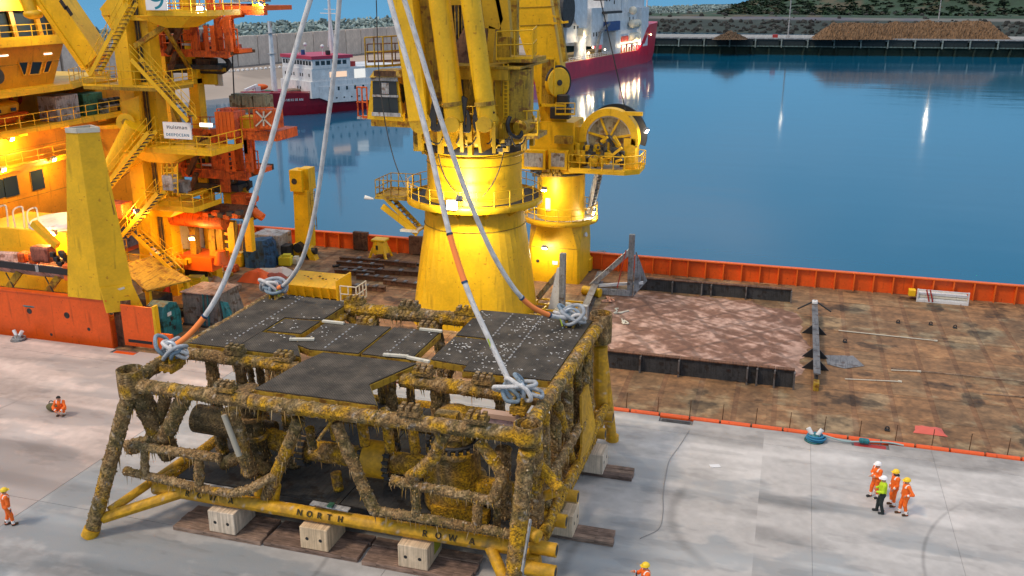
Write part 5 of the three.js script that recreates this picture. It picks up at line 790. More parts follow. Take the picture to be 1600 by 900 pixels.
  obj('left_bracket', [pb(646, 212, 660, 236, cz + 2.4, 1.2), pb(650, 190, 662, 214, cz + 2.6, 1)], M.yellowD, K); obj('slim_mast', [bar(h(664, 240, cz + 1.6), h(650, 190, cz + 1.6), .22, .2, 8)], M.yellowD, K);
  { const L = obj('house_ladder', [pb(786, 100, 787.4, 186, cz + 3.05, .08), pb(793, 100, 794.4, 186, cz + 3.05, .08)], Y, K); for (let i = 0; i < 14; i++) obj('rung', pb(787, 103 + i * 6, 794, 104.3 + i * 6, cz + 3.04, .05), Y, L); }
  for (let i = 0; i < 9; i++) obj('pipe_run', bar(h(684 + i * 12.5, 106, cz + 3.06), h(684 + i * 12.5 + (i % 2 ? 1.5 : -1), 150 + (i * 17) % 34, cz + 3.06), .05, .05, 6), i % 3 ? M.ochre : M.dark, K);
  railing(K, circ(cx, cz, 3.95, 14.0, 20).slice(1, 9), Y, 1.0, 1.2, .035);
  for (let i = 0; i < 6; i++) hose([h(668 + i * 26, 214, cz + 4.1), h(676 + i * 26, 222 + i % 3 * 3, cz + 4.1), h(686 + i * 26, 224, cz + 4), h(692 + i * 26, 214, cz + 4)], .045);
  // balconies on the right of the house
  obj('balcony_floor', [pb(776, 92, 832, 97, cz + 2.4, 3.4)], M.yellowD, K); railing(K, [h(776, 94, cz + 2.4), h(832, 92, cz + 2.4), h(838, 84, cz - .8)], Y, 1.75, 1.0, .045); obj('balcony_box', [pb(778, 58, 797, 92, cz + 1.8, .3)], M.yellowD, K); obj('balcony_floor', [pb(800, 211, 840, 216, cz + 2.2, 2.4)], M.yellowD, K); railing(K, [h(806, 213, cz + 2.2), h(840, 212, cz + 2.2), h(842, 208, cz)], Y, 1.6, .8, .045); obj('right_drum', bar(h(812, 200, cz + 2.8), h(826, 196, cz + 1.6), .5, .5, 16), M.yellowD, K);
  railing(K, [h(655, 96, cz + 2.6), h(684, 94, cz + 2.6)], M.orangeW, 2, .8, .04);
  // operator cab
  const c = obj('operator_cab', loft([[h(574, 186, -9.6), h(630, 190, -9.6), h(642, 188, -12.2), h(590, 184, -12.2)], [h(580, 122, -9.6), h(622, 122, -9.6), h(640, 116, -12.2), h(594, 118, -12.2)]]), Y, K);
  obj('cab_window', [loft([[h(583, 177, -9.52), h(623, 178, -9.52), h(623, 178, -9.58), h(583, 177, -9.58)], [h(582, 127, -9.52), h(619, 127, -9.52), h(619, 127, -9.58), h(582, 127, -9.58)]])], M.glass, c); obj('window_bar', [pb(582, 149, 622, 151, -9.45, .05), pb(581, 177, 625, 181, -9.45, .07), pb(579, 121, 621, 126, -9.45, .07)], M.greyL, c); obj('driver_seat', [rbox(...h(602, 138, -9.51), .5, .7, .02, .01)], M.greyL, c);
  { const a = [h(626, 170, -9.8), h(636, 164, -11.4), h(636, 136, -11.4), h(622, 130, -9.8)].map(p => [p[0] + .1, p[1], p[2]]); obj('side_window', loft([a, a.map(p => [p[0] + .03, p[1], p[2]])]), M.dark, c); }
  obj('cab_roof', [loft([[h(577, 121, -9.3), h(627, 121, -9.3), h(642, 114, -12.4), h(590, 114, -12.4)], [h(584, 110, -10), h(622, 110, -10), h(636, 106, -12.2), h(596, 107, -12.2)]])], M.yellowD, c); obj('roof_grille', [pb(584, 111, 618, 119, -9.25, .05)], M.brown, c);
  obj('cab_floor', [pb(580, 186, 660, 197, -10.2, 2.6)], M.yellowD, K); railing(K, [h(560, 184, -10.4), h(575, 185, -10)], M.orangeW, 2, .5, .05); obj('cab_step', pb(558, 183, 576, 186, -10.2, .9), M.greyL, K); railing(K, [h(572, 106, -10.2), h(600, 105, -10.2), h(640, 102, -11.4)], M.yellowD, 1.9, .55, .05); railing(K, [h(575, 98, -12), h(640, 96, -12.4)], M.rust, 1.2, .9, .04); obj('tag_line', tube([h(588, 0, -9), h(592, 110, -9), h(600, 180, -9), h(616, 250, -9), h(632, 290, -9.5)], .035, 30, 5), M.dark, K);
  // lattice step platform at the foot
  const G = thing('lattice_platform', 'yellow lattice step frame beside the crane foot', 'platform', [-16, DY, -15]); for (const i of [0, 1, 2, 3]) obj('lattice_rail', beam([-17.0 + i * 1.1, DY + .35, -17.6], [-17.4 + i * 1.1, DY + .35, -12.6], .14, .14), Y, G); for (const j of [0, 1, 2, 3, 4]) obj('lattice_bar', beam([-17.1 - j * .08, DY + .42, -17.4 + j * 1.2], [-13.6 - j * .08, DY + .42, -17.4 + j * 1.2], .12, .12), Y, G); for (const [x, z] of [[-17.1, -17.4], [-13.7, -17.4], [-17.4, -12.7], [-14.1, -12.7]]) obj('leg', box(x, DY + .15, z, .14, .32, .14), Y, G);
  for (const [x, z] of [[-14.6, -16.6], [-14.9, -15.2], [-15.6, -14]]) tag(obj('white_sack', new THREE.SphereGeometry(.42, 12, 8).scale(1, .7, .8).translate(x, DY + .32, z), M.cream), 'white sack lying in the yellow lattice frame', 'sack', 'white sacks by the crane foot');
}
// ---------------------------------------------------------------- second crane with the winch reel
{
  const cx = -17.25, cz = -25, K = thing('winch_crane', 'yellow crane with railed winch reel platform beside the water', 'crane', [cx, DY, cz]), Y = M.yellow, h = (px, py, z = cz + 2) => onZ(px, py, z);
  const oc = (s, c, y) => [[s, c], [c, s], [-c, s], [-s, c], [-s, -c], [-c, -s], [c, -s], [s, -c]].map(p => [cx + p[0], y, cz + p[1]]);
  obj('column_base', loft([oc(2.1, 1.95, DY), oc(2.1, 1.88, 2.6), oc(2.08, 1.35, 4.5)]), Y, K); obj('base_seam', [span(cx - 1.9, cx + 1.9, 2.55, 2.6, cz + 2.095, cz + 2.115)], M.ochre, K);
  obj('column', lathe([[1.92, 4.4], [1.9, 8.4], [2.05, 8.5], [2.05, 8.8], [1.9, 8.85], [1.9, 9.6]], cx, cz, 36), Y, K); obj('slew_band', ring(cx, 8.35, cz, 1.98, .1, 36, 6), M.dark, K); obj('column_door', pb(852, 310, 860, 329, cz + 1.95, .06), M.cream, K);
  obj('gallery', washer(cx, cz, 1.9, 2.95, 4.55, 4.7), M.grey, K); obj('gallery_edge', washer(cx, cz, 2.92, 3.02, 4.45, 4.78), Y, K); railing(K, circ(cx, cz, 2.95, 4.72, 18), Y, 1.1, 1.2, .035, true);
  // upper body, boom
  obj('upper_body', [span(cx - 2.2, cx + 1.3, 9.5, 12.4, cz - 2, cz + 1.6)], Y, K); obj('body_hood', pb(866, 214, 893, 224, cz + 2.2, 1.4), M.ochre, K);
  const q = (px, py, z) => h(px, py, z), s0 = [q(846, 196, cz + 1.2), q(886, 196, cz + 1.2), q(886, 196, cz - 1.6), q(846, 196, cz - 1.6)], s1 = [q(794, 0, cz + 1.2), q(860, 0, cz + 1.2), q(874, 0, cz - 1.6), q(806, 0, cz - 1.6)], s2 = [q(766, -110, cz + 1.2), q(834, -110, cz + 1.2), q(850, -110, cz - 1.6), q(778, -110, cz - 1.6)], sm1 = [q(836, 130, cz + 1.2), q(880, 130, cz + 1.2), q(886, 130, cz - 1.6), q(842, 130, cz - 1.6)];
  obj('boom', loft([s0, sm1, s1, s2]), Y, K); obj('boom_side_strip', [beam(q(868, -4, cz + 1.3), q(884, 96, cz + 1.3), .5, .3)], M.yellowD, K); obj('boom_bracket', [beam(q(862, 37, cz + 1.4), q(888, 34, cz + 1.4), .16, .16), beam(q(864, 24, cz + 1.4), q(882, 36, cz + 1.4), .1, .1)], Y, K); obj('boom_seam', [beam(q(806, 12, cz + 1.23), q(868, 10, cz + 1.23), .04, .04), beam(q(812, 40, cz + 1.23), q(866, 38, cz + 1.23), .04, .04)], M.ochre, K);
  obj('side_ram', [beam(q(818, 128, cz + 2), q(828, 190, cz + 2), .65, .5), bar(q(816, 130, cz + 2), q(808, 92, cz + 2), .22, .22, 10)], Y, K);
  // ladder cage and sheave
  const cg = obj('ladder_cage', [pb(844, 90, 870, 92.5, cz + 2, .1), pb(844, 164, 884, 166.5, cz + 2, 1.2), pb(844, 90, 846.5, 166, cz + 2, .1), pb(865, 90, 867, 150, cz + 2, .1)], Y, K); for (let i = 0; i < 5; i++) obj('cage_bar', [pb(848 + i * 4, 92, 849.2 + i * 4, 165, cz + 1.95, .06)], M.ochre, cg); for (let i = 0; i < 4; i++) obj('cage_hoop', pb(845, 104 + i * 15, 867, 105.4 + i * 15, cz + 1.9, .06), M.ochre, cg); obj('cage_back', pb(846, 91, 866, 165, cz + 1.4, .06), M.yellowD, cg);
  { const p = q(868, 130, cz + 2.0); obj('sheave', [lathe([[.2, -.22], [1.12, -.22], [1.22, -.14], [1.05, 0], [1.22, .14], [1.12, .22], [.2, .22]], 0, 0, 30).scale(.92, 1, .92).rotateX(Math.PI / 2).rotateY(.95).translate(p[0], p[1], p[2] - .6)], Y, K); obj('sheave_rope', new THREE.TorusGeometry(1.2, .09, 6, 30, 4).rotateZ(-1).rotateY(.95).translate(p[0] + .05, p[1], p[2] - .65), M.dark, K); obj('sheave_hub', [bar([p[0] - .2, p[1], p[2] - .8], [p[0] + .25, p[1], p[2] - .4], .22, .22, 12)], M.dark, K); }
  obj('dark_machine', [rbox(...q(876, 176, cz + 1.8), 1.5, .9, .8, .1), rbox(...q(880, 160, cz + 1.5), .9, 1.2, .6, .1)], M.black, K); railing(K, [q(868, 180, cz + 2.4), q(898, 180, cz + 2.4)], Y, .9, .6, .035);
  // winch platform and reel
  const py = 8.95, x0 = -16.1, x1 = -11.2, z0 = -26.6, z1 = -22.6; obj('winch_deck', slab([[x0, z1], [x1 - .6, z1], [x1 + .4, z1 - .9], [x1 + .4, z0 + .4], [x1 - .6, z0], [x0, z0]], py - .25, py), Y, K); railing(K, [[x0, py, z0], [x0, py, z1], [x1 - .6, py, z1], [x1 + .4, py, z1 - .9], [x1 + .4, py, z0 + .4], [x1 - .6, py, z0]], Y, 1.15, .85, .04);
  const rx = -13.35, ry = 11.2, rz = -24.8; const half = (R0, R1, d, a0, a1) => { const s = new THREE.Shape(); s.absarc(0, 0, R1, a0, a1); s.absarc(0, 0, R0, a1, a0, true); return new THREE.ExtrudeGeometry(s, { depth: d, bevelEnabled: false, curveSegments: 36 }); };
  const W = obj('winch_casing', half(1.75, 2.3, 1.1, -.2, 3.3).translate(rx, ry, rz - .2), Y, K); obj('reel_flange', half(.3, 1.7, .08, 0, 6.283).translate(rx, ry, rz + .45), worn(C(.55, .46, .27), .6), W); for (let i = 0; i < 7; i++) { const a = i / 7 * 6.283 + .2; obj('reel_spoke', beam([rx + Math.cos(a) * .3, ry + Math.sin(a) * .3, rz + .62], [rx + Math.cos(a) * 1.68, ry + Math.sin(a) * 1.68, rz + .62], .16, .16), M.yellow, W); }; obj('reel_drum', bar([rx, ry, rz - .8], [rx, ry, rz + .5], 1.5, 1.5, 30), M.grey, W); obj('reel_back', half(1.9, 2.45, .3, -.3, 2.2).translate(rx + .2, ry, rz - 1.3), M.black, W); obj('reel_rim', half(1.62, 1.74, .12, 0, 6.283).translate(rx, ry, rz + .5), M.white, W);
  for (const g of [box(rx + 1.5, ry + 1.95, rz + .6, 2.0, .28, .3), span(rx + 1.2, rx + 2.1, py, ry + .1, rz - 1, rz + .9), span(rx - 2.6, rx - 1.9, py, ry + .8, rz - 1, rz + .7)]) obj('winch_bracket', g, Y, K);
  const rs = rng(77); for (let i = 0; i < 34; i++) { const a = [rx - 2.4 + rs() * 3.8, py + .3 + rs() * 1.9, rz + 1.0 + rs() * .7], b = [a[0] + (rs() - .5) * 1.6, a[1] + (rs() - .3) * 1.2, a[2] + (rs() - .5) * .4]; obj('winch_strut', beam(a, b, .2, .2), i % 3 ? M.yellow : M.dark, K); } for (let i = 0; i < 22; i++) obj('winch_part', rbox(rx - 2.4 + rs() * 3.8, py + .35 + rs() * 1.3, rz + 1.0 + rs() * .6, .3 + rs() * .4, .3 + rs() * .4, .4, .06), i % 3 ? Y : M.dark, K);
  obj('winch_wire', bar([rx + 1.2, ry + 2.0, rz + .4], onZ(934, -20, rz + .4), .045, .045, 5), M.dark, K);
  // cooler panels
  for (const [a, b] of [[815, 852], [857, 886]]) { const f = obj('cooler_frame', pb(a, 236, b, 264, cz + 2.5, .7), Y, K); obj('cooler_grille', pb(a + 4, 240, b - 4, 260, cz + 2.53, .04), M.greyL, f); } for (let i = 0; i < 14; i++) obj('pipe_fitting', rbox(...q(832 + (i * 17) % 48, 266 + (i * 7) % 14, cz + 2.1), .3, .28, .25, .04), i % 3 ? M.ochre : M.dark, K);
  stair(K, [cx + 2.3, 5, cz - .6], [cx + 3.1, 8.9, cz - .4], .8, M.greyL, M.grey, true);
  obj('foot_box', [span(cx - 3.4, cx - 2.4, DY, .6, cz + 2.6, cz + 3.4)], M.brown, K); obj('dark_vent', bar([cx - 1.3, 1.4, cz + 2.1], [cx - 1.3, 1.4, cz + 2.12], .14, .14, 10), M.black, K); obj('white_plate', span(cx - .1, cx + .35, 1.2, 1.5, cz + 2.1, cz + 2.13), M.white, K); obj('side_lamp', bar([cx + 1.95, 3.4, cz + .6], [cx + 2.3, 3.5, cz + .7], .12, .2, 8), M.white, K);
}
// ---------------------------------------------------------------- lamps of the vessel (each lit lamp of the photograph)
{
  const L = (px, py, z, dir, k, lb, kind, pl) => floodlight(pl === 'x' ? onX(px, py, z) : onZ(px, py, z), dir, k, lb, kind);
  L(718, 311, -7.9, [-.1, -.6, -.5], 130, 'floodlight on the gallery edge of the big pedestal crane', 'white');
  L(850, 296, -21.2, [0, -.5, .3], 40, 'floodlight on the neck of the winch crane', 'white'); L(851, 387, -22.0, [0, -.8, .5], 18, 'bulkhead lamp on the winch crane base', 'white');
  L(18, 217, HX + .5, [1, -.6, 0], 50, 'glowing sodium lamp under the boat deck', 'warm', 'x'); L(5, 265, HX + 1.3, [1, -.5, .1], 40, 'glowing lamp under the balcony beside the dark windows', 'warm', 'x'); L(84, 249, HX + 1.3, [1, -.6, 0], 45, 'glowing lamp at the balcony end behind the pylon', 'warm', 'x');
  L(62, 3, -12.8, [.2, -.4, .9], 40, 'brilliant white floodlight over the wheelhouse roof', 'white'); L(312, 12, -9.6, [.3, -.6, .4], 28, 'bright floodlight hanging on the tower top platform', 'white');
  L(84, 364, -3.2, [-.2, -.4, .8], 40, 'small lamp glowing behind the rescue boat', 'warm'); L(408, 5, -14.6, [-.4, -.8, .3], 10, 'lamp at the tip of the orange gantry', 'white'); L(1010, 204, -24, [.5, -.4, .2], 25, 'small white lamp at the winch platform corner', 'white'); L(926, 332, -24.6, [.7, -.4, .2], 25, 'small lamp on the winch crane gallery rail', 'white');
  L(212, 330, -7.4, [-.6, -.3, .6], 45, 'sodium lamp beside the tower stairs', 'warm'); L(300, 372, -10.6, [.3, -.5, .8], 40, 'work lamp among the red cylinders', 'warm');
  const wb = thing('white_lamp_box', 'white box lamp on the crane gallery beside the floodlight', 'lamp', onZ(705, 321, -9.1)); obj('lamp_box', pb(698, 315, 712, 327, -9.15, .3), lampMat(whiteL, 1.1), wb); obj('lamp_frame', [pb(697, 314, 713, 316, -9.1, .36), pb(697, 326, 713, 328, -9.1, .36)], M.greyL, wb);
}
// ---------------------------------------------------------------- gear on the working deck
const dp = (px, py, h = DY) => onY(px, py, h);
{
  const plate = M.dark;
  // long black coamings
  const coam = (label, a, b, h, cuts) => { const t = thing('steel_coaming', label, 'coaming', [(a[0] + b[0]) / 2, DY, (a[2] + b[2]) / 2]), n = cuts.length - 1; for (let i = 0; i < n; i++) { const p = [0, 1, 2].map(k => lerp(a[k], b[k], cuts[i] + .002)), q = [0, 1, 2].map(k => lerp(a[k], b[k], cuts[i + 1] - .002)); obj('coaming_plate', beam([p[0], DY + h / 2, p[2]], [q[0], DY + h / 2, q[2]], .12, h * (1 - .02 * (i % 2))), plate, t); obj('flange', beam([p[0], DY + h, p[2]], [q[0], DY + h, q[2]], .35, .06), M.rust, t); obj('stiffener', box(q[0], DY + h * .45, q[2] + .2, .1, h * .95, .35), M.steel, t); } };
  coam('long black steel coaming plate near the far bulwark', dp(992, 452), dp(1236, 472), 1.0, [0, .25, .44, .5, .72, 1]); coam('long black steel coaming plate in front of the pink hatch', dp(948, 574), dp(1240, 606), 1.15, [0, .19, .4, .76, .81, .9, 1]);
  // beam across with knee plates
  const B = thing('deck_beam', 'upright steel beam with triangular knee plates and white end cap across the deck', 'beam', [2.65, DY, -14]); obj('beam_web', span(2.58, 2.74, DY, DY + .8, -20.4, -7.3), M.dark, B); obj('beam_flange', span(2.46, 2.86, DY + .8, DY + .88, -20.5, -7.2), M.steel, B); for (const z of [-16.5, -12, -10]) for (const s of [-1, 1]) obj('knee_plate', wallPoly([[0, DY], [s * .75, DY], [0, DY + .75]], -.04, .04).translate(2.66 + s * .08, 0, z), M.black, B); obj('end_cap', rbox(2.66, DY + 1.0, -20.6, .4, .25, .4, .08), M.white, B); for (const s of [-1, 1]) obj('end_stay', bar([2.66, DY + 1.1, -20.6], [2.66 + s * 1.15, DY + .5, -20.2], .06, .06, 6), M.black, B); obj('end_stub', span(2.5, 2.82, DY, DY + .5, -7.2, -6.6), M.ochre, B);
  // A-frame support posts
  const F = thing('steel_aframe', 'grey steel A-frame post with raking strut beside the pink hatch', 'steel frame', [-10.8, DY, -21.6]); const fp = dp(984, 462), top = onZ(983, 366, fp[2]); obj('post', span(fp[0] - .2, fp[0] + .2, DY, top[1], fp[2] - .2, fp[2] + .2), M.grey, F); obj('raking_strut', beam([fp[0] - .1, top[1] - 1.3, fp[2]], [fp[0] - 3.0, DY + .6, fp[2] + .2], .34, .36), M.greyL, F); obj('floor_beam', beam([fp[0] - 3.4, DY + .25, fp[2] + .4], [fp[0], DY + .25, fp[2] + .1], .3, .42), M.greyL, F); obj('brace_plate', loft([[[fp[0] + .28, top[1] - 1.4, fp[2] - .2], [fp[0] + .34, top[1] - 1.4, fp[2] - .2], [fp[0] + .34, top[1] - 1.4, fp[2] - .3], [fp[0] + .28, top[1] - 1.4, fp[2] - .3]], [[fp[0] + .28, DY, fp[2] + .2], [fp[0] + 1.1, DY + .9, fp[2] - 1.2], [fp[0] + 1.1, DY + .9, fp[2] - 1.3], [fp[0] + .28, DY, fp[2] + .1]]]), M.grey, F); obj('white_brace', beam([fp[0] + .9, DY + .95, fp[2] - .6], [fp[0] - 2.4, DY + .7, fp[2] + .3], .2, .2), M.white, F); obj('red_strap', beam([fp[0] - .4, top[1] - 1.2, fp[2] + .2], [fp[0] - .9, DY + .7, fp[2] + .5], .12, .03), M.red, F); obj('hinge_roller', bar([-14.3, DY + .35, -20.6], [-12.9, DY + .35, -20.2], .36, .36, 16), M.yellow, F);
  const G = thing('steel_aframe', 'slender grey steel post with white gusset plate beside the crane foot', 'steel frame', [-14.7, DY, -15.8]); const gp = dp(878, 492), gt = onZ(880, 396, gp[2]); obj('post', span(gp[0] - .2, gp[0] + .2, DY, gt[1], gp[2] - .2, gp[2] + .2), M.grey, G); obj('gusset', wallPoly([[gp[0] - 1.1, DY], [gp[0] - .2, DY], [gp[0] - .2, gt[1] - 1], [gp[0] - .4, gt[1] - 1.1]], gp[2] - .05, gp[2] + .05), M.white, G); obj('raking_strut', beam([gp[0] - .3, gt[1] - 1.5, gp[2] - .3], [gp[0] - 2.2, DY + .6, gp[2] - 1.6], .28, .3), M.greyL, G);
  const I = thing('deck_beam', 'rust-brown I-beam with grey end bracket reaching from the frame corner', 'beam', [-12.8, DY, -18]); const ia = dp(912, 500), ib = dp(938, 440); obj('beam_flange', [beam([ia[0], DY + .8, ia[2]], [ib[0], DY + .8, ib[2]], .5, .1), beam([ia[0], DY + .05, ia[2]], [ib[0], DY + .05, ib[2]], .5, .1)], M.steel, I); obj('beam_web', beam([ia[0], DY + .42, ia[2]], [ib[0], DY + .42, ib[2]], .1, .66), M.rust, I); obj('end_bracket', box(ia[0], DY + .7, ia[2] + .3, .7, 1.0, .4), M.greyL, I);
  // rope scraps
  const rs = rng(12); for (let i = 0; i < 3; i++) { const p = dp(955 + i * 12, 470 + i * 18); const pts = []; for (let k = 0; k < 7; k++) pts.push([p[0] + (rs() - .5) * 1.4, DY + .08, p[2] + (rs() - .5) * 1.4]); tag(obj('rope_scrap', tube(pts, .05, 40, 6), i ? M.cream : std(C(.6, .3, .2), .8)), ['pale orange rope end hanging at the brown I-beam', 'loose white rope end on the pink hatch', 'short white rope scrap near the A-frame'][i], 'rope'); }
  // far bins and bollards
  const bin = (px, py, w, h, d, m, name, label, cat) => { const p = dp(px, py), t = thing(name, label, cat, [p[0], DY, p[2]]); obj('body', rbox(p[0], DY + h / 2, p[2], w, h, d, .08), m, t); obj('cap', rbox(p[0], DY + h + .06, p[2], w * .8, .14, d * .8, .05), m, t); obj('foot', rbox(p[0], DY + .06, p[2] + d * .45, w * 1.08, .12, .16, .03), M.dark, t); return t; };
  bin(912, 422, 1.3, 1.1, 1.1, M.yellow, 'valve_box', 'yellow valve box beside the winch crane foot', 'valve box'); bin(938, 418, .9, 1.3, .8, M.grey, 'grey_bollard', 'pair of grey bollards at the far bulwark', 'bollard');
  { const p = dp(595, 402), t = thing('deck_stool', 'small yellow four-legged stand with a number stencil by the far bulwark', 'stand', [p[0], DY, p[2]]); obj('stand_body', loft([circ(p[0], p[2], .85, DY + .5, 8), circ(p[0], p[2], .6, DY + 1.5, 8)]), M.yellow, t); obj('stand_top', rbox(p[0], DY + 1.6, p[2], 1.3, .22, 1.1, .08), M.yellow, t); for (const s of [-1, 1]) for (const q of [-1, 1]) obj('leg', beam([p[0] + s * .5, DY + .9, p[2] + q * .45], [p[0] + s * .78, DY, p[2] + q * .65], .2, .2), M.yellow, t); obj('stencil', box(p[0], DY + 1.05, p[2] + .74, .2, .4, .02), M.dark, t); }
  // skid rails lying on deck
  const rails = [[532, 408, 650, 418], [527, 415, 600, 421], [530, 424, 660, 432], [524, 428, 585, 432], [558, 436, 620, 442], [600, 444, 668, 452], [544, 452, 602, 456]];
  rails.forEach(([a, b, c, d], i) => { const p = dp(a, b), q = dp(c, d), t = thing('skid_rail', 'rusty skid rail lying on the deck behind the frame', 'rail', [(p[0] + q[0]) / 2, DY, (p[2] + q[2]) / 2], 'skid rails on the deck'); obj('rail_web', beam([p[0], DY + .2, p[2]], [q[0], DY + .2, q[2]], .3, .34), M.rust, t); obj('rail_head', beam([p[0], DY + .39, p[2]], [q[0], DY + .39, q[2]], .42, .06), M.brown, t); for (let k = 1; k < 4; k++) obj('rail_clip', box(lerp(p[0], q[0], k / 4), DY + .44, lerp(p[2], q[2], k / 4), .3, .08, .5), M.steel, t); });
  tag(obj('deck_hose', tube([dp(520, 418), dp(560, 412), dp(600, 410), dp(640, 414), dp(668, 416)].map(p => [p[0], DY + .1, p[2]]), .11, 50, 7), M.black), 'black hose snaking over the deck behind the frame', 'hose');
  // yellow hopper by the frame corner
  { const t = thing('deck_hopper', 'yellow ribbed trough container behind the frame corner', 'container', dp(490, 462)), a = dp(452, 462), b = dp(530, 470); obj('trough_side', loft([[[a[0], DY + .1, a[2]], [b[0], DY + .1, b[2]], [b[0], DY + .1, b[2] - 1.6], [a[0], DY + .1, a[2] - 1.6]], [[a[0] - .1, DY + 1.0, a[2] + .3], [b[0] + .1, DY + 1.0, b[2] + .3], [b[0] + .1, DY + 1.5, b[2] - 1.9], [a[0] - .1, DY + 1.5, a[2] - 1.9]]]), M.yellow, t); for (let i = 0; i <= 6; i++) { const x = lerp(a[0], b[0], i / 6), z = lerp(a[2], b[2], i / 6); obj('rib', beam([x, DY + .05, z + .06], [x, DY + 1.05, z + .36], .12, .12), M.yellow, t); } obj('end_plate', span(b[0], b[0] + .1, DY, DY + 1.7, b[2] - 2, b[2] + .4), M.yellow, t); railing(t, [[b[0] + .3, DY, b[2] + .3], [b[0] + 1.6, DY, b[2] + .3], [b[0] + 1.6, DY, b[2] - 1.4]], M.cream, 1.3, .6, .05); for (let i = 0; i < 9; i++) obj('grease_spot', bar([a[0] + .8 + i * .42, DY + 1.32 + (i % 2) * .06, a[2] - 1.2 + (i % 3) * .3], [a[0] + .8 + i * .42, DY + 1.345 + (i % 2) * .06, a[2] - 1.2 + (i % 3) * .3], .09, .09, 8), M.brown, t); }
  // far davit post
  { const p = dp(474, 404), t = thing('davit_post', 'yellow deck post with square head and ladder near the far bulwark', 'post', p), z = p[2], h = (a, b) => onZ(a, b, z); obj('post', loft([[h(462, 388), h(484, 388), [h(484, 388)[0], h(484, 388)[1], z - 1.1], [h(462, 388)[0], h(462, 388)[1], z - 1.1]], [h(458, 298), h(480, 298), [h(480, 298)[0], h(480, 298)[1], z - 1.1], [h(458, 298)[0], h(458, 298)[1], z - 1.1]]]), M.yellow, t); obj('post_head', [pb(453.5, 267, 470, 299, z + .15, 1.4), pb(468, 264, 481, 297, z - .3, 1.2)], M.yellow, t); obj('head_hole', bar([h(461, 283)[0], h(461, 283)[1], z + .15], [h(461, 283)[0], h(461, 283)[1], z + .17], .26, .26, 16), M.dark, t); const L = obj('ladder', [beam(h(484, 300), h(489, 360), .05, .05), beam([h(487, 300)[0], h(487, 300)[1], z - .5], [h(491, 360)[0], h(491, 360)[1], z - .5], .05, .05)], M.ochre, t); for (let i = 0; i < 6; i++) obj('rung', beam(h(484 + i * .9, 304 + i * 10), [h(486 + i * .9, 304 + i * 10)[0], h(486, 304 + i * 10)[1], z - .5], .04, .04), M.ochre, L); obj('foot_leg', [beam(h(466, 380), h(464, 408), .8, .5), beam(h(482, 386), h(493, 408), .7, .5)], M.yellow, t); obj('hinge', [bar([h(470, 385)[0], h(470, 385)[1], z + .6], [h(470, 385)[0], h(470, 385)[1], z - 1.4], .42, .42, 14), beam(h(468, 378), h(484, 402), .35, .3)], M.black, t); obj('motor', bar(h(488, 392), h(494, 392), .3, .3, 12), M.black, t); }
  // deck clutter by the davit
  const clut = (px, py, w, h, d, m, name, label, cat, ry = 0) => { const p = dp(px, py); return tag(obj(name, [rbox(p[0], DY + h / 2 + .002, p[2], w, h, d, Math.min(.12, h * .3), ry), rbox(p[0] + w * .12, DY + h + h * .09, p[2], w * .6, h * .24, d * .7, .03, ry + .15)], m), label, cat); };
  clut(447, 414, 1.1, .8, .9, std(C(.72, .60, .02), .6), 'yellow_crate', 'bright yellow crate beside the davit post foot', 'crate', .2); clut(462, 412, .7, .55, .7, M.cream, 'cream_canister', 'cream canister next to the davit post foot', 'canister'); clut(456, 398, 1.2, .7, .8, M.yellow, 'yellow_drum', 'yellow motor drum beside the davit post', 'drum');
  const cloth = (px, py, w, d, h, m, name, label, cat) => { const p = dp(px, py), g = new THREE.PlaneGeometry(w, d, 18, 14).rotateX(-Math.PI / 2), a = g.attributes.position; for (let i = 0; i < a.count; i++) { const x = a.getX(i), z = a.getZ(i), e = Math.max(Math.abs(x) / w, Math.abs(z) / d) * 2; a.setY(i, Math.max(0, h * (1 - e * e) * (.4 + fbm(x * 2 + px, z * 2, 3) * 1.1))); a.setX(i, x * (1 + .3 * (vn(z * 2, px) - .5))); } g.computeVertexNormals(); return tag(obj(name, g.translate(p[0], DY + .03, p[2]), m), label, cat); };
  cloth(403, 437, 2.4, 2.2, .8, std(C(.85, .14, .03), .85, { side: THREE.DoubleSide }), 'orange_cloth', 'crumpled orange cloth heap on the deck', 'cloth'); cloth(430, 437, 1.6, 1.6, .6, std(C(.35, .08, .05), .85, { side: THREE.DoubleSide }), 'red_cloth', 'dark red cloth heap near the sling knot', 'cloth'); cloth(436, 428, 2, 1.6, .5, std(C(.62, .55, .5), .85, { side: THREE.DoubleSide }), 'pale_cloth', 'pale cloth bundle near the sling knot', 'cloth'); clut(418, 424, 1.5, .18, .9, M.cream, 'white_board', 'white board lying on the deck', 'board', .3); cloth(1452, 674, 1.5, .95, .18, std(C(.60, .12, .09), .85, { side: THREE.DoubleSide }), 'red_tarp', 'small red tarp lying flat on the brown deck', 'tarp');
  cloth(335, 447, 2.2, 1.6, .8, std(C(.36, .27, .2), .9, { side: THREE.DoubleSide }), 'rag_heap', 'brown rag heap beside the black machine', 'cloth');
  // covered units
  { const p = dp(402, 418), t = thing('tarp_cover', 'blue tarpaulin cover over a machine on the deck', 'tarp', p); const s = []; for (let j = 0; j <= 6; j++) { const y = DY + j / 6 * 2.3, r = []; for (let i = 0; i < 20; i++) { const a = i / 20 * 6.283, k = (1 + .09 * Math.sin(a * 7 + j * .4)) * (j === 6 ? .82 : 1 + .1 * (1 - j / 6)); const e = 3.5, c = Math.cos(a), d = Math.sin(a), q = 1 / Math.pow(Math.pow(Math.abs(c), e) + Math.pow(Math.abs(d), e), 1 / e); r.push([p[0] + c * q * 1.25 * k, y + (j === 6 ? .15 * Math.cos(a) : 0), p[2] - .7 + d * q * 1.0 * k]); } s.push(r); } obj('tarp', loft(s), M.blueTarp, t); }
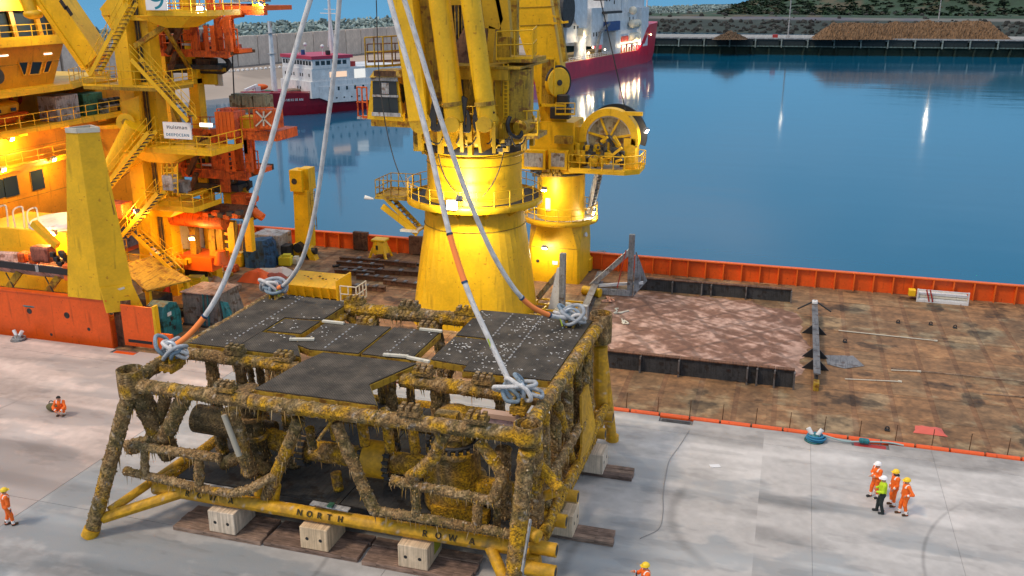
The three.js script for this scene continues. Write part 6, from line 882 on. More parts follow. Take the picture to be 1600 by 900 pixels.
  { const p = dp(424, 404), t = thing('grey_cabinet', 'grey equipment cabinet behind the blue tarpaulin', 'cabinet', p); obj('cabinet', rbox(p[0], DY + 1.15, p[2] - .4, 2.6, 2.3, 2.2, .08), M.greyL, t); obj('door', rbox(p[0] + .2, DY + 1.1, p[2] + .72, 1.6, 1.8, .06, .02), M.grey, t); obj('dark_unit', rbox(p[0] + 1.6, DY + .7, p[2], .8, 1.4, 1, .1), M.dark, t); }
  { const a = dp(288, 507), b = dp(345, 513), t = thing('covered_unit', 'large box under a grey tarp cover near the pylon', 'covered box', dp(318, 508)); obj('cover', loft([[[a[0], DY + .15, a[2]], [b[0], DY + .15, b[2] + .2], [b[0] + .3, DY + .15, b[2] - 2.8], [a[0] + .1, DY + .15, a[2] - 2.6]], [[a[0] + .06, DY + 2.3, a[2] - .05], [b[0] - .1, DY + 2.35, b[2]], [b[0] - .1, DY + 2.3, b[2] - 2.5], [a[0] + .2, DY + 2.25, a[2] - 2.4]]]), worn(C(.21, .20, .19), .85), t); obj('top_sheet', slab([[a[0] - .05, a[2] + .05], [b[0], b[2] + .1], [b[0] + .05, b[2] - 2.6], [a[0] + .1, a[2] - 2.5]], DY + 2.36, DY + 2.42), worn(C(.36, .27, .24), .9), t); for (const k of [.62, .74]) { const x = lerp(a[0], b[0], k), z = lerp(a[2], b[2], k) + .08; obj('lashing', beam([x, DY + .15, z + .12], [x, DY + 2.4, z], .1, .03), M.teal, t); } obj('skid', [beam([a[0], DY + .08, a[2] + .05], [b[0], DY + .08, b[2] + .2], .2, .15)], M.dark, t); obj('side_flap', loft([[[b[0] + .25, DY, b[2] - .2], [b[0] + .9, DY, b[2] - .6], [b[0] + .9, DY, b[2] - .7], [b[0] + .25, DY, b[2] - .3]], [[b[0] + .02, DY + 1.9, b[2] - .2], [b[0] + .3, DY + 1.7, b[2] - .6], [b[0] + .3, DY + 1.7, b[2] - .7], [b[0] + .02, DY + 1.9, b[2] - .3]]]), M.teal, t); }
  { const p = dp(262, 524), t = thing('fairlead_roller', 'teal rounded mooring winch cover beside the orange bulwark', 'winch', p), prof = [[p[2] + .9, DY], [p[2] + 1.0, DY + 1.6], [p[2] + .7, DY + 2.25], [p[2] + .1, DY + 2.45], [p[2] - .6, DY + 2.2], [p[2] - .9, DY + 1.5], [p[2] - .9, DY]]; const s = new THREE.Shape(prof.map(q => new THREE.Vector2(q[0], q[1]))); obj('cover', new THREE.ExtrudeGeometry(s, { depth: 1.3, bevelEnabled: true, bevelSize: .05, bevelThickness: .05, bevelSegments: 2 }).rotateY(-Math.PI / 2).translate(p[0] + .5, 0, 0), M.teal, t); for (const [y, z] of [[1.0, .3], [1.3, .1], [.6, -.1]]) obj('vent_slot', box(p[0] + .56, DY + y, p[2] + z, .02, .28, .2), M.black, t); obj('white_tag', box(p[0] + .57, DY + 1.7, p[2] + .3, .02, .25, .4), M.white, t); obj('side_panel', box(p[0] - .9, DY + .9, p[2] + .2, .1, 1.6, 1.5), M.teal, t); }
  clut(303, 452, 2.0, .9, 1.3, std(C(.70, .60, .015), .6), 'yellow_bin', 'yellow lidded bin behind the covered unit', 'bin', .1); clut(292, 458, 1.2, .5, .9, std(C(.66, .55, .015), .6), 'yellow_bin', 'small yellow bin below the larger lidded bin', 'bin', .1); clut(310, 438, 2.0, 1.2, 1.4, M.black, 'black_machine', 'black machine block near the orange base', 'machine', .3); clut(258, 462, .8, 1.3, .8, M.red, 'red_drum', 'dark red drum with a white label by the tower foot', 'drum'); clut(280, 490, 1.6, .5, 1.2, M.dark, 'dark_pallet', 'dark pallet beside the covered unit', 'pallet'); clut(374, 415, 1.1, 1.0, 1.0, M.yellow, 'yellow_capstan', 'yellow capstan on a low base', 'capstan'); clut(362, 424, 1.1, .5, .8, M.orangeW, 'orange_crate', 'orange crate by the yellow capstan', 'crate'); clut(350, 432, 1.3, .35, .9, M.ochre, 'ochre_pallet', 'ochre pallet among the deck clutter', 'pallet'); clut(358, 452, 1.8, .3, 1.2, M.wood, 'wooden_pallet', 'wooden pallet on the open deck', 'pallet', .4); clut(290, 430, 1.4, .7, 1, M.cream, 'cream_box', 'cream box under the red cylinders', 'box'); clut(232, 452, 2.2, .8, 1.6, M.ochre, 'ochre_hatch', 'slanted ochre hatch cover at the tower foot', 'hatch');
  { const p = [-42.6, 3.1, -5.2], t = thing('sloping_roof', 'sloping ochre roof over machinery behind the pylon', 'roof', p); obj('roof_sheet', loft([[[-44.6, 3.6, -6], [-41, 2.6, -4.2], [-41, 2.5, -4.2], [-44.6, 3.5, -6]], [[-43.6, 3.7, -8.4], [-39.4, 2.7, -7], [-39.4, 2.6, -7], [-43.6, 3.6, -8.4]]]), M.ochre, t); obj('roof_post', [box(-41.2, 1.1, -4.6, .3, 2.9, .3), box(-39.7, 1.1, -6.8, .3, 2.9, .3), box(-43.6, 1.5, -7.6, .3, 3.7, .3)], M.yellow, t); obj('machinery', rbox(-42, .7, -6, 2, 1.9, 1.8, .1), M.dark, t); }
  // pallet of white bundles at the far bulwark, right
  { const a = dp(1432, 470), b = dp(1510, 475), t = thing('bundle_rack', 'white rack of bundled planks with red strap by the far bulwark', 'rack', dp(1470, 472)), z = a[2] - .3; obj('rack_frame', [beam([a[0], DY + .12, z + .5], [b[0], DY + .12, z + .5], .12, .2), beam([a[0], DY + .95, z + .5], [b[0], DY + .95, z + .5], .08, .08), span(a[0] - .05, a[0] + .05, DY, DY + 1, z + .42, z + .55), span(b[0] - .05, b[0] + .05, DY, DY + 1, z + .42, z + .55)], M.white, t); for (let i = 0; i < 6; i++) obj('plank', rbox((a[0] + b[0]) / 2, DY + .22 + (i % 3) * .2, z + .2 - Math.floor(i / 3) * .5, b[0] - a[0] - .1, .16, .42, .02), i % 2 ? M.cream : M.white, t); obj('red_strap', [box(a[0] + .7, DY + .55, z + .56, .1, .95, .03, 0, .3), box(a[0] + .95, DY + .55, z + .57, .1, .95, .03, 0, .3)], M.red, t); obj('yellow_end', rbox(a[0] - .35, DY + .55, z, .5, .5, .6, .06), M.yellow, t); }
  // small dark lashing points and long lashing rods on the open deck
  for (const [px, py] of [[1403, 505], [1454, 508], [1492, 513], [1320, 535], [1386, 673]]) { const p = dp(px, py); const t = thing('lashing_point', 'small black lashing point on the open brown deck', 'lashing point', [p[0], DY, p[2]], 'lashing points on the deck'); obj('pad', rbox(p[0], DY + .04, p[2], .26, .08, .26, .02), M.black, t); obj('eye', new THREE.TorusGeometry(.09, .035, 6, 12).translate(p[0], DY + .15, p[2]), M.black, t); }
  [[1310, 518, 1462, 534], [1392, 577, 1600, 598], [1320, 594, 1406, 598], [1535, 617, 1600, 622], [1392, 580, 1436, 582]].forEach(([a, b, c, d], i) => { const p = dp(a, b), q = dp(c, d); tag(obj('lashing_rod', [bar([p[0], DY + .08, p[2]], [q[0], DY + .08, q[2]], .03, .03, 6), box(q[0], DY + .08, q[2], .2, .08, .1)], i % 2 ? M.wood : M.cream), 'thin pale rod lying on the open brown deck', 'rod', 'rods lying on the deck'); });
  tag(obj('blue_wet_spot', slab([[3.3, -12.6], [5, -13], [5.6, -11.4], [4.4, -10.6], [3.4, -11]], DY + .03, DY + .05), worn(C(.24, .23, .23), .5)), 'thin grey-blue slab drawn as a wet spot on the deck beside the upright beam', 'sheet');  // thin slab standing in for a bluish wet spot on the plating
}
// ---------------------------------------------------------------- bollards and lines on the quay
{
  const bol = (px, py, m, label, blue) => { const p = onY(px, py, 0), t = thing('mooring_bollard', label, 'bollard', p); obj('base', lathe([[0, .0], [.5, .004], [.48, .06], [.28, .1], [.22, .36], [0, .36]], p[0], p[2], 20), blue ? M.teal : M.grey, t); for (const s of [-1, 1]) obj('horn', bar([p[0] + s * .1, .25, p[2]], [p[0] + s * .34, .62, p[2] - .08], .11, .12, 12), M.white, t); for (let i = 0; i < (blue ? 5 : 2); i++) obj('rope_turn', new THREE.TorusGeometry(.31 + .07 * (i % 3), .05, 7, 26).rotateX(Math.PI / 2 + (i % 2 ? .1 : -.08)).scale(1 + .12 * (i % 2), 1, 1).translate(p[0] + .05 * (i % 3), .09 + i * .05, p[2]), m, t); return p; };
  const a = bol(1272, 688, std(C(.02, .18, .33), .8), 'quay bollard wound with thick blue mooring rope', true); bol(29, 531, M.grey, 'grey quay bollard with white horns beside the orange hull', false);
  const b = onY(1350, 690, .1); tag(obj('mooring_line', tube([[a[0] + .4, .35, a[2]], [a[0] + 1.5, .12, a[2] - .1], [b[0], .1, b[2]], [...onY(1392, 692, .05)], [...onY(1412, 696, .05)]], .045, 40, 6), std(C(.3, .42, .42), .9)), 'thin green mooring line from the blue bollard', 'rope'); tag(obj('line_float', rbox(b[0], .14, b[2], .5, .24, .3, .08), M.teal), 'small teal float on the mooring line', 'float');
  tag(obj('hose_line', tube([[1077, 673], [1062, 697], [1046, 720], [1040, 745], [1036, 775], [1036, 800], [1028, 828], [1000, 842]].map(q => { const p = onY(q[0], q[1], 0); return [p[0], .035, p[2]]; }), .014, 80, 5), std(C(.26, .25, .24), .9)), 'thin dark line trailing across the concrete beside the frame', 'line');
  tag(obj('paper_scrap', box(...onY(1117, 728, .02), .5, .02, .3, .4), M.white), 'white scrap of paper on the concrete', 'paper');
  for (const n of [-39.6, -4.6, 5.2]) { const t = thing('dock_fender', n === 5.2 ? 'red fender block in the quay notch beside the mooring line' : n > -10 ? 'dark grey fender block in the quay notch near the frame' : 'orange fender block in the quay notch below the hull recess', 'fender', [n, -.6, .3]); obj('fender_body', rbox(n, -.3, .3, 1.66, .5, .5, .1), n === 5.2 ? M.red : n > -10 ? M.dark : M.hullRed, t); obj('mounting_plate', span(n - .7, n + .7, -.8, -.1, -.02, .04), M.steel, t); }
  for (const [px, py, m, lb] of [[285, 730, 0, 'cream wedge block lying under the frame']]) { const p = onY(px, py + 10, 0); tag(obj('wedge_block', wallPoly([[-.9, 0], [.9, 0], [.6, .9], [.2, 1.0]], -.5, .5).translate(p[0] + .6, .001, p[2] - 2), std(C(.6, .56, .47), .85)), lb, 'block'); void m; }
}
// ---------------------------------------------------------------- far ships (local axes: x from bow or stern along the hull, y above the waterline, +z the side we see)
function localThing(name, label, cat, at, yaw) { const t = thing(name, label, cat, at); t.rotation.y = yaw; origin.set(t, [0, 0, 0]); return t; }
{
  const S = localThing('survey_ship', 'small dark red ship with white superstructure moored by the beach', 'ship', [-108.6, -4.5, -132.5], 59 * Math.PI / 180), cr = paint(C(.34, .006, .022), .4), wt = M.white;
  const secs = []; for (let i = 0; i <= 16; i++) { const x = i / 16 * 44, f = Math.pow(clamp(x / 13), .62), b = 6.8 * Math.max(.02, f), rake = -2.6 * (1 - clamp(x / 8)), top = 5.3 - .5 * clamp(x / 12) + (x > 15 ? -1.3 : 0); secs.push([[x + rake, top, b * .98 - 6.8], [x + rake * .3, 2, b * .9 - 6.8], [x, 0, b * .8 - 6.8], [x, -1.5, b * .6 - 6.8], [x, -1.5, -b * .6 - 6.8], [x, 0, -b * .8 - 6.8], [x + rake * .3, 2, -b * .9 - 6.8], [x + rake, top, -b * .98 - 6.8]]); }
  obj('hull', loft(secs), cr, S); obj('boot_stripe', loft(secs.slice(1).map(s => [2, 3].map(k => [s[k][0], s[k][1] * .0 + (k === 2 ? .55 : .1), s[k][2] + .12]).concat([[s[3][0], .1, s[3][2] + .05], [s[2][0], .55, s[2][2] + .05]]))), std(C(.30, .10, .10), .6, { map: wearTex }), S);
  const zc = -6.8; obj('foredeck', slab([[1, zc], [5, zc + 3.6], [12, zc + 6], [15, zc + 6.2], [15, zc - 6.2], [12, zc - 6], [5, zc - 3.6]], 4.2, 4.3), M.greyL, S);
  obj('lower_house', span(11.5, 38, 3.6, 7.2, zc - 6.6, zc + 6.82), wt, S); obj('side_flare', wallPoly([[13.5, 3.6], [16.5, 2.4], [38, 2.0], [38, 6], [13.5, 6]], zc + 6.7, zc + 6.95), wt, S); obj('middle_house', span(12, 36, 7.2, 9.9, zc - 6.4, zc + 6.6), wt, S); obj('bridge', span(12.2, 22, 9.9, 12, zc - 6.5, zc + 6.7), wt, S); obj('bridge_roof', span(11.9, 22.6, 12, 12.7, zc - 6.8, zc + 7), std(C(.42, .03, .07), .5), S);
  for (let i = 0; i < 10; i++) obj('bridge_window', span(12.15, 12.19, 10.7, 11.6, zc - 6.1 + i * 1.26, zc - 5.2 + i * 1.26), M.glass, S); for (let i = 0; i < 6; i++) obj('bridge_window', span(13 + i * 1.4, 14 + i * 1.4, 10.7, 11.6, zc + 6.71, zc + 6.74), M.glass, S);
  for (const z of [-5, -2.2, -1.2, 1.6, 2.6, 5.4]) obj('porthole', span(11.95, 11.99, 8.2, 8.9, zc + z - .2, zc + z + .2), M.glass, S); for (const z of [-3.6, 1, 2.2]) obj('porthole', span(11.45, 11.49, 5.4, 6, zc + z - .2, zc + z + .2), M.glass, S); for (let i = 0; i < 9; i++) obj('porthole', span(16 + i * 2.2, 16.5 + i * 2.2, 5.0, 5.8, zc + 6.96, zc + 6.99), M.glass, S); for (let i = 0; i < 10; i++) obj('porthole', span(15.6 + i * 2, 16 + i * 2, 3.2, 3.5, zc + 6.96, zc + 6.99), M.glass, S);
  obj('lit_recess', span(16.5, 21, 7.9, 9.1, zc + 6.61, zc + 6.66), lampMat(warm, .55), S); obj('lit_recess', span(23, 26, 7.4, 9.4, zc + 6.61, zc + 6.66), lampMat(whiteL, .45), S); obj('red_davit', span(22.4, 24.5, 9.9, 11, zc + 3.6, zc + 5), M.red, S);
  // masts, antennas
  obj('foremast', [bar([6.2, 4.2, zc], [6.2, 20, zc], .7, .38, 12)], wt, S); obj('mast_platform', [box(6.2, 13.2, zc, 1.4, .15, 1.4), box(6.2, 17.6, zc, 1.4, .15, 1.8), box(6.2, 19.4, zc, .2, 1.4, 1.8)], M.greyL, S);
  obj('main_mast', [bar([21.5, 12.6, zc], [21.5, 25, zc], .5, .3, 12), beam([21.5, 21.5, zc - 4], [21.5, 21.5, zc + 4], .2, .2), beam([21.5, 22.4, zc - 2.4], [21.5, 22.4, zc + 2.4], .15, .15), beam([21.5, 14, zc - 1.4], [21.5, 21, zc - .2], .2, .2), beam([21.5, 14, zc + 1.4], [21.5, 21, zc + .2], .2, .2)], wt, S); for (const [x, z, h] of [[14, 1, 15], [14.5, -3, 14.4], [16.6, 4, 14.6], [21, 3, 17]]) obj('antenna', [bar([x, 12.7, zc + z], [x, h, zc + z], .07, .05, 6), new THREE.SphereGeometry(.4, 10, 8).translate(x, h, zc + z)], wt, S); obj('blue_box', rbox(13.6, 13.2, zc + .6, .7, 1.2, .7, .1), M.blue, S); obj('funnel_lamp', rbox(17.5, 13.2, zc + 4.8, 1, 1, .8, .2), M.black, S);
  // foredeck gear
  obj('tan_cover', rbox(9.3, 4.9, zc + 2.2, 3, 1.3, 2.8, .2), M.wood, S); obj('green_winch', [bar([5, 4.8, zc - 1.5], [5, 4.8, zc + 1], .6, .6, 14)], M.green, S); obj('red_boat', new THREE.SphereGeometry(1, 14, 8).scale(2.2, .7, 1).translate(4.2, 5.9, zc - 3.2), M.orange, S); obj('bow_crane', [beam([-.5, 5.6, zc - 1], [3.4, 6.4, zc - 2.6], .5, .6), box(3.2, 5.4, zc - 2.4, 1.2, 1.6, 1.2)], wt, S); obj('bulwark_rail', [tube([[-2, 5.5, zc], [3, 5.4, zc + 2.7], [8, 5.2, zc + 5], [13, 5.0, zc + 6.6]], .09, 30, 6)], cr, S);
  const hullText = (str, x0, y0, h) => { let x = x0; for (const ch of str) { const g = new TextGeometry(ch, { font: fontBold, size: h, depth: .03, curveSegments: 2 }), w = ch === ' ' ? h * .4 : h * .86; if (ch !== ' ') { const b = 6.8 * Math.pow(clamp(x / 13), .62), b2 = 6.8 * Math.pow(clamp((x + .5) / 13), .62), yy = (y0 + h / 2 - 2) / (4.9 - 2), zz = lerp(b * .9, b * .98, yy) - 6.8; obj('name_letter', g.rotateY(-Math.atan2(b2 - b, .5)).translate(x, y0, zz + .1), M.white, S); } x += w; } };
  hullText('FUGRO MERIDIAN', 4.2, 3.2, .5); hullText('www.fugro.com', 12.2, 4.1, .26);
}
{
  const S = localThing('offshore_vessel', 'large magenta-red hulled vessel with lit white superstructure across the basin', 'ship', [-68.9, -4.5, -226], 82 * Math.PI / 180), cr = paint(C(.60, .008, .045), .4), wt = paint(C(.66, .72, .78), .5), zc = -9, b = 9;
  const secs = []; for (let i = 0; i <= 32; i++) { const x = i / 32 * 126, f = x > 98 ? Math.pow(clamp((127 - x) / 29), .55) : 1, top = x > 96 ? 14.2 : x > 85 ? lerp(5.4, 14.2, (x - 85) / 11) : 5.4, rk = x > 100 ? (x - 100) * .25 : 0; secs.push([[x + rk, top, zc + b * f], [x + rk * .4, 3, zc + b * f * .97], [x, 0, zc + b * f * .93], [x, -2, zc + b * f * .7], [x, -2, zc - b * f * .7], [x, 0, zc - b * f * .93], [x + rk * .4, 3, zc - b * f * .97], [x + rk, top, zc - b * f]]); }
  obj('hull', loft(secs), cr, S); obj('main_deck', span(1, 98, 5.3, 5.5, zc - 8.5, zc + 8.6), M.ochre, S);
  const blk = (n, x0, x1, y0, y1, m = wt, z1 = zc + 8, d = 14) => obj(n, span(x0, x1, y0, y1, z1 - d, z1), m, S);
  blk('superstructure', 62, 98, 8.2, 13); blk('superstructure', 66, 97, 13, 19, wt, zc + 7); blk('bridge_block', 72, 99, 19, 31, wt, zc + 6); blk('side_tower', 58, 63, 5.5, 13, wt, zc + 8.8, 5); blk('side_tower', 87, 96, 6.5, 20.5, wt, zc + 8.9, 4); blk('blue_container', 50, 63, 13.4, 16.4, M.blue, zc + 8.6, 3); blk('white_container', 50, 63, 16.5, 19, M.white, zc + 8.4, 3); blk('dark_ledge', 48, 66, 19, 19.8, M.dark, zc + 8.2, 3); blk('upper_house', 50, 68, 19.8, 32, M.white, zc + 7, 10); blk('mid_house', 38, 50, 9, 21, wt, zc + 7, 12); blk('mid_house', 16, 34, 11, 26, wt, zc + 7, 12); blk('red_gallery', 64, 74, 5.6, 8, M.red, zc + 7.4, 1); blk('red_gallery', 66, 74, 9, 11, M.red, zc + 8.3, .6); blk('red_box', 101, 112, 14.2, 17, M.orangeW, zc + 4, 8); blk('mast_house', 84, 90, 31, 36, wt, zc + 3, 6);
  obj('reel', [bar([22, 22, zc + 5], [22, 22, zc + 9], 6, 6, 26)], wt, S); obj('reel_dark', [bar([12, 21, zc + 4], [12, 21, zc + 9.2], 5.2, 5.2, 22)], M.dark, S); obj('deck_crane', [bar([28, 5.5, zc + 7], [28, 13, zc + 7], 2, 1.7, 18)], wt, S); obj('crane_head', [rbox(28, 14, zc + 7, 5, 2.4, 4, .3)], M.cream, S); obj('dark_drum', rbox(44, 25, zc + 8, 10, 3.4, 3, .8), M.dark, S); obj('knuckle_arm', [beam([40, 6, zc + 8], [44, 13, zc + 8], .8, .8), beam([44, 13, zc + 8], [52, 16, zc + 8.4], .7, .7)], M.grey, S); obj('bow_mast', bar([116, 14, zc + 2], [116, 30, zc + 2], .4, .25, 8), M.white, S);
  for (let i = 0; i < 12; i++) obj('deck_post', box(64 + i * 2.9, 6.7, zc + 8.6, .3, 2.6, .3), wt, S); for (const [x, y] of [[52, 23], [55, 23], [60, 22], [78, 16], [82, 16], [86, 24], [40, 12], [42.5, 12], [45, 12], [22, 15], [25, 15]]) obj('window', span(x, x + 1, y, y + 1.3, zc + 7.01, zc + 7.06), M.glass, S); for (let i = 0; i < 7; i++) obj('cylinder_tank', new THREE.SphereGeometry(1.5, 14, 10).translate(77 + (i % 3) * 3.2, 10.4 + Math.floor(i / 3) * 4.6, zc + 8.6), M.cream, S);
  railing(S, [[1, 5.5, zc + 8.5], [60, 5.5, zc + 8.5]], M.white, 1.2, 2.4, .07);
  // deck lamps with the light they give
  const lamps = [[24, 8.6, 3], [30, 7.4, 3], [34, 9, 3], [46, 7.6, 2], [66, 7.7, 3], [72, 7.7, 3], [79, 7.7, 3], [85, 7.7, 3], [80, 16, 2], [99, 10.4, 2], [78, 24, 2], [26, 12.6, 3]];
  lamps.forEach(([x, y, k], i) => { obj('deck_lamp', new THREE.SphereGeometry(.24, 10, 8).scale(1.4, 1, 1).translate(x, y, zc + 9.15), lampMat(C(1, .72, .4), 12), S); if (k > 2) { const l = new THREE.PointLight(C(1, .74, .42), 45, 0, 2); l.position.set(x, y, zc + 9.6); l.castShadow = true; S.add(l); } void i; });
}
// ---------------------------------------------------------------- people
function person(label, feet, yaw, o) {
  const J = Object.assign({ pel: [0, .96, 0], che: [0, 1.36, .01], nek: [0, 1.52, .01], hed: [0, 1.66, .03], hipL: [-.1, .93, 0], hipR: [.1, .93, 0], kneL: [-.12, .52, .04], kneR: [.12, .52, .04], ankL: [-.13, .1, 0], ankR: [.13, .1, 0], shoL: [-.2, 1.43, 0], shoR: [.2, 1.43, 0], elbL: [-.27, 1.14, -.02], elbR: [.27, 1.14, -.02], wriL: [-.26, .9, .08], wriR: [.26, .9, .08] }, o.pose || {});
  const bones = [['pel', 'che', .165, .175, 0], ['che', 'nek', .14, .065, 0], ['nek', 'hed', .06, .07, 1], ['hed', 'hed', .108, .108, 1], ['shoL', 'shoR', .085, .085, 0], ['hipL', 'hipR', .13, .13, 2], ['hipL', 'kneL', .105, .085, 2], ['kneL', 'ankL', .08, .07, 2], ['hipR', 'kneR', .105, .085, 2], ['kneR', 'ankR', .08, .07, 2], ['shoL', 'elbL', .075, .062, 0], ['elbL', 'wriL', .06, .05, 0], ['shoR', 'elbR', .075, .062, 0], ['elbR', 'wriR', .06, .05, 0]].map(b => [J[b[0]], J[b[1]], b[2], b[3], b[4]]);
  const N = 84, c = [0, .92, .05], H = 1.02, mc = new MarchingCubes(N, new THREE.MeshBasicMaterial(), false, false, 60000); mc.isolation = 0;
  const D = (x, y, z) => { let d = 9, id = 0, dm = 9; for (const [a, b, r0, r1, k] of bones) { const bx = b[0] - a[0], by = b[1] - a[1], bz = b[2] - a[2], l = bx * bx + by * by + bz * bz || 1e-9, t = clamp(((x - a[0]) * bx + (y - a[1]) * by + (z - a[2]) * bz) / l), q = Math.hypot(x - a[0] - bx * t, y - a[1] - by * t, z - a[2] - bz * t) - lerp(r0, r1, t); if (q < dm) { dm = q; id = k; } const h = clamp(.5 + .5 * (d - q) / .05); d = lerp(d, q, h) - .05 * h * (1 - h); } D.id = id; return d; };
  for (let k = 0; k < N; k++) for (let j = 0; j < N; j++) for (let i = 0; i < N; i++) mc.field[i + j * N + k * N * N] = -D(c[0] + (i / (N / 2) - 1) * H, c[1] + (j / (N / 2) - 1) * H, c[2] + (k / (N / 2) - 1) * H);
  mc.update(); const n = mc.count, pos = [], nor = [], col = [], top = o.top, bot = o.bottom || o.top, skin = [.52, .28, .19], band = [.85, .82, .78];
  for (let i = 0; i < n; i++) {
    const x = c[0] + mc.positionArray[i * 3] * H, y = c[1] + mc.positionArray[i * 3 + 1] * H, z = c[2] + mc.positionArray[i * 3 + 2] * H; pos.push(x, y, z); const nx = mc.normalArray[i * 3], ny = mc.normalArray[i * 3 + 1], nz = mc.normalArray[i * 3 + 2], l = Math.hypot(nx, ny, nz) || 1; nor.push(nx / l, ny / l, nz / l); D(x, y, z);
    const near = (p, r) => Math.hypot(x - p[0], y - p[1], z - p[2]) < r, L = (p, q, t) => [0, 1, 2].map(k => lerp(p[k], q[k], t)); let cc = D.id === 1 ? skin : D.id === 2 ? bot : top;
    if (D.id === 1 && z < J.hed[2] - .02 && y > J.hed[1] - .04) cc = [.03, .022, .018];
    if (o.bands !== false) { if (near(L(J.kneL, J.ankL, .8), .105) || near(L(J.kneR, J.ankR, .8), .105)) cc = band; if (near(L(J.elbL, J.wriL, .7), .07) || near(L(J.elbR, J.wriR, .7), .07)) cc = band; if (D.id === 0 && Math.abs(Math.abs(x - J.che[0]) - .13) < .03 && y > J.che[1] + .02) cc = band; }
    const v = .9 + .2 * vn(x * 14, y * 14, z * 14); col.push(cc[0] * v, cc[1] * v, cc[2] * v);
  }
  const g = new THREE.BufferGeometry(); g.setAttribute('position', new THREE.Float32BufferAttribute(pos, 3)); g.setAttribute('normal', new THREE.Float32BufferAttribute(nor, 3)); g.setAttribute('color', new THREE.Float32BufferAttribute(col, 3));
  const parts = [g], dye = (q, cl) => { q = q.toNonIndexed(); q.setAttribute('color', new THREE.Float32BufferAttribute(Array.from({ length: q.attributes.position.count }, () => cl).flat(), 3)); parts.push(q); };
  for (const s of ['L', 'R']) { // hands: palm and five bent fingers
    const w = V(J['wri' + s]), e = V(J['elb' + s]), f = w.clone().sub(e).normalize(), si = new THREE.Vector3().crossVectors(f, Math.abs(f.y) > .8 ? V(0, 0, 1) : V(0, 1, 0)).normalize(), dn = new THREE.Vector3().crossVectors(si, f), hc = o.gloves || skin, P = (a, b, d) => { const p = w.clone().addScaledVector(f, a).addScaledVector(si, b).addScaledVector(dn, d); return [p.x, p.y, p.z]; };
    dye(new THREE.SphereGeometry(.045, 8, 6).scale(1, 1, 1).translate(...P(.05, 0, 0)), hc); [.075, .082, .078, .06].forEach((l, k) => { const b = -.033 + k * .022; dye(bar(P(.075, b, 0), P(.075 + l * .55, b, -.012), .0115, .0105, 6), hc); dye(bar(P(.075 + l * .55, b, -.012), P(.075 + l * .9, b, -.05), .0105, .009, 6), hc); }); dye(bar(P(.03, -.04, 0), P(.07, -.075, -.02), .013, .011, 6), hc); dye(bar(P(.07, -.075, -.02), P(.1, -.07, -.035), .011, .009, 6), hc);
  }
  const hd = J.hed; dye(new THREE.ConeGeometry(.02, .05, 5).rotateX(-.5).translate(hd[0], hd[1] - .005, hd[2] + .112), skin); for (const s of [-1, 1]) { dye(new THREE.SphereGeometry(.013, 6, 5).translate(hd[0] + s * .036, hd[1] + .018, hd[2] + .099), [.02, .02, .02]); dye(new THREE.SphereGeometry(.024, 6, 5).scale(.5, 1, .8).translate(hd[0] + s * .106, hd[1], hd[2]), skin); } dye(new THREE.BoxGeometry(.045, .008, .01).translate(hd[0], hd[1] - .045, hd[2] + .1), [.3, .1, .08]);
  const T = localThing('person', label, 'person', feet, yaw);
  obj('body', parts, personMat, T);
  for (const s of ['L', 'R']) { const a = J['ank' + s]; obj('boot', [rbox(a[0], Math.max(.05, a[1] - .045), a[2] + .06, .105, .1, .28, .04), cyl(a[0], a[1] - .06, a[1] + .1, a[2], .062, .07, 10)], o.boots || M.brown, T); }
  if (o.helmet) obj('helmet', [new THREE.SphereGeometry(.142, 18, 10, 0, 6.283, 0, 1.62).scale(1, .95, 1.12).translate(hd[0], hd[1] + .035, hd[2]), new THREE.CylinderGeometry(.15, .155, .016, 18).scale(1, 1, 1.12).translate(hd[0], hd[1] + .035, hd[2] + .012), rbox(hd[0], hd[1] + .03, hd[2] + .16, .18, .018, .09, .008)], o.helmet, T); else obj('hair', new THREE.SphereGeometry(.118, 14, 10, 0, 6.283, 0, 1.75).rotateX(-.35).translate(hd[0], hd[1] + .015, hd[2] - .008), std(C(.02, .016, .014), .9), T);
  if (o.extra) o.extra(T, J); return T;
}
const personMat = std(C(1, 1, 1), .8, { vertexColors: true });
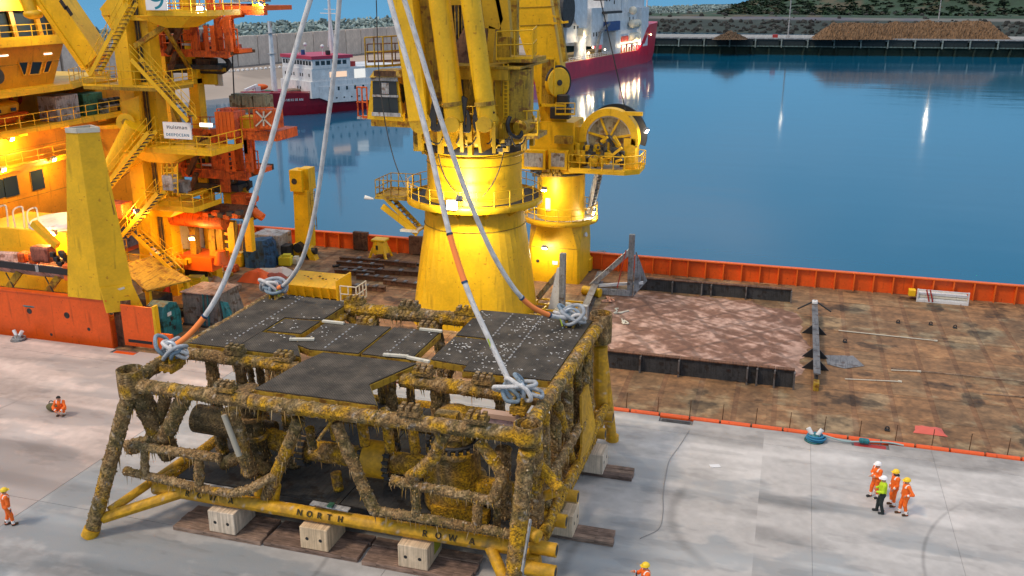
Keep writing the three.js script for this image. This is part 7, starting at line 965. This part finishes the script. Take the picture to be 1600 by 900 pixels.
{
  const org = [.86, .15, .012], yel = std(C(.86, .58, .02), .4), wh = std(C(.85, .85, .85), .4), dk = std(C(.02, .025, .028), .7);
  const F = (px, py, h = 0) => onY(px, py, h), fold = { elbL: [-.29, 1.17, .06], elbR: [.29, 1.17, .06], wriL: [.02, 1.17, .22], wriR: [-.02, 1.12, .25] }, hips = { elbL: [-.40, 1.18, -.12], elbR: [.40, 1.18, -.12], wriL: [-.22, 1.05, .06], wriR: [.22, 1.05, .06] }, step1 = { kneL: [-.12, .52, .1], ankL: [-.13, .1, .13], ankR: [.13, .1, -.08] };
  person('person in orange coverall and white helmet with folded arms, beside the lime jacket', F(1366, 777), -1.0, { top: org, helmet: wh, pose: { ...fold, ...step1 }, boots: dk });
  person('person in lime hi-vis jacket, dark trousers and white helmet', F(1375, 801), -1.5, { top: [.48, .68, .015], bottom: [.012, .022, .022], helmet: wh, bands: false, boots: dk, pose: { ...step1, elbL: [-.28, 1.16, .02], elbR: [.28, 1.16, .05], wriL: [-.2, 1.12, .25], wriR: [.2, 1.12, .27] } });
  person('person in orange coverall and yellow helmet with dark collar, between two others', F(1394, 790), -1.2, { top: org, helmet: yel, pose: { elbR: [.27, 1.14, .02], wriR: [.2, .95, .16] }, extra: (T, J) => obj('collar', new THREE.TorusGeometry(.1, .04, 8, 16).rotateX(1.4).translate(J.nek[0], J.nek[1] + .03, J.nek[2] - .02), dk, T) });
  person('person in orange coverall and yellow helmet with hands on hips', F(1411, 804), -1.25, { top: org, helmet: yel, pose: { ...hips, ...step1 } });
  person('person in orange coverall and yellow helmet walking on the concrete beside the frame foot', F(15, 821), 2.6, { top: org, helmet: yel, gloves: [.06, .07, .1], pose: { elbL: [-.32, 1.15, 0], elbR: [.32, 1.15, -.03], wriL: [-.33, .92, .06], wriR: [.34, .92, .05], ...step1 } });
  person('person in orange coverall raising a black radio, helmet yellow', F(1007, 944), -1.1, { top: org, helmet: yel, pose: { elbR: [.3, 1.22, .22], wriR: [.26, 1.4, .4], elbL: [-.3, 1.2, .2], wriL: [-.2, 1.35, .42] }, extra: (T, J) => obj('radio', [rbox(J.wriR[0], J.wriR[1] + .12, J.wriR[2] + .06, .06, .16, .04, .01), bar([J.wriR[0], J.wriR[1] + .2, J.wriR[2] + .06], [J.wriR[0], J.wriR[1] + .34, J.wriR[2] + .06], .01, .008, 6)], dk, T) });
  person('bare-headed person in orange crouching alone on the open concrete', F(97, 648), .35, { top: org, pose: { pel: [0, .36, -.1], che: [0, .74, .06], nek: [0, .9, .1], hed: [0, 1.04, .14], hipL: [-.11, .34, -.08], hipR: [.11, .34, -.08], kneL: [-.25, .5, .3], kneR: [.25, .5, .3], ankL: [-.16, .1, .1], ankR: [.16, .1, .1], shoL: [-.2, .82, .08], shoR: [.2, .82, .08], elbL: [-.32, .56, .22], elbR: [.32, .56, .22], wriL: [-.12, .4, .4], wriR: [.1, .38, .42] } });
  { const p = F(83, 642), t = thing('kit_bag', 'dark olive bag beside the crouching person', 'bag', p); obj('bag_body', new THREE.SphereGeometry(.3, 16, 10).scale(1.3, .75, .8).translate(p[0], .225, p[2]), std(C(.10, .09, .035), .85), t); obj('bag_strap', new THREE.TorusGeometry(.2, .025, 6, 16, 3.14).translate(p[0], .4, p[2]), M.black, t); }
  const hp = onZ(229, 421, -8.1); person('person in white shirt and dark trousers on the lower tower landing', [hp[0], 2.6, -9.2], .9, { top: [.7, .68, .66], bottom: [.02, .025, .04], bands: false, boots: dk });
}

renderer.render(scene, camera);
